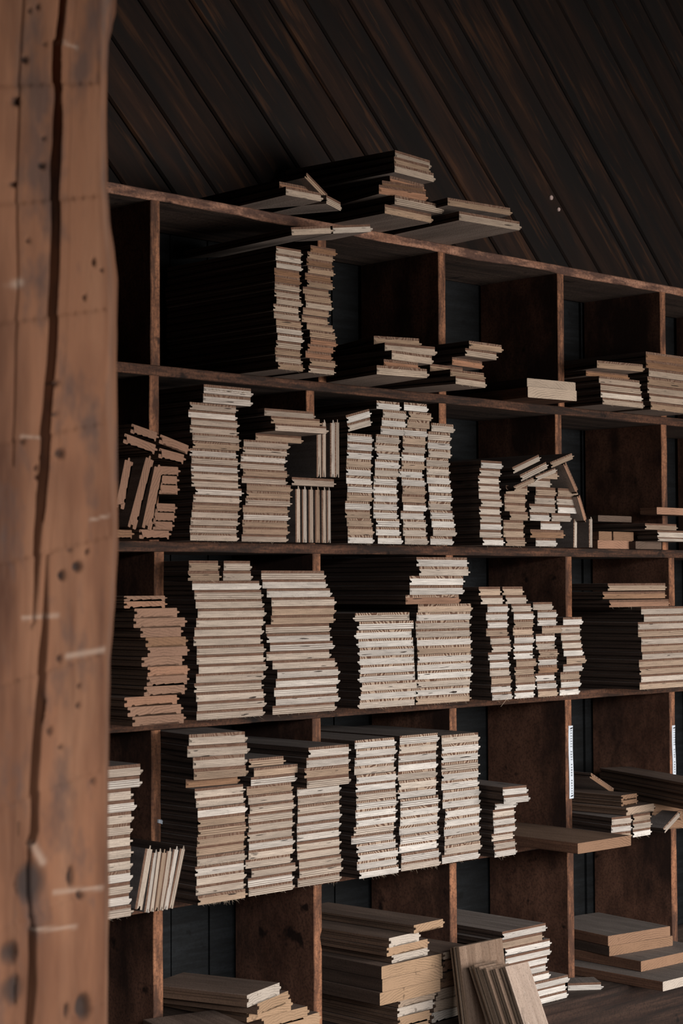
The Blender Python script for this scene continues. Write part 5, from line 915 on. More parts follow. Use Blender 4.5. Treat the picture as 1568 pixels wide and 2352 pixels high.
(1.0967, -0.1033, -0.1392, 0.0017, 0, 0.0728, 0.0167, 0.325, [0.512, 0.437, 0.366], 0.3, 0, 'pale narrow plywood floorboard, fourth from top, in fourth of four columns, fourth bin, third row', 0),
(1.0966, -0.1003, -0.122, 0.0011, 0, 0.0728, 0.0167, 0.322, [0.496, 0.423, 0.355], 0.3, 0, 'pale narrow plywood floorboard, third from top, in fourth of four columns, fourth bin, third row', 0),
(1.0984, -0.0987, -0.1048, -0.0051, 0, 0.0728, 0.0167, 0.32, [0.488, 0.416, 0.349], 0.3, 0, 'pale narrow plywood floorboard, second from top, in fourth of four columns, fourth bin, third row', 0),
(1.1058, -0.099, -0.0876, 0.0041, 0, 0.0728, 0.0167, 0.32, [0.621, 0.576, 0.526], 0.3, 0, 'white-edged narrow plywood floorboard, topmost, in fourth of four columns, fourth bin, third row', 0),
]),
('loose short boards lying on the four columns, fourth bin, third row','narrow',[
(0.8267, -0.105, -0.0388, 0, 0, 0.075, 0.0181, 0.104, [0.491, 0.419, 0.351], 0.1, 0, 'short board left, lower, on columns of fourth bin, third row', 0),
(0.9055, -0.105, -0.0388, 0, 0, 0.0748, 0.0181, 0.31, [0.531, 0.453, 0.38], 0.1, 0, 'short board middle, lower, on columns of fourth bin, third row', 0),
(0.8194, -0.105, -0.0202, 0, 0, 0.0748, 0.0181, 0.104, [0.421, 0.31, 0.226], 0.1, 0, 'short board left, upper, on columns of fourth bin, third row', 0),
(0.8943, -0.105, -0.0202, 0, 0, 0.0722, 0.0181, 0.31, [0.408, 0.301, 0.219], 0.1, 0, 'short board right, upper, on columns of fourth bin, third row', 0),
]),
('stack of thick boards at the right of the third row','wide',[
(1.4683, -0.0967, -0.2423, 0.0047, 0, 0.237, 0.0169, 0.31, [0.401, 0.296, 0.216], 0.15, 0, 'tan wide plywood floorboard, lowest, in right stack, third row', 0),
(1.47, -0.1012, -0.2249, -0.0065, 0, 0.237, 0.0169, 0.31, [0.55, 0.469, 0.394], 0.15, 0, 'pale wide plywood floorboard, second from bottom, in right stack, third row', 0),
(1.4676, -0.0989, -0.2075, -0.0064, 0, 0.237, 0.0169, 0.31, [0.431, 0.318, 0.232], 0.15, 0, 'tan wide plywood floorboard, third from bottom, in right stack, third row', 0),
(1.4657, -0.0984, -0.19, -0.0014, 0, 0.237, 0.0169, 0.31, [0.375, 0.277, 0.202], 0.15, 0, 'tan wide plywood floorboard, fourth from bottom, in right stack, third row', 0),
(1.4728, -0.1015, -0.1726, 0.0081, 0, 0.237, 0.0169, 0.31, [0.472, 0.403, 0.338], 0.15, 0, 'pale wide plywood floorboard, fifth from bottom, in right stack, third row', 0),
(1.4746, -0.098, -0.1552, 0.0041, 0, 0.237, 0.0169, 0.31, [0.431, 0.318, 0.232], 0.15, 0, 'tan wide plywood floorboard, sixth from bottom, in right stack, third row', 0),
(1.4693, -0.1033, -0.1378, -0.0051, 0, 0.237, 0.0169, 0.31, [0.502, 0.428, 0.359], 0.15, 0, 'pale wide plywood floorboard, seventh from bottom, in right stack, third row', 0),
(1.4653, -0.0971, -0.1204, -0.0015, 0, 0.237, 0.0169, 0.31, [0.406, 0.299, 0.218], 0.15, 0, 'tan wide plywood floorboard, seventh from top, in right stack, third row', 0),
(1.4638, -0.0976, -0.103, 0.0035, 0, 0.237, 0.0169, 0.31, [0.541, 0.461, 0.387], 0.15, 0, 'pale wide plywood floorboard, sixth from top, in right stack, third row', 0),
(1.4851, -0.0986, -0.0855, 0.0074, 0, 0.237, 0.0169, 0.31, [0.484, 0.413, 0.346], 0.15, 0, 'pale wide plywood floorboard, fifth from top, in right stack, third row', 0),
(1.4741, -0.1005, -0.0681, -0.005, 0, 0.237, 0.0169, 0.31, [0.477, 0.407, 0.342], 0.15, 0, 'pale wide plywood floorboard, fourth from top, in right stack, third row', 0),
(1.3732, -0.085, -0.0506, 0, 0, 0.2366, 0.0165, 0.3, [0.355, 0.197, 0.128], 0.1, 0, 'reddish shaded board, third from top, right stack, third row', 0),
(1.3544, -0.085, -0.0316, 0, 0, 0.2455, 0.0165, 0.3, [0.272, 0.157, 0.094], 0.1, 0, 'reddish shaded board, second from top, right stack, third row', 0),
(1.3647, -0.085, -0.0126, 0, 0, 0.229, 0.0165, 0.3, [0.414, 0.305, 0.222], 0.1, 0, 'reddish shaded board, topmost, right stack, third row', 0),
]),
('stack of wide floorboards beside the timber post, fourth row','wide',[
(-0.1971, -0.0967, -0.5723, -0.0016, 0, 0.1425, 0.0198, 0.318, [0.443, 0.365, 0.297], 0.3, 0, 'pale wide plywood floorboard, lowest, in stack half hidden by timber post, fourth row', 0),
(-0.1998, -0.0949, -0.552, 0.0034, 0, 0.1425, 0.0198, 0.316, [0.62, 0.556, 0.491], 0.3, 0, 'white-edged wide plywood floorboard, second from bottom, in stack half hidden by timber post, fourth row', 0),
(-0.2001, -0.0984, -0.5318, 0.007, 0, 0.1425, 0.0198, 0.319, [0.444, 0.367, 0.297], 0.3, 0, 'pale wide plywood floorboard, third from bottom, in stack half hidden by timber post, fourth row', 0),
(-0.1989, -0.0974, -0.5115, 0.0059, 0, 0.1425, 0.0198, 0.318, [0.585, 0.525, 0.463], 0.3, 0, 'white-edged wide plywood floorboard, fourth from bottom, in stack half hidden by timber post, fourth row', 0),
(-0.1968, -0.0945, -0.4913, 0.0009, 0, 0.1425, 0.0198, 0.316, [0.48, 0.397, 0.322], 0.3, 0, 'pale wide plywood floorboard, fifth from bottom, in stack half hidden by timber post, fourth row', 0),
(-0.1939, -0.0927, -0.471, 0.0005, 0, 0.1425, 0.0198, 0.314, [0.498, 0.411, 0.334], 0.3, 0, 'pale wide plywood floorboard, sixth from bottom, in stack half hidden by timber post, fourth row', 0),
(-0.1953, -0.0916, -0.4508, -0.0066, 0, 0.1425, 0.0198, 0.313, [0.497, 0.41, 0.333], 0.3, 0, 'pale wide plywood floorboard, seventh from bottom, in stack half hidden by timber post, fourth row', 0),
(-0.1969, -0.094, -0.4305, -0.0052, 0, 0.1425, 0.0198, 0.315, [0.472, 0.389, 0.316], 0.3, 0, 'pale wide plywood floorboard, sixth from top, in stack half hidden by timber post, fourth row', 0),
(-0.1954, -0.0956, -0.4103, -0.0017, 0, 0.1425, 0.0198, 0.317, [0.486, 0.401, 0.325], 0.3, 0, 'pale wide plywood floorboard, fifth from top, in stack half hidden by timber post, fourth row', 0),
(-0.1897, -0.0964, -0.39, -0.0021, 0, 0.1425, 0.0198, 0.318, [0.629, 0.565, 0.499], 0.3, 0, 'white-edged wide plywood floorboard, fourth from top, in stack half hidden by timber post, fourth row', 0),
(-0.1964, -0.0953, -0.3698, -0.007, 0, 0.1425, 0.0198, 0.316, [0.503, 0.415, 0.337], 0.3, 0, 'pale wide plywood floorboard, third from top, in stack half hidden by timber post, fourth row', 0),
(-0.1843, -0.1, -0.3494, 0, 0, 0.15, 0.0198, 0.3, [0.595, 0.534, 0.472], 0.1, 0, 'second from top floorboard jutting over stack beside timber post, fourth row', 0),
(-0.1826, -0.1, -0.3289, 0, 0, 0.15, 0.0198, 0.3, [0.477, 0.394, 0.32], 0.1, 0, 'topmost floorboard jutting over stack beside timber post, fourth row', 0),
]),
('floorboards leaning on edge in the left bin of the fourth row','wide',[
(-0.098, -0.1, -0.5103, 0, 1.3449, 0.1124, 0.016, 0.3, [0.484, 0.4, 0.324], 0.1, 0, 'floorboard leaning on edge, leftmost, apart from the rest, left bin, fourth row', 0),
(-0.0839, -0.1, -0.5174, 0, 1.3872, 0.1101, 0.0118, 0.3, [0.557, 0.5, 0.442], 0.1, 0, 'floorboard leaning on edge, second from left, left bin, fourth row', 0),
(-0.0739, -0.1, -0.5169, 0, 1.3971, 0.1109, 0.0118, 0.3, [0.515, 0.425, 0.345], 0.1, 0, 'floorboard leaning on edge, third from left, left bin, fourth row', 0),
(-0.0637, -0.1, -0.5181, 0, 1.3989, 0.1084, 0.0118, 0.3, [0.367, 0.262, 0.185], 0.1, 0, 'floorboard leaning on edge, fourth from left, left bin, fourth row', 0),
(-0.0522, -0.1, -0.5176, 0, 1.3835, 0.1097, 0.0118, 0.3, [0.49, 0.405, 0.328], 0.1, 0, 'floorboard leaning on edge, third from right, left bin, fourth row', 0),
(-0.0397, -0.1, -0.517, 0, 1.3344, 0.1121, 0.0118, 0.3, [0.613, 0.55, 0.486], 0.1, 0, 'floorboard leaning on edge, second from right, left bin, fourth row', 0),
(-0.0256, -0.1, -0.5173, 0, 1.304, 0.1124, 0.0118, 0.3, [0.504, 0.416, 0.337], 0.1, 0, 'floorboard leaning on edge, rightmost, left bin, fourth row', 0),
]),
('left stack of wide floorboards in the second bin, fourth row','wide',[
(0.0761, -0.1014, -0.5723, 0.001, 0, 0.1207, 0.017, 0.323, [0.393, 0.28, 0.198], 0.3, 0, 'tan wide plywood floorboard, lowest, in tall left stack, second bin, fourth row', 0),
(0.0743, -0.098, -0.5548, -0.0056, 0, 0.1207, 0.017, 0.319, [0.494, 0.408, 0.331], 0.3, 0, 'pale wide plywood floorboard, second from bottom, in tall left stack, second bin, fourth row', 0),
(0.0756, -0.0987, -0.5374, -0.0004, 0, 0.1207, 0.017, 0.32, [0.469, 0.387, 0.314], 0.3, 0, 'pale wide plywood floorboard, third from bottom, in tall left stack, second bin, fourth row', 0),
(0.0712, -0.1013, -0.5199, -0.0265, 0, 0.1207, 0.017, 0.323, [0.596, 0.535, 0.472], 0.3, 0, 'white-edged wide plywood floorboard, fourth from bottom, in tall left stack, second bin, fourth row', 0),
(0.0749, -0.101, -0.5025, 0.0003, 0, 0.1207, 0.017, 0.322, [0.445, 0.368, 0.298], 0.3, 0, 'pale wide plywood floorboard, fifth from bottom, in tall left stack, second bin, fourth row', 0),
(0.0761, -0.0972, -0.485, 0.0059, 0, 0.1207, 0.017, 0.318, [0.378, 0.27, 0.19], 0.3, 0, 'tan wide plywood floorboard, sixth from bottom, in tall left stack, second bin, fourth row', 0),
(0.0761, -0.0994, -0.4676, 0.0033, 0, 0.1207, 0.017, 0.321, [0.403, 0.288, 0.203], 0.3, 0, 'tan wide plywood floorboard, seventh from bottom, in tall left stack, second bin, fourth row', 0),
(0.0769, -0.1017, -0.4501, -0.0083, 0, 0.1207, 0.017, 0.323, [0.397, 0.284, 0.2], 0.3, 0, 'tan wide plywood floorboard, eighth from bottom, in tall left stack, second bin, fourth row', 0),
(0.0769, -0.1003, -0.4327, 0.006, 0, 0.1207, 0.017, 0.321, [0.4, 0.286, 0.201], 0.3, 0, 'tan wide plywood floorboard, ninth from bottom, in tall left stack, second bin, fourth row', 0),
(0.0755, -0.1023, -0.4152, -0.0005, 0, 0.1207, 0.017, 0.323, [0.627, 0.563, 0.497], 0.3, 0, 'white-edged wide plywood floorboard, eighth from top, in tall left stack, second bin, fourth row', 0),
(0.0757, -0.0972, -0.3978, 0.001, 0, 0.1207, 0.017, 0.319, [0.456, 0.377, 0.306], 0.3, 0, 'pale wide plywood floorboard, seventh from top, in tall left stack, second bin, fourth row', 0),
(0.0717, -0.0998, -0.3803, -0.0211, 0, 0.1207, 0.017, 0.321, [0.493, 0.407, 0.33], 0.3, 0, 'pale wide plywood floorboard, sixth from top, in tall left stack, second bin, fourth row', 0),
(0.0671, -0.085, -0.3627, -0.0873, 0, 0.1214, 0.016, 0.31, [0.229, 0.128, 0.074], 0.3, 0, 'dark, fifth from top floorboard on tall left stack, second bin, fourth row', 0),
(0.0611, -0.115, -0.3462, -0.1134, 0, 0.1199, 0.02, 0.31, [0.353, 0.252, 0.178], 0.3, 0, 'fourth from top floorboard on tall left stack, second bin, fourth row', 0),
(0.0589, -0.115, -0.3257, -0.1309, 0, 0.119, 0.02, 0.31, [0.473, 0.391, 0.317], 0.3, 0, 'third from top floorboard on tall left stack, second bin, fourth row', 0),
(0.057, -0.113, -0.3052, -0.2007, 0, 0.1302, 0.02, 0.31, [0.504, 0.417, 0.338], 0.3, 0, 'second from top floorboard on tall left stack, second bin, fourth row', 0),
(0.0571, -0.112, -0.2847, -0.1745, 0, 0.1235, 0.02, 0.31, [0.477, 0.394, 0.32], 0.3, 0, 'topmost floorboard on tall left stack, second bin, fourth row', 0),
]),
('middle stack of wide floorboards in the second bin, fourth row','wide',[
(0.2023, -0.0951, -0.5723, 0.0085, 0, 0.1171, 0.0164, 0.316, [0.46, 0.38, 0.308], 0.3, 0, 'pale wide plywood floorboard, lowest, in middle stack, second bin, fourth row', 0),
(0.2015, -0.0943, -0.5554, 0.0049, 0, 0.1171, 0.0164, 0.315, [0.615, 0.552, 0.487], 0.3, 0, 'white-edged wide plywood floorboard, second from bottom, in middle stack, second bin, fourth row', 0),
(0.21, -0.0946, -0.5385, 0.0035, 0, 0.1171, 0.0164, 0.316, [0.47, 0.388, 0.315], 0.3, 0, 'pale wide plywood floorboard, third from bottom, in middle stack, second bin, fourth row', 0),
(0.1984, -0.0918, -0.5216, -0.0089, 0, 0.1171, 0.0164, 0.313, [0.49, 0.404, 0.328], 0.3, 0, 'pale wide plywood floorboard, fourth from bottom, in middle stack, second bin, fourth row', 0),
(0.2033, -0.0942, -0.5048, 0.0038, 0, 0.1171, 0.0164, 0.315, [0.503, 0.415, 0.337], 0.3, 0, 'pale wide plywood floorboard, fifth from bottom, in middle stack, second bin, fourth row', 0),
(0.2035, -0.0951, -0.4879, 0.0054, 0, 0.1171, 0.0164, 0.316, [0.539, 0.484, 0.428], 0.3, 0, 'white-edged wide plywood floorboard, sixth from bottom, in middle stack, second bin, fourth row', 0),
(0.2012, -0.0941, -0.471, -0.0034, 0, 0.1171, 0.0164, 0.315, [0.467, 0.386, 0.313], 0.3, 0, 'pale wide plywood floorboard, seventh from bottom, in middle stack, second bin, fourth row', 0),
(0.2034, -0.0946, -0.4541, 0.0086, 0, 0.1171, 0.0164, 0.316, [0.474, 0.392, 0.318], 0.3, 0, 'pale wide plywood floorboard, eighth from bottom, in middle stack, second bin, fourth row', 0),
(0.2026, -0.0946, -0.4372, 0.0068, 0, 0.1171, 0.0164, 0.316, [0.468, 0.387, 0.314], 0.3, 0, 'pale wide plywood floorboard, seventh from top, in middle stack, second bin, fourth row', 0),
(0.2048, -0.0962, -0.4203, 0.0101, 0, 0.1171, 0.0164, 0.317, [0.516, 0.426, 0.346], 0.3, 0, 'pale wide plywood floorboard, sixth from top, in middle stack, second bin, fourth row', 0),
(0.2045, -0.093, -0.4034, -0.0035, 0, 0.1171, 0.0164, 0.314, [0.496, 0.409, 0.332], 0.3, 0, 'pale wide plywood floorboard, fifth from top, in middle stack, second bin, fourth row', 0),
(0.2021, -0.0917, -0.3866, -0.0086, 0, 0.1171, 0.0164, 0.313, [0.37, 0.264, 0.186], 0.3, 0, 'tan wide plywood floorboard, fourth from top, in middle stack, second bin, fourth row', 0),
(0.2086, -0.0957, -0.3697, 0.0016, 0, 0.1171, 0.0164, 0.317, [0.564, 0.507, 0.447], 0.3, 0, 'white-edged wide plywood floorboard, third from top, in middle stack, second bin, fourth row', 0),
(0.2146, -0.0972, -0.3528, 0.0088, 0, 0.1171, 0.0164, 0.318, [0.393, 0.281, 0.198], 0.3, 0, 'tan wide plywood floorboard, second from top, in middle stack, second bin, fourth row', 0),
(0.1965, -0.09, -0.3358, 0, 0, 0.0941, 0.016, 0.3, [0.401, 0.286, 0.202], 0.2, 0, 'tan floorboard topmost on middle stack, second bin, fourth row', 0),
]),
('right stack of wide floorboards in the second bin, fourth row','wide',[
(0.3368, -0.0842, -0.5723, 0.0027, 0, 0.1188, 0.0168, 0.305, [0.457, 0.378, 0.306], 0.3, 0, 'pale wide plywood floorboard, lowest, in right stack, second bin, fourth row', 0),
(0.3403, -0.0853, -0.555, 0.0055, 0, 0.1188, 0.0168, 0.306, [0.492, 0.406, 0.33], 0.3, 0, 'pale wide plywood floorboard, second from bottom, in right stack, second bin, fourth row', 0),
(0.3397, -0.0855, -0.5377, 0.0003, 0, 0.1188, 0.0168, 0.307, [0.469, 0.388, 0.314], 0.3, 0, 'pale wide plywood floorboard, third from bottom, in right stack, second bin, fourth row', 0),
(0.3376, -0.083, -0.5204, 0.0013, 0, 0.1188, 0.0168, 0.304, [0.507, 0.419, 0.34], 0.3, 0, 'pale wide plywood floorboard, fourth from bottom, in right stack, second bin, fourth row', 0),
(0.3322, -0.0883, -0.5031, -0.01, 0, 0.1188, 0.0168, 0.309, [0.479, 0.396, 0.321], 0.3, 0, 'pale wide plywood floorboard, fifth from bottom, in right stack, second bin, fourth row', 0),
(0.3371, -0.0827, -0.4858, 0.0057, 0, 0.1188, 0.0168, 0.304, [0.59, 0.53, 0.468], 0.3, 0, 'white-edged wide plywood floorboard, sixth from bottom, in right stack, second bin, fourth row', 0),
(0.3349, -0.0854, -0.4685, -0.0102, 0, 0.1188, 0.0168, 0.306, [0.592, 0.531, 0.469], 0.3, 0, 'white-edged wide plywood floorboard, seventh from bottom, in right stack, second bin, fourth row', 0),
(0.3385, -0.0839, -0.4512, -0.0072, 0, 0.1188, 0.0168, 0.305, [0.587, 0.527, 0.466], 0.3, 0, 'white-edged wide plywood floorboard, eighth from bottom, in right stack, second bin, fourth row', 0),
(0.3364, -0.0852, -0.4339, 0.0083, 0, 0.1188, 0.0168, 0.306, [0.474, 0.391, 0.317], 0.3, 0, 'pale wide plywood floorboard, seventh from top, in right stack, second bin, fourth row', 0),
(0.3383, -0.0838, -0.4166, 0.0102, 0, 0.1188, 0.0168, 0.305, [0.458, 0.378, 0.307], 0.3, 0, 'pale wide plywood floorboard, sixth from top, in right stack, second bin, fourth row', 0),
(0.3359, -0.0852, -0.3993, -0.0047, 0, 0.1188, 0.0168, 0.306, [0.578, 0.519, 0.458], 0.3, 0, 'white-edged wide plywood floorboard, fifth from top, in right stack, second bin, fourth row', 0),
(0.3332, -0.115, -0.3819, 0, 0, 0.1183, 0.0188, 0.31, [0.498, 0.411, 0.334], 0.3, 0, 'fourth from top floorboard jutting on right stack, second bin, fourth row', 0),
(0.3298, -0.115, -0.3627, 0, 0, 0.1242, 0.0188, 0.31, [0.401, 0.287, 0.202], 0.3, 0, 'third from top floorboard jutting on right stack, second bin, fourth row', 0),
(0.3324, -0.115, -0.3435, 0, 0, 0.1177, 0.0188, 0.31, [0.57, 0.512, 0.452], 0.3, 0, 'second from top floorboard jutting on right stack, second bin, fourth row', 0),
(0.3356, -0.115, -0.3243, 0, 0, 0.1144, 0.0188, 0.31, [0.606, 0.544, 0.48], 0.3, 0, 'topmost floorboard jutting on right stack, second bin, fourth row', 0),
]),
('wide floorboards stacked in three white-ended columns of the third bin, fourth row','wide',[
(0.4892, -0.0975, -0.5723, 0.0054, 0, 0.1186, 0.0164, 0.319, [0.633, 0.587, 0.536], 0.95, 0, 'white-edged wide plywood floorboard, lowest, in left of three columns, third bin, fourth row', 0),
(0.4853, -0.0953, -0.5554, 0.0091, 0, 0.1186, 0.0164, 0.316, [0.661, 0.613, 0.56], 0.95, 0, 'white-edged wide plywood floorboard, second from bottom, in left of three columns, third bin, fourth row', 0),
(0.4859, -0.0983, -0.5385, -0.0092, 0, 0.1186, 0.0164, 0.319, [0.609, 0.565, 0.516], 0.95, 0, 'white-edged wide plywood floorboard, third from bottom, in left of three columns, third bin, fourth row', 0),
(0.4847, -0.0943, -0.5216, 0.0096, 0, 0.1186, 0.0164, 0.315, [0.631, 0.585, 0.534], 0.95, 0, 'white-edged wide plywood floorboard, fourth from bottom, in left of three columns, third bin, fourth row', 0),
(0.4767, -0.0919, -0.5047, -0.0563, 0, 0.1186, 0.0164, 0.313, [0.638, 0.591, 0.54], 0.95, 0, 'white-edged wide plywood floorboard, fifth from bottom, in left of three columns, third bin, fourth row', 0),
(0.4805, -0.0929, -0.4879, -0.0116, 0, 0.1186, 0.0164, 0.314, [0.521, 0.444, 0.373], 0.95, 0, 'pale wide plywood floorboard, sixth from bottom, in left of three columns, third bin, fourth row', 0),
(0.4833, -0.0958, -0.471, 0.006, 0, 0.1186, 0.0164, 0.317, [0.648, 0.601, 0.549], 0.95, 0, 'white-edged wide plywood floorboard, seventh from bottom, in left of three columns, third bin, fourth row', 0),
(0.4818, -0.0965, -0.4541, -0.0092, 0, 0.1186, 0.0164, 0.317, [0.657, 0.609, 0.556], 0.95, 0, 'white-edged wide plywood floorboard, eighth from bottom, in left of three columns, third bin, fourth row', 0),
(0.4823, -0.0984, -0.4372, -0.0073, 0, 0.1186, 0.0164, 0.319, [0.628, 0.583, 0.532], 0.95, 0, 'white-edged wide plywood floorboard, eighth from top, in left of three columns, third bin, fourth row', 0),
(0.4831, -0.0968, -0.4203, -0.0024, 0, 0.1186, 0.0164, 0.318, [0.518, 0.442, 0.371], 0.95, 0, 'pale wide plywood floorboard, seventh from top, in left of three columns, third bin, fourth row', 0),
(0.4858, -0.0928, -0.4034, -0.0045, 0, 0.1186, 0.0164, 0.314, [0.602, 0.559, 0.51], 0.95, 0, 'white-edged wide plywood floorboard, sixth from top, in left of three columns, third bin, fourth row', 0),
(0.4836, -0.0974, -0.3865, 0.0001, 0, 0.1186, 0.0164, 0.318, [0.599, 0.556, 0.507], 0.95, 0, 'white-edged wide plywood floorboard, fifth from top, in left of three columns, third bin, fourth row', 0),
(0.4827, -0.0923, -0.3696, 0.0016, 0, 0.1186, 0.0164, 0.313, [0.492, 0.419, 0.352], 0.95, 0, 'pale wide plywood floorboard, fourth from top, in left of three columns, third bin, fourth row', 0),
(0.4833, -0.0929, -0.3527, 0.0039, 0, 0.1186, 0.0164, 0.314, [0.605, 0.561, 0.512], 0.95, 0, 'white-edged wide plywood floorboard, third from top, in left of three columns, third bin, fourth row', 0),
(0.4856, -0.0946, -0.3358, 0.0062, 0, 0.1186, 0.0164, 0.316, [0.649, 0.601, 0.549], 0.95, 0, 'white-edged wide plywood floorboard, second from top, in left of three columns, third bin, fourth row', 0),
(0.4853, -0.0916, -0.319, -0.004, 0, 0.1186, 0.0164, 0.313, [0.638, 0.591, 0.54], 0.95, 0, 'white-edged wide plywood floorboard, topmost, in left of three columns, third bin, fourth row', 0),
(0.6141, -0.0921, -0.5723, -0.0051, 0, 0.1179, 0.0176, 0.313, [0.534, 0.455, 0.382], 0.9, 0, 'pale wide plywood floorboard, lowest, in middle of three columns, third bin, fourth row', 0),
(0.6135, -0.0929, -0.5542, 0.0064, 0, 0.1179, 0.0176, 0.314, [0.594, 0.55, 0.503], 0.9, 0, 'white-edged wide plywood floorboard, second from bottom, in middle of three columns, third bin, fourth row', 0),
(0.6131, -0.0872, -0.5361, 0.0081, 0, 0.1179, 0.0176, 0.308, [0.618, 0.573, 0.523], 0.9, 0, 'white-edged wide plywood floorboard, third from bottom, in middle of three columns, third bin, fourth row', 0),
(0.6124, -0.0922, -0.518, -0.0064, 0, 0.1179, 0.0176, 0.313, [0.65, 0.603, 0.551], 0.9, 0, 'white-edged wide plywood floorboard, fourth from bottom, in middle of three columns, third bin, fourth row', 0),
(0.6119, -0.0895, -0.4999, -0.003, 0, 0.1179, 0.0176, 0.311, [0.595, 0.552, 0.504], 0.9, 0, 'white-edged wide plywood floorboard, fifth from bottom, in middle of three columns, third bin, fourth row', 0),
(0.6136, -0.09, -0.4818, 0.0077, 0, 0.1179, 0.0176, 0.311, [0.633, 0.587, 0.536], 0.9, 0, 'white-edged wide plywood floorboard, sixth from bottom, in middle of three columns, third bin, fourth row', 0),
(0.6126, -0.0924, -0.4637, 0.002, 0, 0.1179, 0.0176, 0.314, [0.598, 0.555, 0.507], 0.9, 0, 'white-edged wide plywood floorboard, seventh from bottom, in middle of three columns, third bin, fourth row', 0),
(0.6123, -0.0928, -0.4455, -0.0062, 0, 0.1179, 0.0176, 0.314, [0.629, 0.583, 0.532], 0.9, 0, 'white-edged wide plywood floorboard, eighth from bottom, in middle of three columns, third bin, fourth row', 0),
(0.6116, -0.087, -0.4274, -0.0046, 0, 0.1179, 0.0176, 0.308, [0.664, 0.616, 0.563], 0.9, 0, 'white-edged wide plywood floorboard, seventh from top, in middle of three columns, third bin, fourth row', 0),
(0.6131, -0.0878, -0.4093, 0.0097, 0, 0.1179, 0.0176, 0.309, [0.538, 0.459, 0.385], 0.9, 0, 'pale wide plywood floorboard, sixth from top, in middle of three columns, third bin, fourth row', 0),
(0.6122, -0.0865, -0.3912, -0.0026, 0, 0.1179, 0.0176, 0.308, [0.473, 0.404, 0.339], 0.9, 0, 'pale wide plywood floorboard, fifth from top, in middle of three columns, third bin, fourth row', 0),
(0.6129, -0.0874, -0.3731, -0.0009, 0, 0.1179, 0.0176, 0.309, [0.656, 0.608, 0.555], 0.9, 0, 'white-edged wide plywood floorboard, fourth from top, in middle of three columns, third bin, fourth row', 0),
(0.6133, -0.087, -0.355, 0.0043, 0, 0.1179, 0.0176, 0.308, [0.596, 0.553, 0.505], 0.9, 0, 'white-edged wide plywood floorboard, third from top, in middle of three columns, third bin, fourth row', 0),
(0.6133, -0.089, -0.3369, 0.0096, 0, 0.1179, 0.0176, 0.31, [0.484, 0.413, 0.346], 0.9, 0, 'pale wide plywood floorboard, second from top, in middle of three columns, third bin, fourth row', 0),
(0.6141, -0.0909, -0.3188, -0.0055, 0, 0.1179, 0.0176, 0.312, [0.587, 0.545, 0.497], 0.9, 0, 'white-edged wide plywood floorboard, topmost, in middle of three columns, third bin, fourth row', 0),
(0.7469, -0.0819, -0.5723, 0.0083, 0, 0.1197, 0.0184, 0.303, [0.66, 0.612, 0.559], 0.9, 0, 'white-edged wide plywood floorboard, lowest, in right of three columns, third bin, fourth row', 0),
(0.747, -0.0882, -0.5534, 0.0147, 0, 0.1197, 0.0184, 0.309, [0.53, 0.452, 0.379], 0.9, 0, 'pale wide plywood floorboard, second from bottom, in right of three columns, third bin, fourth row', 0),
(0.7496, -0.0851, -0.5345, 0.044, 0, 0.1197, 0.0184, 0.306, [0.531, 0.453, 0.38], 0.9, 0, 'pale wide plywood floorboard, third from bottom, in right of three columns, third bin, fourth row', 0),
(0.7494, -0.0838, -0.5156, 0.0394, 0, 0.1197, 0.0184, 0.305, [0.614, 0.57, 0.52], 0.9, 0, 'white-edged wide plywood floorboard, fourth from bottom, in right of three columns, third bin, fourth row', 0),
(0.7497, -0.0852, -0.4967, 0.0497, 0, 0.1197, 0.0184, 0.307, [0.583, 0.54, 0.493], 0.9, 0, 'white-edged wide plywood floorboard, fifth from bottom, in right of three columns, third bin, fourth row', 0),
(0.7495, -0.0873, -0.4778, 0.0469, 0, 0.1197, 0.0184, 0.308, [0.661, 0.613, 0.56], 0.9, 0, 'white-edged wide plywood floorboard, sixth from bottom, in right of three columns, third bin, fourth row', 0),
(0.7464, -0.0852, -0.4589, 0.0086, 0, 0.1197, 0.0184, 0.306, [0.574, 0.532, 0.486], 0.9, 0, 'white-edged wide plywood floorboard, seventh from bottom, in right of three columns, third bin, fourth row', 0),
(0.7454, -0.087, -0.44, 0.0091, 0, 0.1197, 0.0184, 0.308, [0.607, 0.563, 0.514], 0.9, 0, 'white-edged wide plywood floorboard, seventh from top, in right of three columns, third bin, fourth row', 0),
(0.7452, -0.0831, -0.4211, 0.0096, 0, 0.1197, 0.0184, 0.304, [0.654, 0.606, 0.554], 0.9, 0, 'white-edged wide plywood floorboard, sixth from top, in right of three columns, third bin, fourth row', 0),
(0.7451, -0.0853, -0.4022, -0.0034, 0, 0.1197, 0.0184, 0.307, [0.594, 0.551, 0.503], 0.9, 0, 'white-edged wide plywood floorboard, fifth from top, in right of three columns, third bin, fourth row', 0),
(0.7432, -0.0859, -0.3833, -0.0035, 0, 0.1197, 0.0184, 0.307, [0.474, 0.404, 0.339], 0.9, 0, 'pale wide plywood floorboard, fourth from top, in right of three columns, third bin, fourth row', 0),
(0.7448, -0.0846, -0.3644, 0.0013, 0, 0.1197, 0.0184, 0.306, [0.585, 0.543, 0.496], 0.9, 0, 'white-edged wide plywood floorboard, third from top, in right of three columns, third bin, fourth row', 0),
(0.7443, -0.0868, -0.3455, -0.0012, 0, 0.1197, 0.0184, 0.308, [0.654, 0.606, 0.554], 0.9, 0, 'white-edged wide plywood floorboard, second from top, in right of three columns, third bin, fourth row', 0),
(0.743, -0.0873, -0.3266, -0.0002, 0, 0.1197, 0.0184, 0.309, [0.506, 0.432, 0.362], 0.9, 0, 'pale wide plywood floorboard, topmost, in right of three columns, third bin, fourth row', 0),
]),
('short stack of narrow floorboards by the jutting plank, fourth row','narrow',[
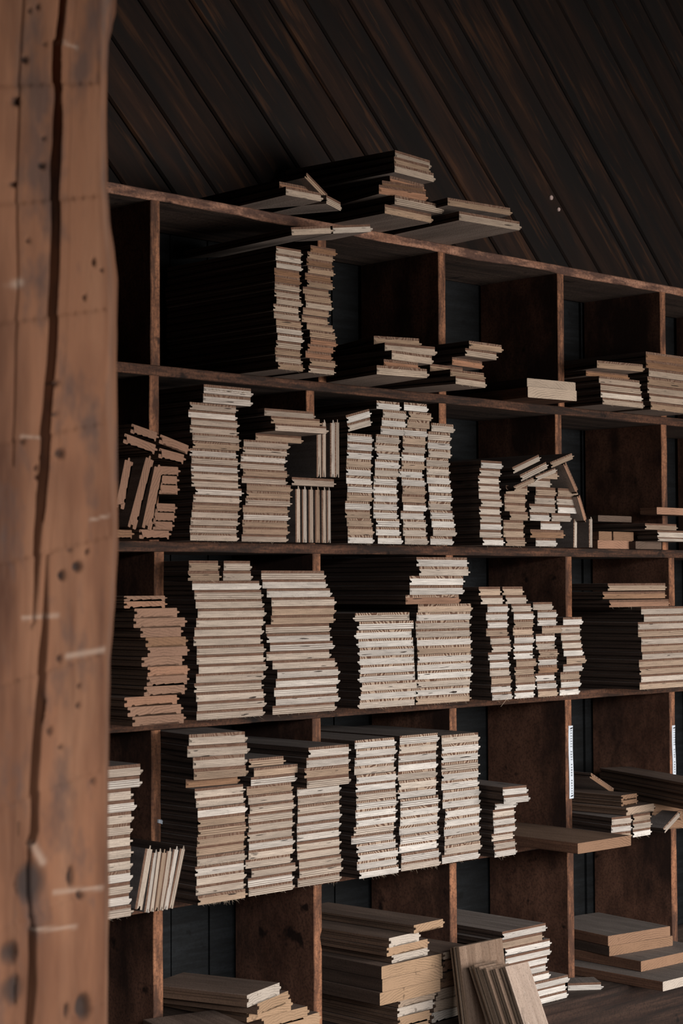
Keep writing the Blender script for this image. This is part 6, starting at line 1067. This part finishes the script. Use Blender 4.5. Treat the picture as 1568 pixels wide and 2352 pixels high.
(0.8657, -0.1024, -0.5723, 0.0003, 0, 0.0741, 0.0161, 0.324, [0.659, 0.611, 0.558], 0.2, 0, 'white-edged narrow plywood floorboard, lowest, in short stack right of white columns, fourth row', 0),
(0.864, -0.102, -0.5557, -0.0092, 0, 0.0741, 0.0161, 0.323, [0.479, 0.408, 0.343], 0.2, 0, 'pale narrow plywood floorboard, second from bottom, in short stack right of white columns, fourth row', 0),
(0.8635, -0.0967, -0.539, -0.0101, 0, 0.0741, 0.0161, 0.318, [0.551, 0.47, 0.394], 0.2, 0, 'pale narrow plywood floorboard, third from bottom, in short stack right of white columns, fourth row', 0),
(0.8641, -0.1028, -0.5224, -0.0044, 0, 0.0741, 0.0161, 0.324, [0.576, 0.534, 0.488], 0.2, 0, 'white-edged narrow plywood floorboard, fourth from bottom, in short stack right of white columns, fourth row', 0),
(0.8639, -0.1014, -0.5057, -0.0075, 0, 0.0741, 0.0161, 0.322, [0.614, 0.57, 0.52], 0.2, 0, 'white-edged narrow plywood floorboard, fifth from bottom, in short stack right of white columns, fourth row', 0),
(0.8645, -0.0999, -0.4891, -0.0012, 0, 0.0741, 0.0161, 0.321, [0.537, 0.458, 0.384], 0.2, 0, 'pale narrow plywood floorboard, fourth from top, in short stack right of white columns, fourth row', 0),
(0.8685, -0.1022, -0.4724, -0.0014, 0, 0.0741, 0.0161, 0.324, [0.592, 0.549, 0.501], 0.2, 0, 'white-edged narrow plywood floorboard, third from top, in short stack right of white columns, fourth row', 0),
(0.8534, -0.145, -0.4557, -0.096, 0, 0.0783, 0.0172, 0.34, [0.627, 0.582, 0.531], 0.1, 0, 'white-ended board second from top, jutting on short stack by the plank, fourth row', 0),
(0.8487, -0.145, -0.4379, -0.1135, 0, 0.0749, 0.0172, 0.34, [0.584, 0.542, 0.495], 0.1, 0, 'white-ended board topmost, jutting on short stack by the plank, fourth row', 0),
]),
('thick plank jutting out of the fourth row','plank',[
(1.0828, -0.1973, -0.5725, -0.0184, 0, 0.1833, 0.0225, 0.42, [0.256, 0.147, 0.09], 0.3, 0, 'broad thick brown plank jutting forward from the fourth row shelf', 0),
]),
('small pile of mixed boards in the fifth bin, fourth row','narrow',[
(1.2388, -0.125, -0.5722, -0.1309, 0, 0.069, 0.0167, 0.33, [0.417, 0.308, 0.224], 0.1, 0, 'lowest left board in small pile, fifth bin, fourth row', 0),
(1.3168, -0.125, -0.5722, 0, 0, 0.072, 0.0167, 0.33, [0.641, 0.594, 0.543], 0.1, 0, 'lowest right board in small pile, fifth bin, fourth row', 0),
(1.2398, -0.125, -0.555, -0.1222, 0, 0.069, 0.0167, 0.33, [0.59, 0.547, 0.5], 0.1, 0, 'second layer left board in small pile, fifth bin, fourth row', 0),
(1.3177, -0.125, -0.555, 0, 0, 0.0733, 0.0167, 0.33, [0.476, 0.406, 0.34], 0.1, 0, 'second layer right board in small pile, fifth bin, fourth row', 0),
(1.2414, -0.125, -0.5378, -0.1047, 0, 0.0674, 0.0167, 0.33, [0.476, 0.406, 0.341], 0.1, 0, 'third layer left board in small pile, fifth bin, fourth row', 0),
(1.3172, -0.125, -0.5378, 0, 0, 0.0699, 0.0167, 0.33, [0.407, 0.3, 0.219], 0.1, 0, 'third layer right board in small pile, fifth bin, fourth row', 0),
]),
('softwood boards crowning the small pile in the fifth bin, fourth row','soft',[
(1.3125, -0.125, -0.5203, 0.0524, 0, 0.1192, 0.0175, 0.33, [0.4, 0.295, 0.215], 0.9, 0, 'orange slanted-grain softwood board on small pile, fifth bin, fourth row', 0),
(1.2976, -0.105, -0.5021, 0.0349, 0, 0.0676, 0.012, 0.31, [0.251, 0.145, 0.087], 0.2, 0, 'lower of two thin brown boards on top of small pile, fourth row', 0),
(1.2976, -0.105, -0.4896, 0.0349, 0, 0.0676, 0.012, 0.31, [0.248, 0.143, 0.086], 0.2, 0, 'upper of two thin brown boards on top of small pile, fourth row', 0),
]),
('boards leaning or tilted in the fifth bin, fourth row','wide',[
(1.4218, -0.135, -0.5542, 0, 0.5055, 0.0743, 0.014, 0.075, [0.519, 0.443, 0.372], 0.3, 0, 'wide board tilted up right of the small pile, fifth bin, fourth row', 0),
(1.3054, -0.02, -0.4656, 0, -0.4644, 0.1018, 0.012, 0.2, [0.269, 0.155, 0.093], 0.3, 0, 'dark board tilted down behind the small pile, fifth bin, fourth row', 0),
]),
('long dark boards stacked at the right edge, fourth row','soft',[
(1.4598, -0.0987, -0.5723, -0.3979, 0, 0.089, 0.02, 0.25, [0.263, 0.152, 0.091], 0.3, 0, 'long dark board running back to the last divider, lowest of six, fourth row', 0),
(1.4556, -0.0987, -0.5518, -0.3979, 0, 0.089, 0.02, 0.25, [0.242, 0.14, 0.084], 0.3, 0, 'long dark board running back to the last divider, second from bottom of six, fourth row', 0),
(1.4593, -0.0987, -0.5313, -0.3979, 0, 0.089, 0.02, 0.25, [0.256, 0.148, 0.089], 0.3, 0, 'long dark board running back to the last divider, third from bottom of six, fourth row', 0),
(1.3817, -0.2831, -0.5108, -0.3979, 0, 0.089, 0.02, 0.45, [0.242, 0.139, 0.084], 0.3, 0, 'long dark board running back to the last divider, third from top of six, fourth row', 0),
(1.3823, -0.2831, -0.4903, -0.3979, 0, 0.089, 0.02, 0.45, [0.253, 0.146, 0.088], 0.3, 0, 'long dark board running back to the last divider, second from top of six, fourth row', 0),
(1.3825, -0.2831, -0.4698, -0.3979, 0, 0.089, 0.02, 0.45, [0.275, 0.159, 0.095], 0.3, 0, 'long dark board running back to the last divider, topmost of six, fourth row', 0),
]),
('grooved softwood floorboards fanned in the second bin, bottom row','soft',[
(0.295, -0.06, -0.9025, 0.0349, 0, 0.155, 0.0247, 0.28, [0.38, 0.245, 0.15], 0.6, 0, 'grooved softwood board at base of second bin pile, lowest, bottom row', 0),
(0.295, -0.06, -0.8772, 0.0873, 0, 0.155, 0.0247, 0.28, [0.351, 0.226, 0.138], 0.6, 0, 'grooved softwood board at base of second bin pile, second from bottom, bottom row', 0),
(0.2957, -0.06, -0.8519, 0.1396, 0, 0.155, 0.0247, 0.28, [0.405, 0.261, 0.16], 0.6, 0, 'grooved softwood board at base of second bin pile, third from bottom, bottom row', 0),
(0.2545, -0.0754, -0.8266, 0.0524, 0, 0.13, 0.0226, 0.27, [0.379, 0.244, 0.149], 0.6, 0, 'grooved softwood board jutting furthest right, fourth from top, second bin, bottom row', 0),
(0.2053, -0.0854, -0.8033, 0.1047, 0, 0.13, 0.0226, 0.27, [0.403, 0.26, 0.159], 0.6, 0, 'grooved softwood board third from top, second bin, bottom row', 0),
(0.1831, -0.1199, -0.78, 0.2967, 0, 0.118, 0.0226, 0.24, [0.366, 0.236, 0.144], 0.6, 0, 'grooved softwood board second from top, with pale notch, second bin, bottom row', 0),
(0.1431, -0.138, -0.7567, 0.3141, 0, 0.125, 0.0226, 0.21, [0.484, 0.413, 0.347], 0.6, 0, 'grooved softwood board topmost, dark knot on top face, second bin, bottom row', 0),
(0.0097, -0.154, -0.81, -0.2443, 0, 0.15, 0.026, 0.14, [0.274, 0.158, 0.095], 0.3, 0, 'brown softwood board angled at left of second bin pile, bottom row', 0),
(0.1051, -0.03, -0.9025, -0.1396, 0, 0.1, 0.09, 0.2, [0.254, 0.147, 0.088], 0.1, 0, 'low brown block under the angled board, second bin, bottom row', 0),
]),
('mixed boards piled in the third bin, bottom row','soft',[
(0.5965, -0.085, -0.9025, 0.0, 0, 0.098, 0.0195, 0.315, [0.36, 0.232, 0.142], 0.6, 0, 'grooved softwood board lowest of tall pile, third bin, bottom row', 0),
(0.5996, -0.085, -0.8825, 0.0, 0, 0.1001, 0.02, 0.315, [0.372, 0.24, 0.147], 0.6, 0, 'grooved softwood board second from bottom of tall pile, third bin, bottom row', 0),
(0.606, -0.083, -0.862, 0.0349, 0, 0.1145, 0.0175, 0.315, [0.518, 0.442, 0.371], 0.6, 0, 'pale frayed board third from bottom of tall pile, third bin, bottom row', 0),
(0.6101, -0.083, -0.844, 0.0349, 0, 0.1172, 0.017, 0.315, [0.368, 0.272, 0.198], 0.6, 0, 'grooved board under the thick planks of tall pile, bottom row', 0),
(0.5817, -0.0919, -0.75, 0.0524, 0, 0.1176, 0.016, 0.315, [0.479, 0.409, 0.343], 0.6, 0, 'pale frayed board just above thick planks, third bin, bottom row', 0),
(0.57, -0.0965, -0.7335, 0.0524, 0, 0.1321, 0.0175, 0.315, [0.393, 0.253, 0.155], 0.6, 0, 'brown grooved board third from top of tall pile, bottom row', 0),
(0.5552, -0.1015, -0.7155, 0.0698, 0, 0.1, 0.019, 0.315, [0.536, 0.457, 0.383], 0.6, 0, 'striped-end grooved board second from top of tall pile, bottom row', 0),
(0.6218, -0.1065, -0.696, 0.0698, 0, 0.1, 0.017, 0.315, [0.402, 0.259, 0.159], 0.6, 0, 'striped-end moulded board topmost of tall pile, third bin, bottom row', 0),
]),
('three thick planks in the tall pile of the third bin, bottom row','plank',[
(0.5735, -0.0984, -0.8265, 0.0175, 0, 0.1797, 0.025, 0.315, [0.381, 0.246, 0.15], 0.6, 0, 'thick plank, lowest of three in tall pile, third bin, bottom row', 0),
(0.5807, -0.0984, -0.801, 0.0175, 0, 0.1803, 0.025, 0.315, [0.377, 0.243, 0.149], 0.6, 0, 'thick plank, middle of three in tall pile, third bin, bottom row', 0),
(0.5781, -0.0984, -0.7755, 0.0175, 0, 0.1787, 0.025, 0.315, [0.381, 0.246, 0.15], 0.6, 0, 'thick plank, topmost of three in tall pile, third bin, bottom row', 0),
]),
('boards stacked behind the leaning boards, third bin, bottom row','soft',[
(0.7368, -0.05, -0.9023, 0, 0, 0.099, 0.0205, 0.26, [0.495, 0.423, 0.355], 0.6, 0, 'lowest board in pile right of thick planks, third bin, bottom row', 0),
(0.7434, -0.05, -0.8813, 0, 0, 0.099, 0.022, 0.26, [0.414, 0.305, 0.222], 0.6, 0, 'second from bottom board in pile right of thick planks, third bin, bottom row', 0),
(0.75, -0.05, -0.8588, 0, 0, 0.099, 0.022, 0.26, [0.392, 0.289, 0.211], 0.6, 0, 'third from bottom board in pile right of thick planks, third bin, bottom row', 0),
(0.7531, -0.05, -0.8363, 0.0175, 0, 0.099, 0.0145, 0.26, [0.27, 0.156, 0.094], 0.6, 0, 'fourth from bottom board in pile right of thick planks, third bin, bottom row', 0),
(0.7632, -0.05, -0.8213, 0.2443, 0, 0.099, 0.0185, 0.26, [0.242, 0.139, 0.084], 0.6, 0, 'fourth from top board in pile right of thick planks, third bin, bottom row', 0),
(0.7722, -0.05, -0.8023, 0, 0, 0.099, 0.0205, 0.049, [0.381, 0.212, 0.138], 0.6, 0, 'third from top board in pile right of thick planks, third bin, bottom row', 0),
(0.7789, -0.05, -0.7813, 0, 0, 0.099, 0.0155, 0.049, [0.279, 0.161, 0.097], 0.6, 0, 'second from top board in pile right of thick planks, third bin, bottom row', 0),
(0.7298, -0.09, -0.7652, 0.0524, 0, 0.105, 0.0145, 0.3, [0.4, 0.295, 0.215], 0.2, 0, 'black-topped softwood board crowning pile right of thick planks, bottom row', 0),
]),
('plywood floorboards stacked behind the leaning boards, bottom row','wide',[
(0.9978, -0.0998, -0.9023, 0.0008, 0, 0.1542, 0.0165, 0.321, [0.595, 0.551, 0.503], 0.1, 0, 'white-edged wide plywood floorboard, lowest, in stack behind leaning boards, fourth bin, bottom row', 0),
(0.9927, -0.0992, -0.8853, -0.007, 0, 0.1542, 0.0165, 0.32, [0.595, 0.552, 0.504], 0.1, 0, 'white-edged wide plywood floorboard, second from bottom, in stack behind leaning boards, fourth bin, bottom row', 0),
(0.9975, -0.1033, -0.8682, -0.0085, 0, 0.1542, 0.0165, 0.324, [0.596, 0.553, 0.505], 0.1, 0, 'white-edged wide plywood floorboard, third from bottom, in stack behind leaning boards, fourth bin, bottom row', 0),
(0.938, -0.099, -0.8512, -0.0008, 0, 0.1542, 0.0165, 0.32, [0.64, 0.594, 0.542], 0.1, 0, 'white-edged wide plywood floorboard, fourth from bottom, in stack behind leaning boards, fourth bin, bottom row', 0),
(0.9294, -0.0974, -0.8341, 0.0045, 0, 0.1542, 0.0165, 0.318, [0.597, 0.554, 0.506], 0.1, 0, 'white-edged wide plywood floorboard, fifth from bottom, in stack behind leaning boards, fourth bin, bottom row', 0),
(0.9319, -0.0994, -0.8171, 0.0055, 0, 0.1542, 0.0165, 0.32, [0.583, 0.54, 0.493], 0.1, 0, 'white-edged wide plywood floorboard, fifth from top, in stack behind leaning boards, fourth bin, bottom row', 0),
(0.9376, -0.1025, -0.8001, 0.0019, 0, 0.1542, 0.0165, 0.324, [0.585, 0.543, 0.495], 0.1, 0, 'white-edged wide plywood floorboard, fourth from top, in stack behind leaning boards, fourth bin, bottom row', 0),
(0.9425, -0.0983, -0.783, -0.007, 0, 0.1542, 0.0165, 0.319, [0.663, 0.615, 0.562], 0.1, 0, 'white-edged wide plywood floorboard, third from top, in stack behind leaning boards, fourth bin, bottom row', 0),
(0.9172, -0.1, -0.7659, 0, 0, 0.15, 0.0172, 0.32, [0.393, 0.29, 0.211], 0.1, 0, 'floorboard second from top, set back at right, behind leaning boards, bottom row', 0),
(0.9292, -0.1, -0.7481, 0, 0, 0.15, 0.0172, 0.32, [0.612, 0.568, 0.518], 0.1, 0, 'floorboard broad and grey-topped, topmost, behind leaning boards, bottom row', 0),
]),
('plywood boards leaning against the rack front, bottom row','wide',[
(0.7384, -0.2359, -1.499, 0, 0, 0.14, 0.0165, 0.771, [0.422, 0.311, 0.227], 0, 0, 'tall brown floorboard behind the other large leaning board, bottom row', 1.419),
(0.7287, -0.2539, -1.499, 0, 0, 0.14, 0.0165, 0.777, [0.402, 0.296, 0.216], 0, 0, 'large brown-faced floorboard leaning flat, leftmost front, bottom row', 1.419),
(0.7016, -0.4981, -1.499, 0, 0, 0.075, 0.0165, 0.801, [0.501, 0.428, 0.359], 0, 0, 'narrower leaning floorboard, rearmost of five, bottom row', 1.154),
(0.6944, -0.5174, -1.499, 0, 0, 0.075, 0.0165, 0.803, [0.546, 0.466, 0.391], 0, 0, 'narrower leaning floorboard, second from rear of five, bottom row', 1.154),
(0.6943, -0.5352, -1.499, 0, 0, 0.075, 0.0165, 0.801, [0.533, 0.454, 0.381], 0, 0, 'narrower leaning floorboard, middle of five, bottom row', 1.154),
(0.702, -0.5536, -1.499, 0, 0, 0.075, 0.0165, 0.801, [0.39, 0.287, 0.209], 0, 0, 'narrower leaning floorboard, second from front of five, bottom row', 1.154),
(0.7109, -0.5745, -1.499, 0, 0, 0.075, 0.0165, 0.807, [0.594, 0.551, 0.503], 0, 0, 'narrower leaning floorboard, frontmost of five, pale scratched face, bottom row', 1.154),
]),
('single plywood board poking out below the last divider, bottom row','wide',[
(1.157, -0.083, -0.9023, -0.6458, 0, 0.082, 0.0165, 0.0573, [0.604, 0.56, 0.511], 0.1, 0, 'plywood board with grey top poking out at divider foot, bottom row', 0),
]),
('broad thick planks stacked in the last bin, bottom row','plank',[
(1.4145, -0.2142, -0.9023, 0.0, 0, 0.3, 0.0211, 0.36, [0.505, 0.431, 0.361], 0.4, 0, 'frayed pale-edged plank lowest in last bin, bottom row', 0),
(1.4416, -0.122, -0.8808, -0.0436, 0, 0.25, 0.0236, 0.24, [0.291, 0.167, 0.102], 0.4, 0, 'cracked brown plank second from bottom in last bin, bottom row', 0),
(1.4156, -0.0456, -0.8568, -0.1396, 0, 0.21, 0.0231, 0.24, [0.273, 0.157, 0.094], 0.4, 0, 'dark brown plank second from top in last bin, bottom row', 0),
(1.4102, -0.0443, -0.8333, -0.1396, 0, 0.205, 0.0231, 0.24, [0.288, 0.165, 0.101], 0.4, 0, 'broad plank with saw marks topmost in last bin, bottom row', 0),
]),
]
# ---------------------------------------------------------------- boards
def extrude_profile(prof, L, m_end, m_sides, yoff=0, seg=1):
    """prof: list of (x, z, material index of the side strip that starts here)"""
    bm = bmesh.new(); n = len(prof); rings = []
    for k in range(seg+1):
        y = yoff+L*k/seg
        rings.append([bm.verts.new((p[0], y, p[1])) for p in prof])
    for a, b in zip(rings, rings[1:]):
        for i in range(n):
            j = (i+1) % n
            f = bm.faces.new((a[i], a[j], b[j], b[i])); f.material_index = prof[i][2]
    f1 = bm.faces.new(rings[0][::-1]); f1.material_index = 0
    f2 = bm.faces.new(rings[-1]); f2.material_index = 0
    bmesh.ops.triangulate(bm, faces=[f1, f2]); bmesh.ops.recalc_face_normals(bm, faces=bm.faces[:])
    return bm
MC = {}
def ply_meshes(w, t, L, mirror, skin):
    """tongue-and-groove plywood core (0 end, 1 side, 2 underside) and its hardwood face"""
    key = ('p', round(w/.002), round(t/.0004), round(L/.008), mirror, skin)
    if key in MC: return MC[key]
    w = round(w/.002)*.002; h = w/2; tv = t*.29; tc = t-tv; g = min(.0062, w*.075); a, b = tc*.40, tc*.68
    P = [(-h+.0006, 0, 2), (h-.0006-g, 0, 1), (h-g, .0006, 1), (h-g, a, 1), (h, a+.0004, 1), (h, b-.0004, 1), (h-g, b, 1), (h-g, tc, 1), (-h, tc, 1), (-h, b+.0003, 1), (-h+g, b, 1), (-h+g, a, 1), (-h, a-.0003, 1), (-h, .0006, 1)]
    V = [(-h, tc, 1), (h-g, tc, 1), (h-g, t-.0007, 2), (h-g-.0007, t, 2), (-h+.0007, t, 2), (-h, t-.0007, 1)]
    if mirror: P = [(-x, z, m) for x, z, m in P]; V = [(-x, z, m) for x, z, m in V]
    top = {0: VEN_TOP, 1: LEAN_FACE, 2: PALE_FACE, 3: GREY_TOP}[skin]
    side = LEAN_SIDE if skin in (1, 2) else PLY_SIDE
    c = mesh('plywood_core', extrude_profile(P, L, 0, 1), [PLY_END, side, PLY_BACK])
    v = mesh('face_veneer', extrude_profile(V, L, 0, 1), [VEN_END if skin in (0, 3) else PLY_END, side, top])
    MC[key] = (c, v); return c, v
def soft_mesh(w, t, L, mirror, top=None):
    key = ('s', round(w/.002), round(t/.0004), round(L/.008), mirror)
    if key in MC: return MC[key]
    h = w/2; g = .006; a, b = t*.42, t*.68; P = [(-h+g, 0, 1)]
    n = 4; body = 2*h-2*g
    for k in range(n):                                    # scalloped relief grooves underneath
        c = -h+g+body*(k+.5)/n; r = min(.0042, body/n*.3)
        for q in range(6):
            an = PI-PI*q/5; P.append((c+r*math.cos(an), r*.85*math.sin(an), 1))
    P += [(h-g, 0, 1), (h-g, a, 1), (h-.0015, a+.0005, 1), (h, (a+b)/2, 1), (h-.0015, b-.0005, 1), (h-g, b, 1), (h-g, t-.001, 1), (h-g-.001, t, 2), (-h+.001, t, 2), (-h, t-.001, 1), (-h, b+.0006, 1), (-h+g, b, 1), (-h+g, a, 1), (-h, a-.0006, 1), (-h, .001, 1), (-h+.002, 0, 1)]
    # groove edge is wider than the relief zone: keep winding simple
    if mirror: P = [(-x, z, m) for x, z, m in P]
    m = mesh('grooved_board', extrude_profile(P, L, 0, 1), [SOFT_END, SOFT_SIDE, SOFT_TOP]); MC[key] = m; return m
def plank_mesh(w, t, L, dark, rough, warm):
    key = ('k', round(w, 3), round(t, 4), round(L, 2), dark, rough, warm)
    if key in MC: return MC[key]
    h = w/2; N = 9; c = .0012
    P = [(-h+c, 0, 1), (h-c, 0, 1), (h, c, 1), (h, t-c, 1), (h-c, t, 2)]
    for i in range(1, N): x = h-c-(w-2*c)*i/N; P.append((x, t+noise.noise((x*30, w*50, t*90))*.0009*rough, 2))
    P += [(-h+c, t, 1), (-h, t-c, 1), (-h, c, 1)]
    m = mesh('wooden_plank', extrude_profile(P, L, 0, 1), [SOFT_END, DARK_SIDE if dark else WARM_SIDE, WARM_TOP if warm else (GREY_TOP if not dark else SOFT_TOP)]); MC[key] = m; return m
NAMES = {'wide': 'wide_floorboard', 'narrow': 'narrow_floorboard', 'soft': 'grooved_board', 'plank': 'wooden_plank'}
CATS = {'wide': 'floorboard', 'narrow': 'floorboard', 'soft': 'board', 'plank': 'plank'}
DIM = {'soft': .78, 'plank': .78}
cnt = 0
for group, kind, items in BOARDS:
    for (X, Y, Z, yaw, roll, w_, t, L, c, stripe, flip, label, pitch) in items:
        cnt += 1; rnd = random.Random(cnt)
        k = DIM.get(kind, 1.0); colr = (c[0]*k, c[1]*k, c[2]*k, 1)
        rot = (pitch, -roll, yaw); nm = NAMES[kind]
        if kind in ('wide', 'narrow'):
            skin = 0
            if pitch > .5: skin = 2 if 'frontmost' in label else 1
            elif 'grey' in label: skin = 3
            cm, vm = ply_meshes(w_, t, L, bool(flip), skin)
            root = link(nm, None, loc=(X, Y, Z)); root.rotation_euler = rot
            a = link('plywood_core', cm, root); b = link('face_veneer', vm, root)
            st = stripe*(.85 if rnd.random() < .85 else .25) if stripe > .5 else stripe*rnd.random()
            a.color = colr; b.color = (*colr[:3], st)
            if pitch > .5: b.color = (.5, .4, .32, 1)
        else:
            me = soft_mesh(w_, t, L, bool(flip)) if kind == 'soft' else plank_mesh(w_, t, L, 'dark' in label or 'three in tall' in label, 'frayed' in label, 'broad thick brown' in label)
            root = link(nm, me, loc=(X, Y, Z)); root.rotation_euler = rot; root.color = colr
        tag(root, label, CATS[kind], group)

# ---------------------------------------------------------------- torn fibres on some freshly cut ends
def fibres(w_, seed, n, up, t):
    rnd = random.Random(seed); bm = bmesh.new()
    for _ in range(n):
        x = rnd.uniform(-w_/2+.006, w_/2-.010); z = t-.0005 if up else rnd.choice((.0004, .0004, t*.5)); L = rnd.uniform(.003, .009)*(1.3 if rnd.random() < .15 else 1)
        a = rnd.uniform(-.9, .9); d = Vector((math.sin(a), -rnd.uniform(.3, .9), (math.cos(a) if up else -math.cos(a))*rnd.uniform(.4, 1))).normalized()
        c = Vector((d.z, 0, -d.x))*.00022; p = Vector((x, -.0002, z)); bend = Vector((rnd.uniform(-1, 1), -.5, rnd.uniform(-.5, .5)))*L*.3
        pts = [p, p+d*L*.5, p+d*L+bend]
        prev = None
        for i, q in enumerate(pts):
            k = (1, .8, .15)[i]; cur = [bm.verts.new(q+c*k), bm.verts.new(q-c*k), bm.verts.new(q+Vector((0, -.0003*k, 0)))]
            if prev:
                for m in range(3): bm.faces.new((prev[m], prev[(m+1) % 3], cur[(m+1) % 3], cur[m]))
            else: bm.faces.new(cur)
            prev = cur
        bm.faces.new(prev[::-1])
    bmesh.ops.recalc_face_normals(bm, faces=bm.faces[:])
    return mesh('frayed_fibres', bm, [FIBRE])
FIBRE = NT('torn_fibre'); FIBRE.b.inputs['Base Color'].default_value = (.55, .44, .33, 1); FIBRE = FIBRE.m
for o in list(COL.objects):
    if o.get('category') == 'floorboard' and not o.parent:
        lb = o['label']; rnd = random.Random(lb)
        low = 'lowest' in lb; crown = lb.startswith('white-edged') and 'topmost, in tall stack, second bin, second row' in lb
        if low or crown or rnd.random() < .07:
            core = o.children[0]; dm = [max(v.co[i] for v in core.data.vertices)-min(v.co[i] for v in core.data.vertices) for i in (0, 2)]
            f = link('frayed_fibres', fibres(dm[0], lb, 46 if crown or 'tall left stack' in lb else 16, crown, dm[1]*(1/.73)), o); f['kind'] = 'stuff'
# one long curl of shaving caught under the third-row shelf edge boards
def sliver(pts, r, label):
    bm = bmesh.new(); P = [Vector(p) for p in pts]; o0 = P[0].copy(); prev = None
    for i, p in enumerate(P):
        k = r*(1-.6*i/(len(P)-1)); cur = [bm.verts.new(p-o0+Vector(v)*k) for v in ((1, 0, 0), (0, -.5, .8), (-1, 0, 0), (0, .5, -.8))]
        if prev:
            for m in range(4): bm.faces.new((prev[m], prev[(m+1) % 4], cur[(m+1) % 4], cur[m]))
        else: bm.faces.new(cur[::-1])
        prev = cur
    bm.faces.new(prev); bmesh.ops.recalc_face_normals(bm, faces=bm.faces[:])
    s_ = link('wood_sliver', mesh('wood_sliver', bm, [FIBRE]), loc=o0); tag(s_, label, 'sliver')
sliver([(0.8554, -0.1215, -0.2346), (0.8401, -0.126, -0.2429), (0.8283, -0.124, -0.2543)], .0007, 'long pale wood sliver sticking out below the narrow columns, third row')
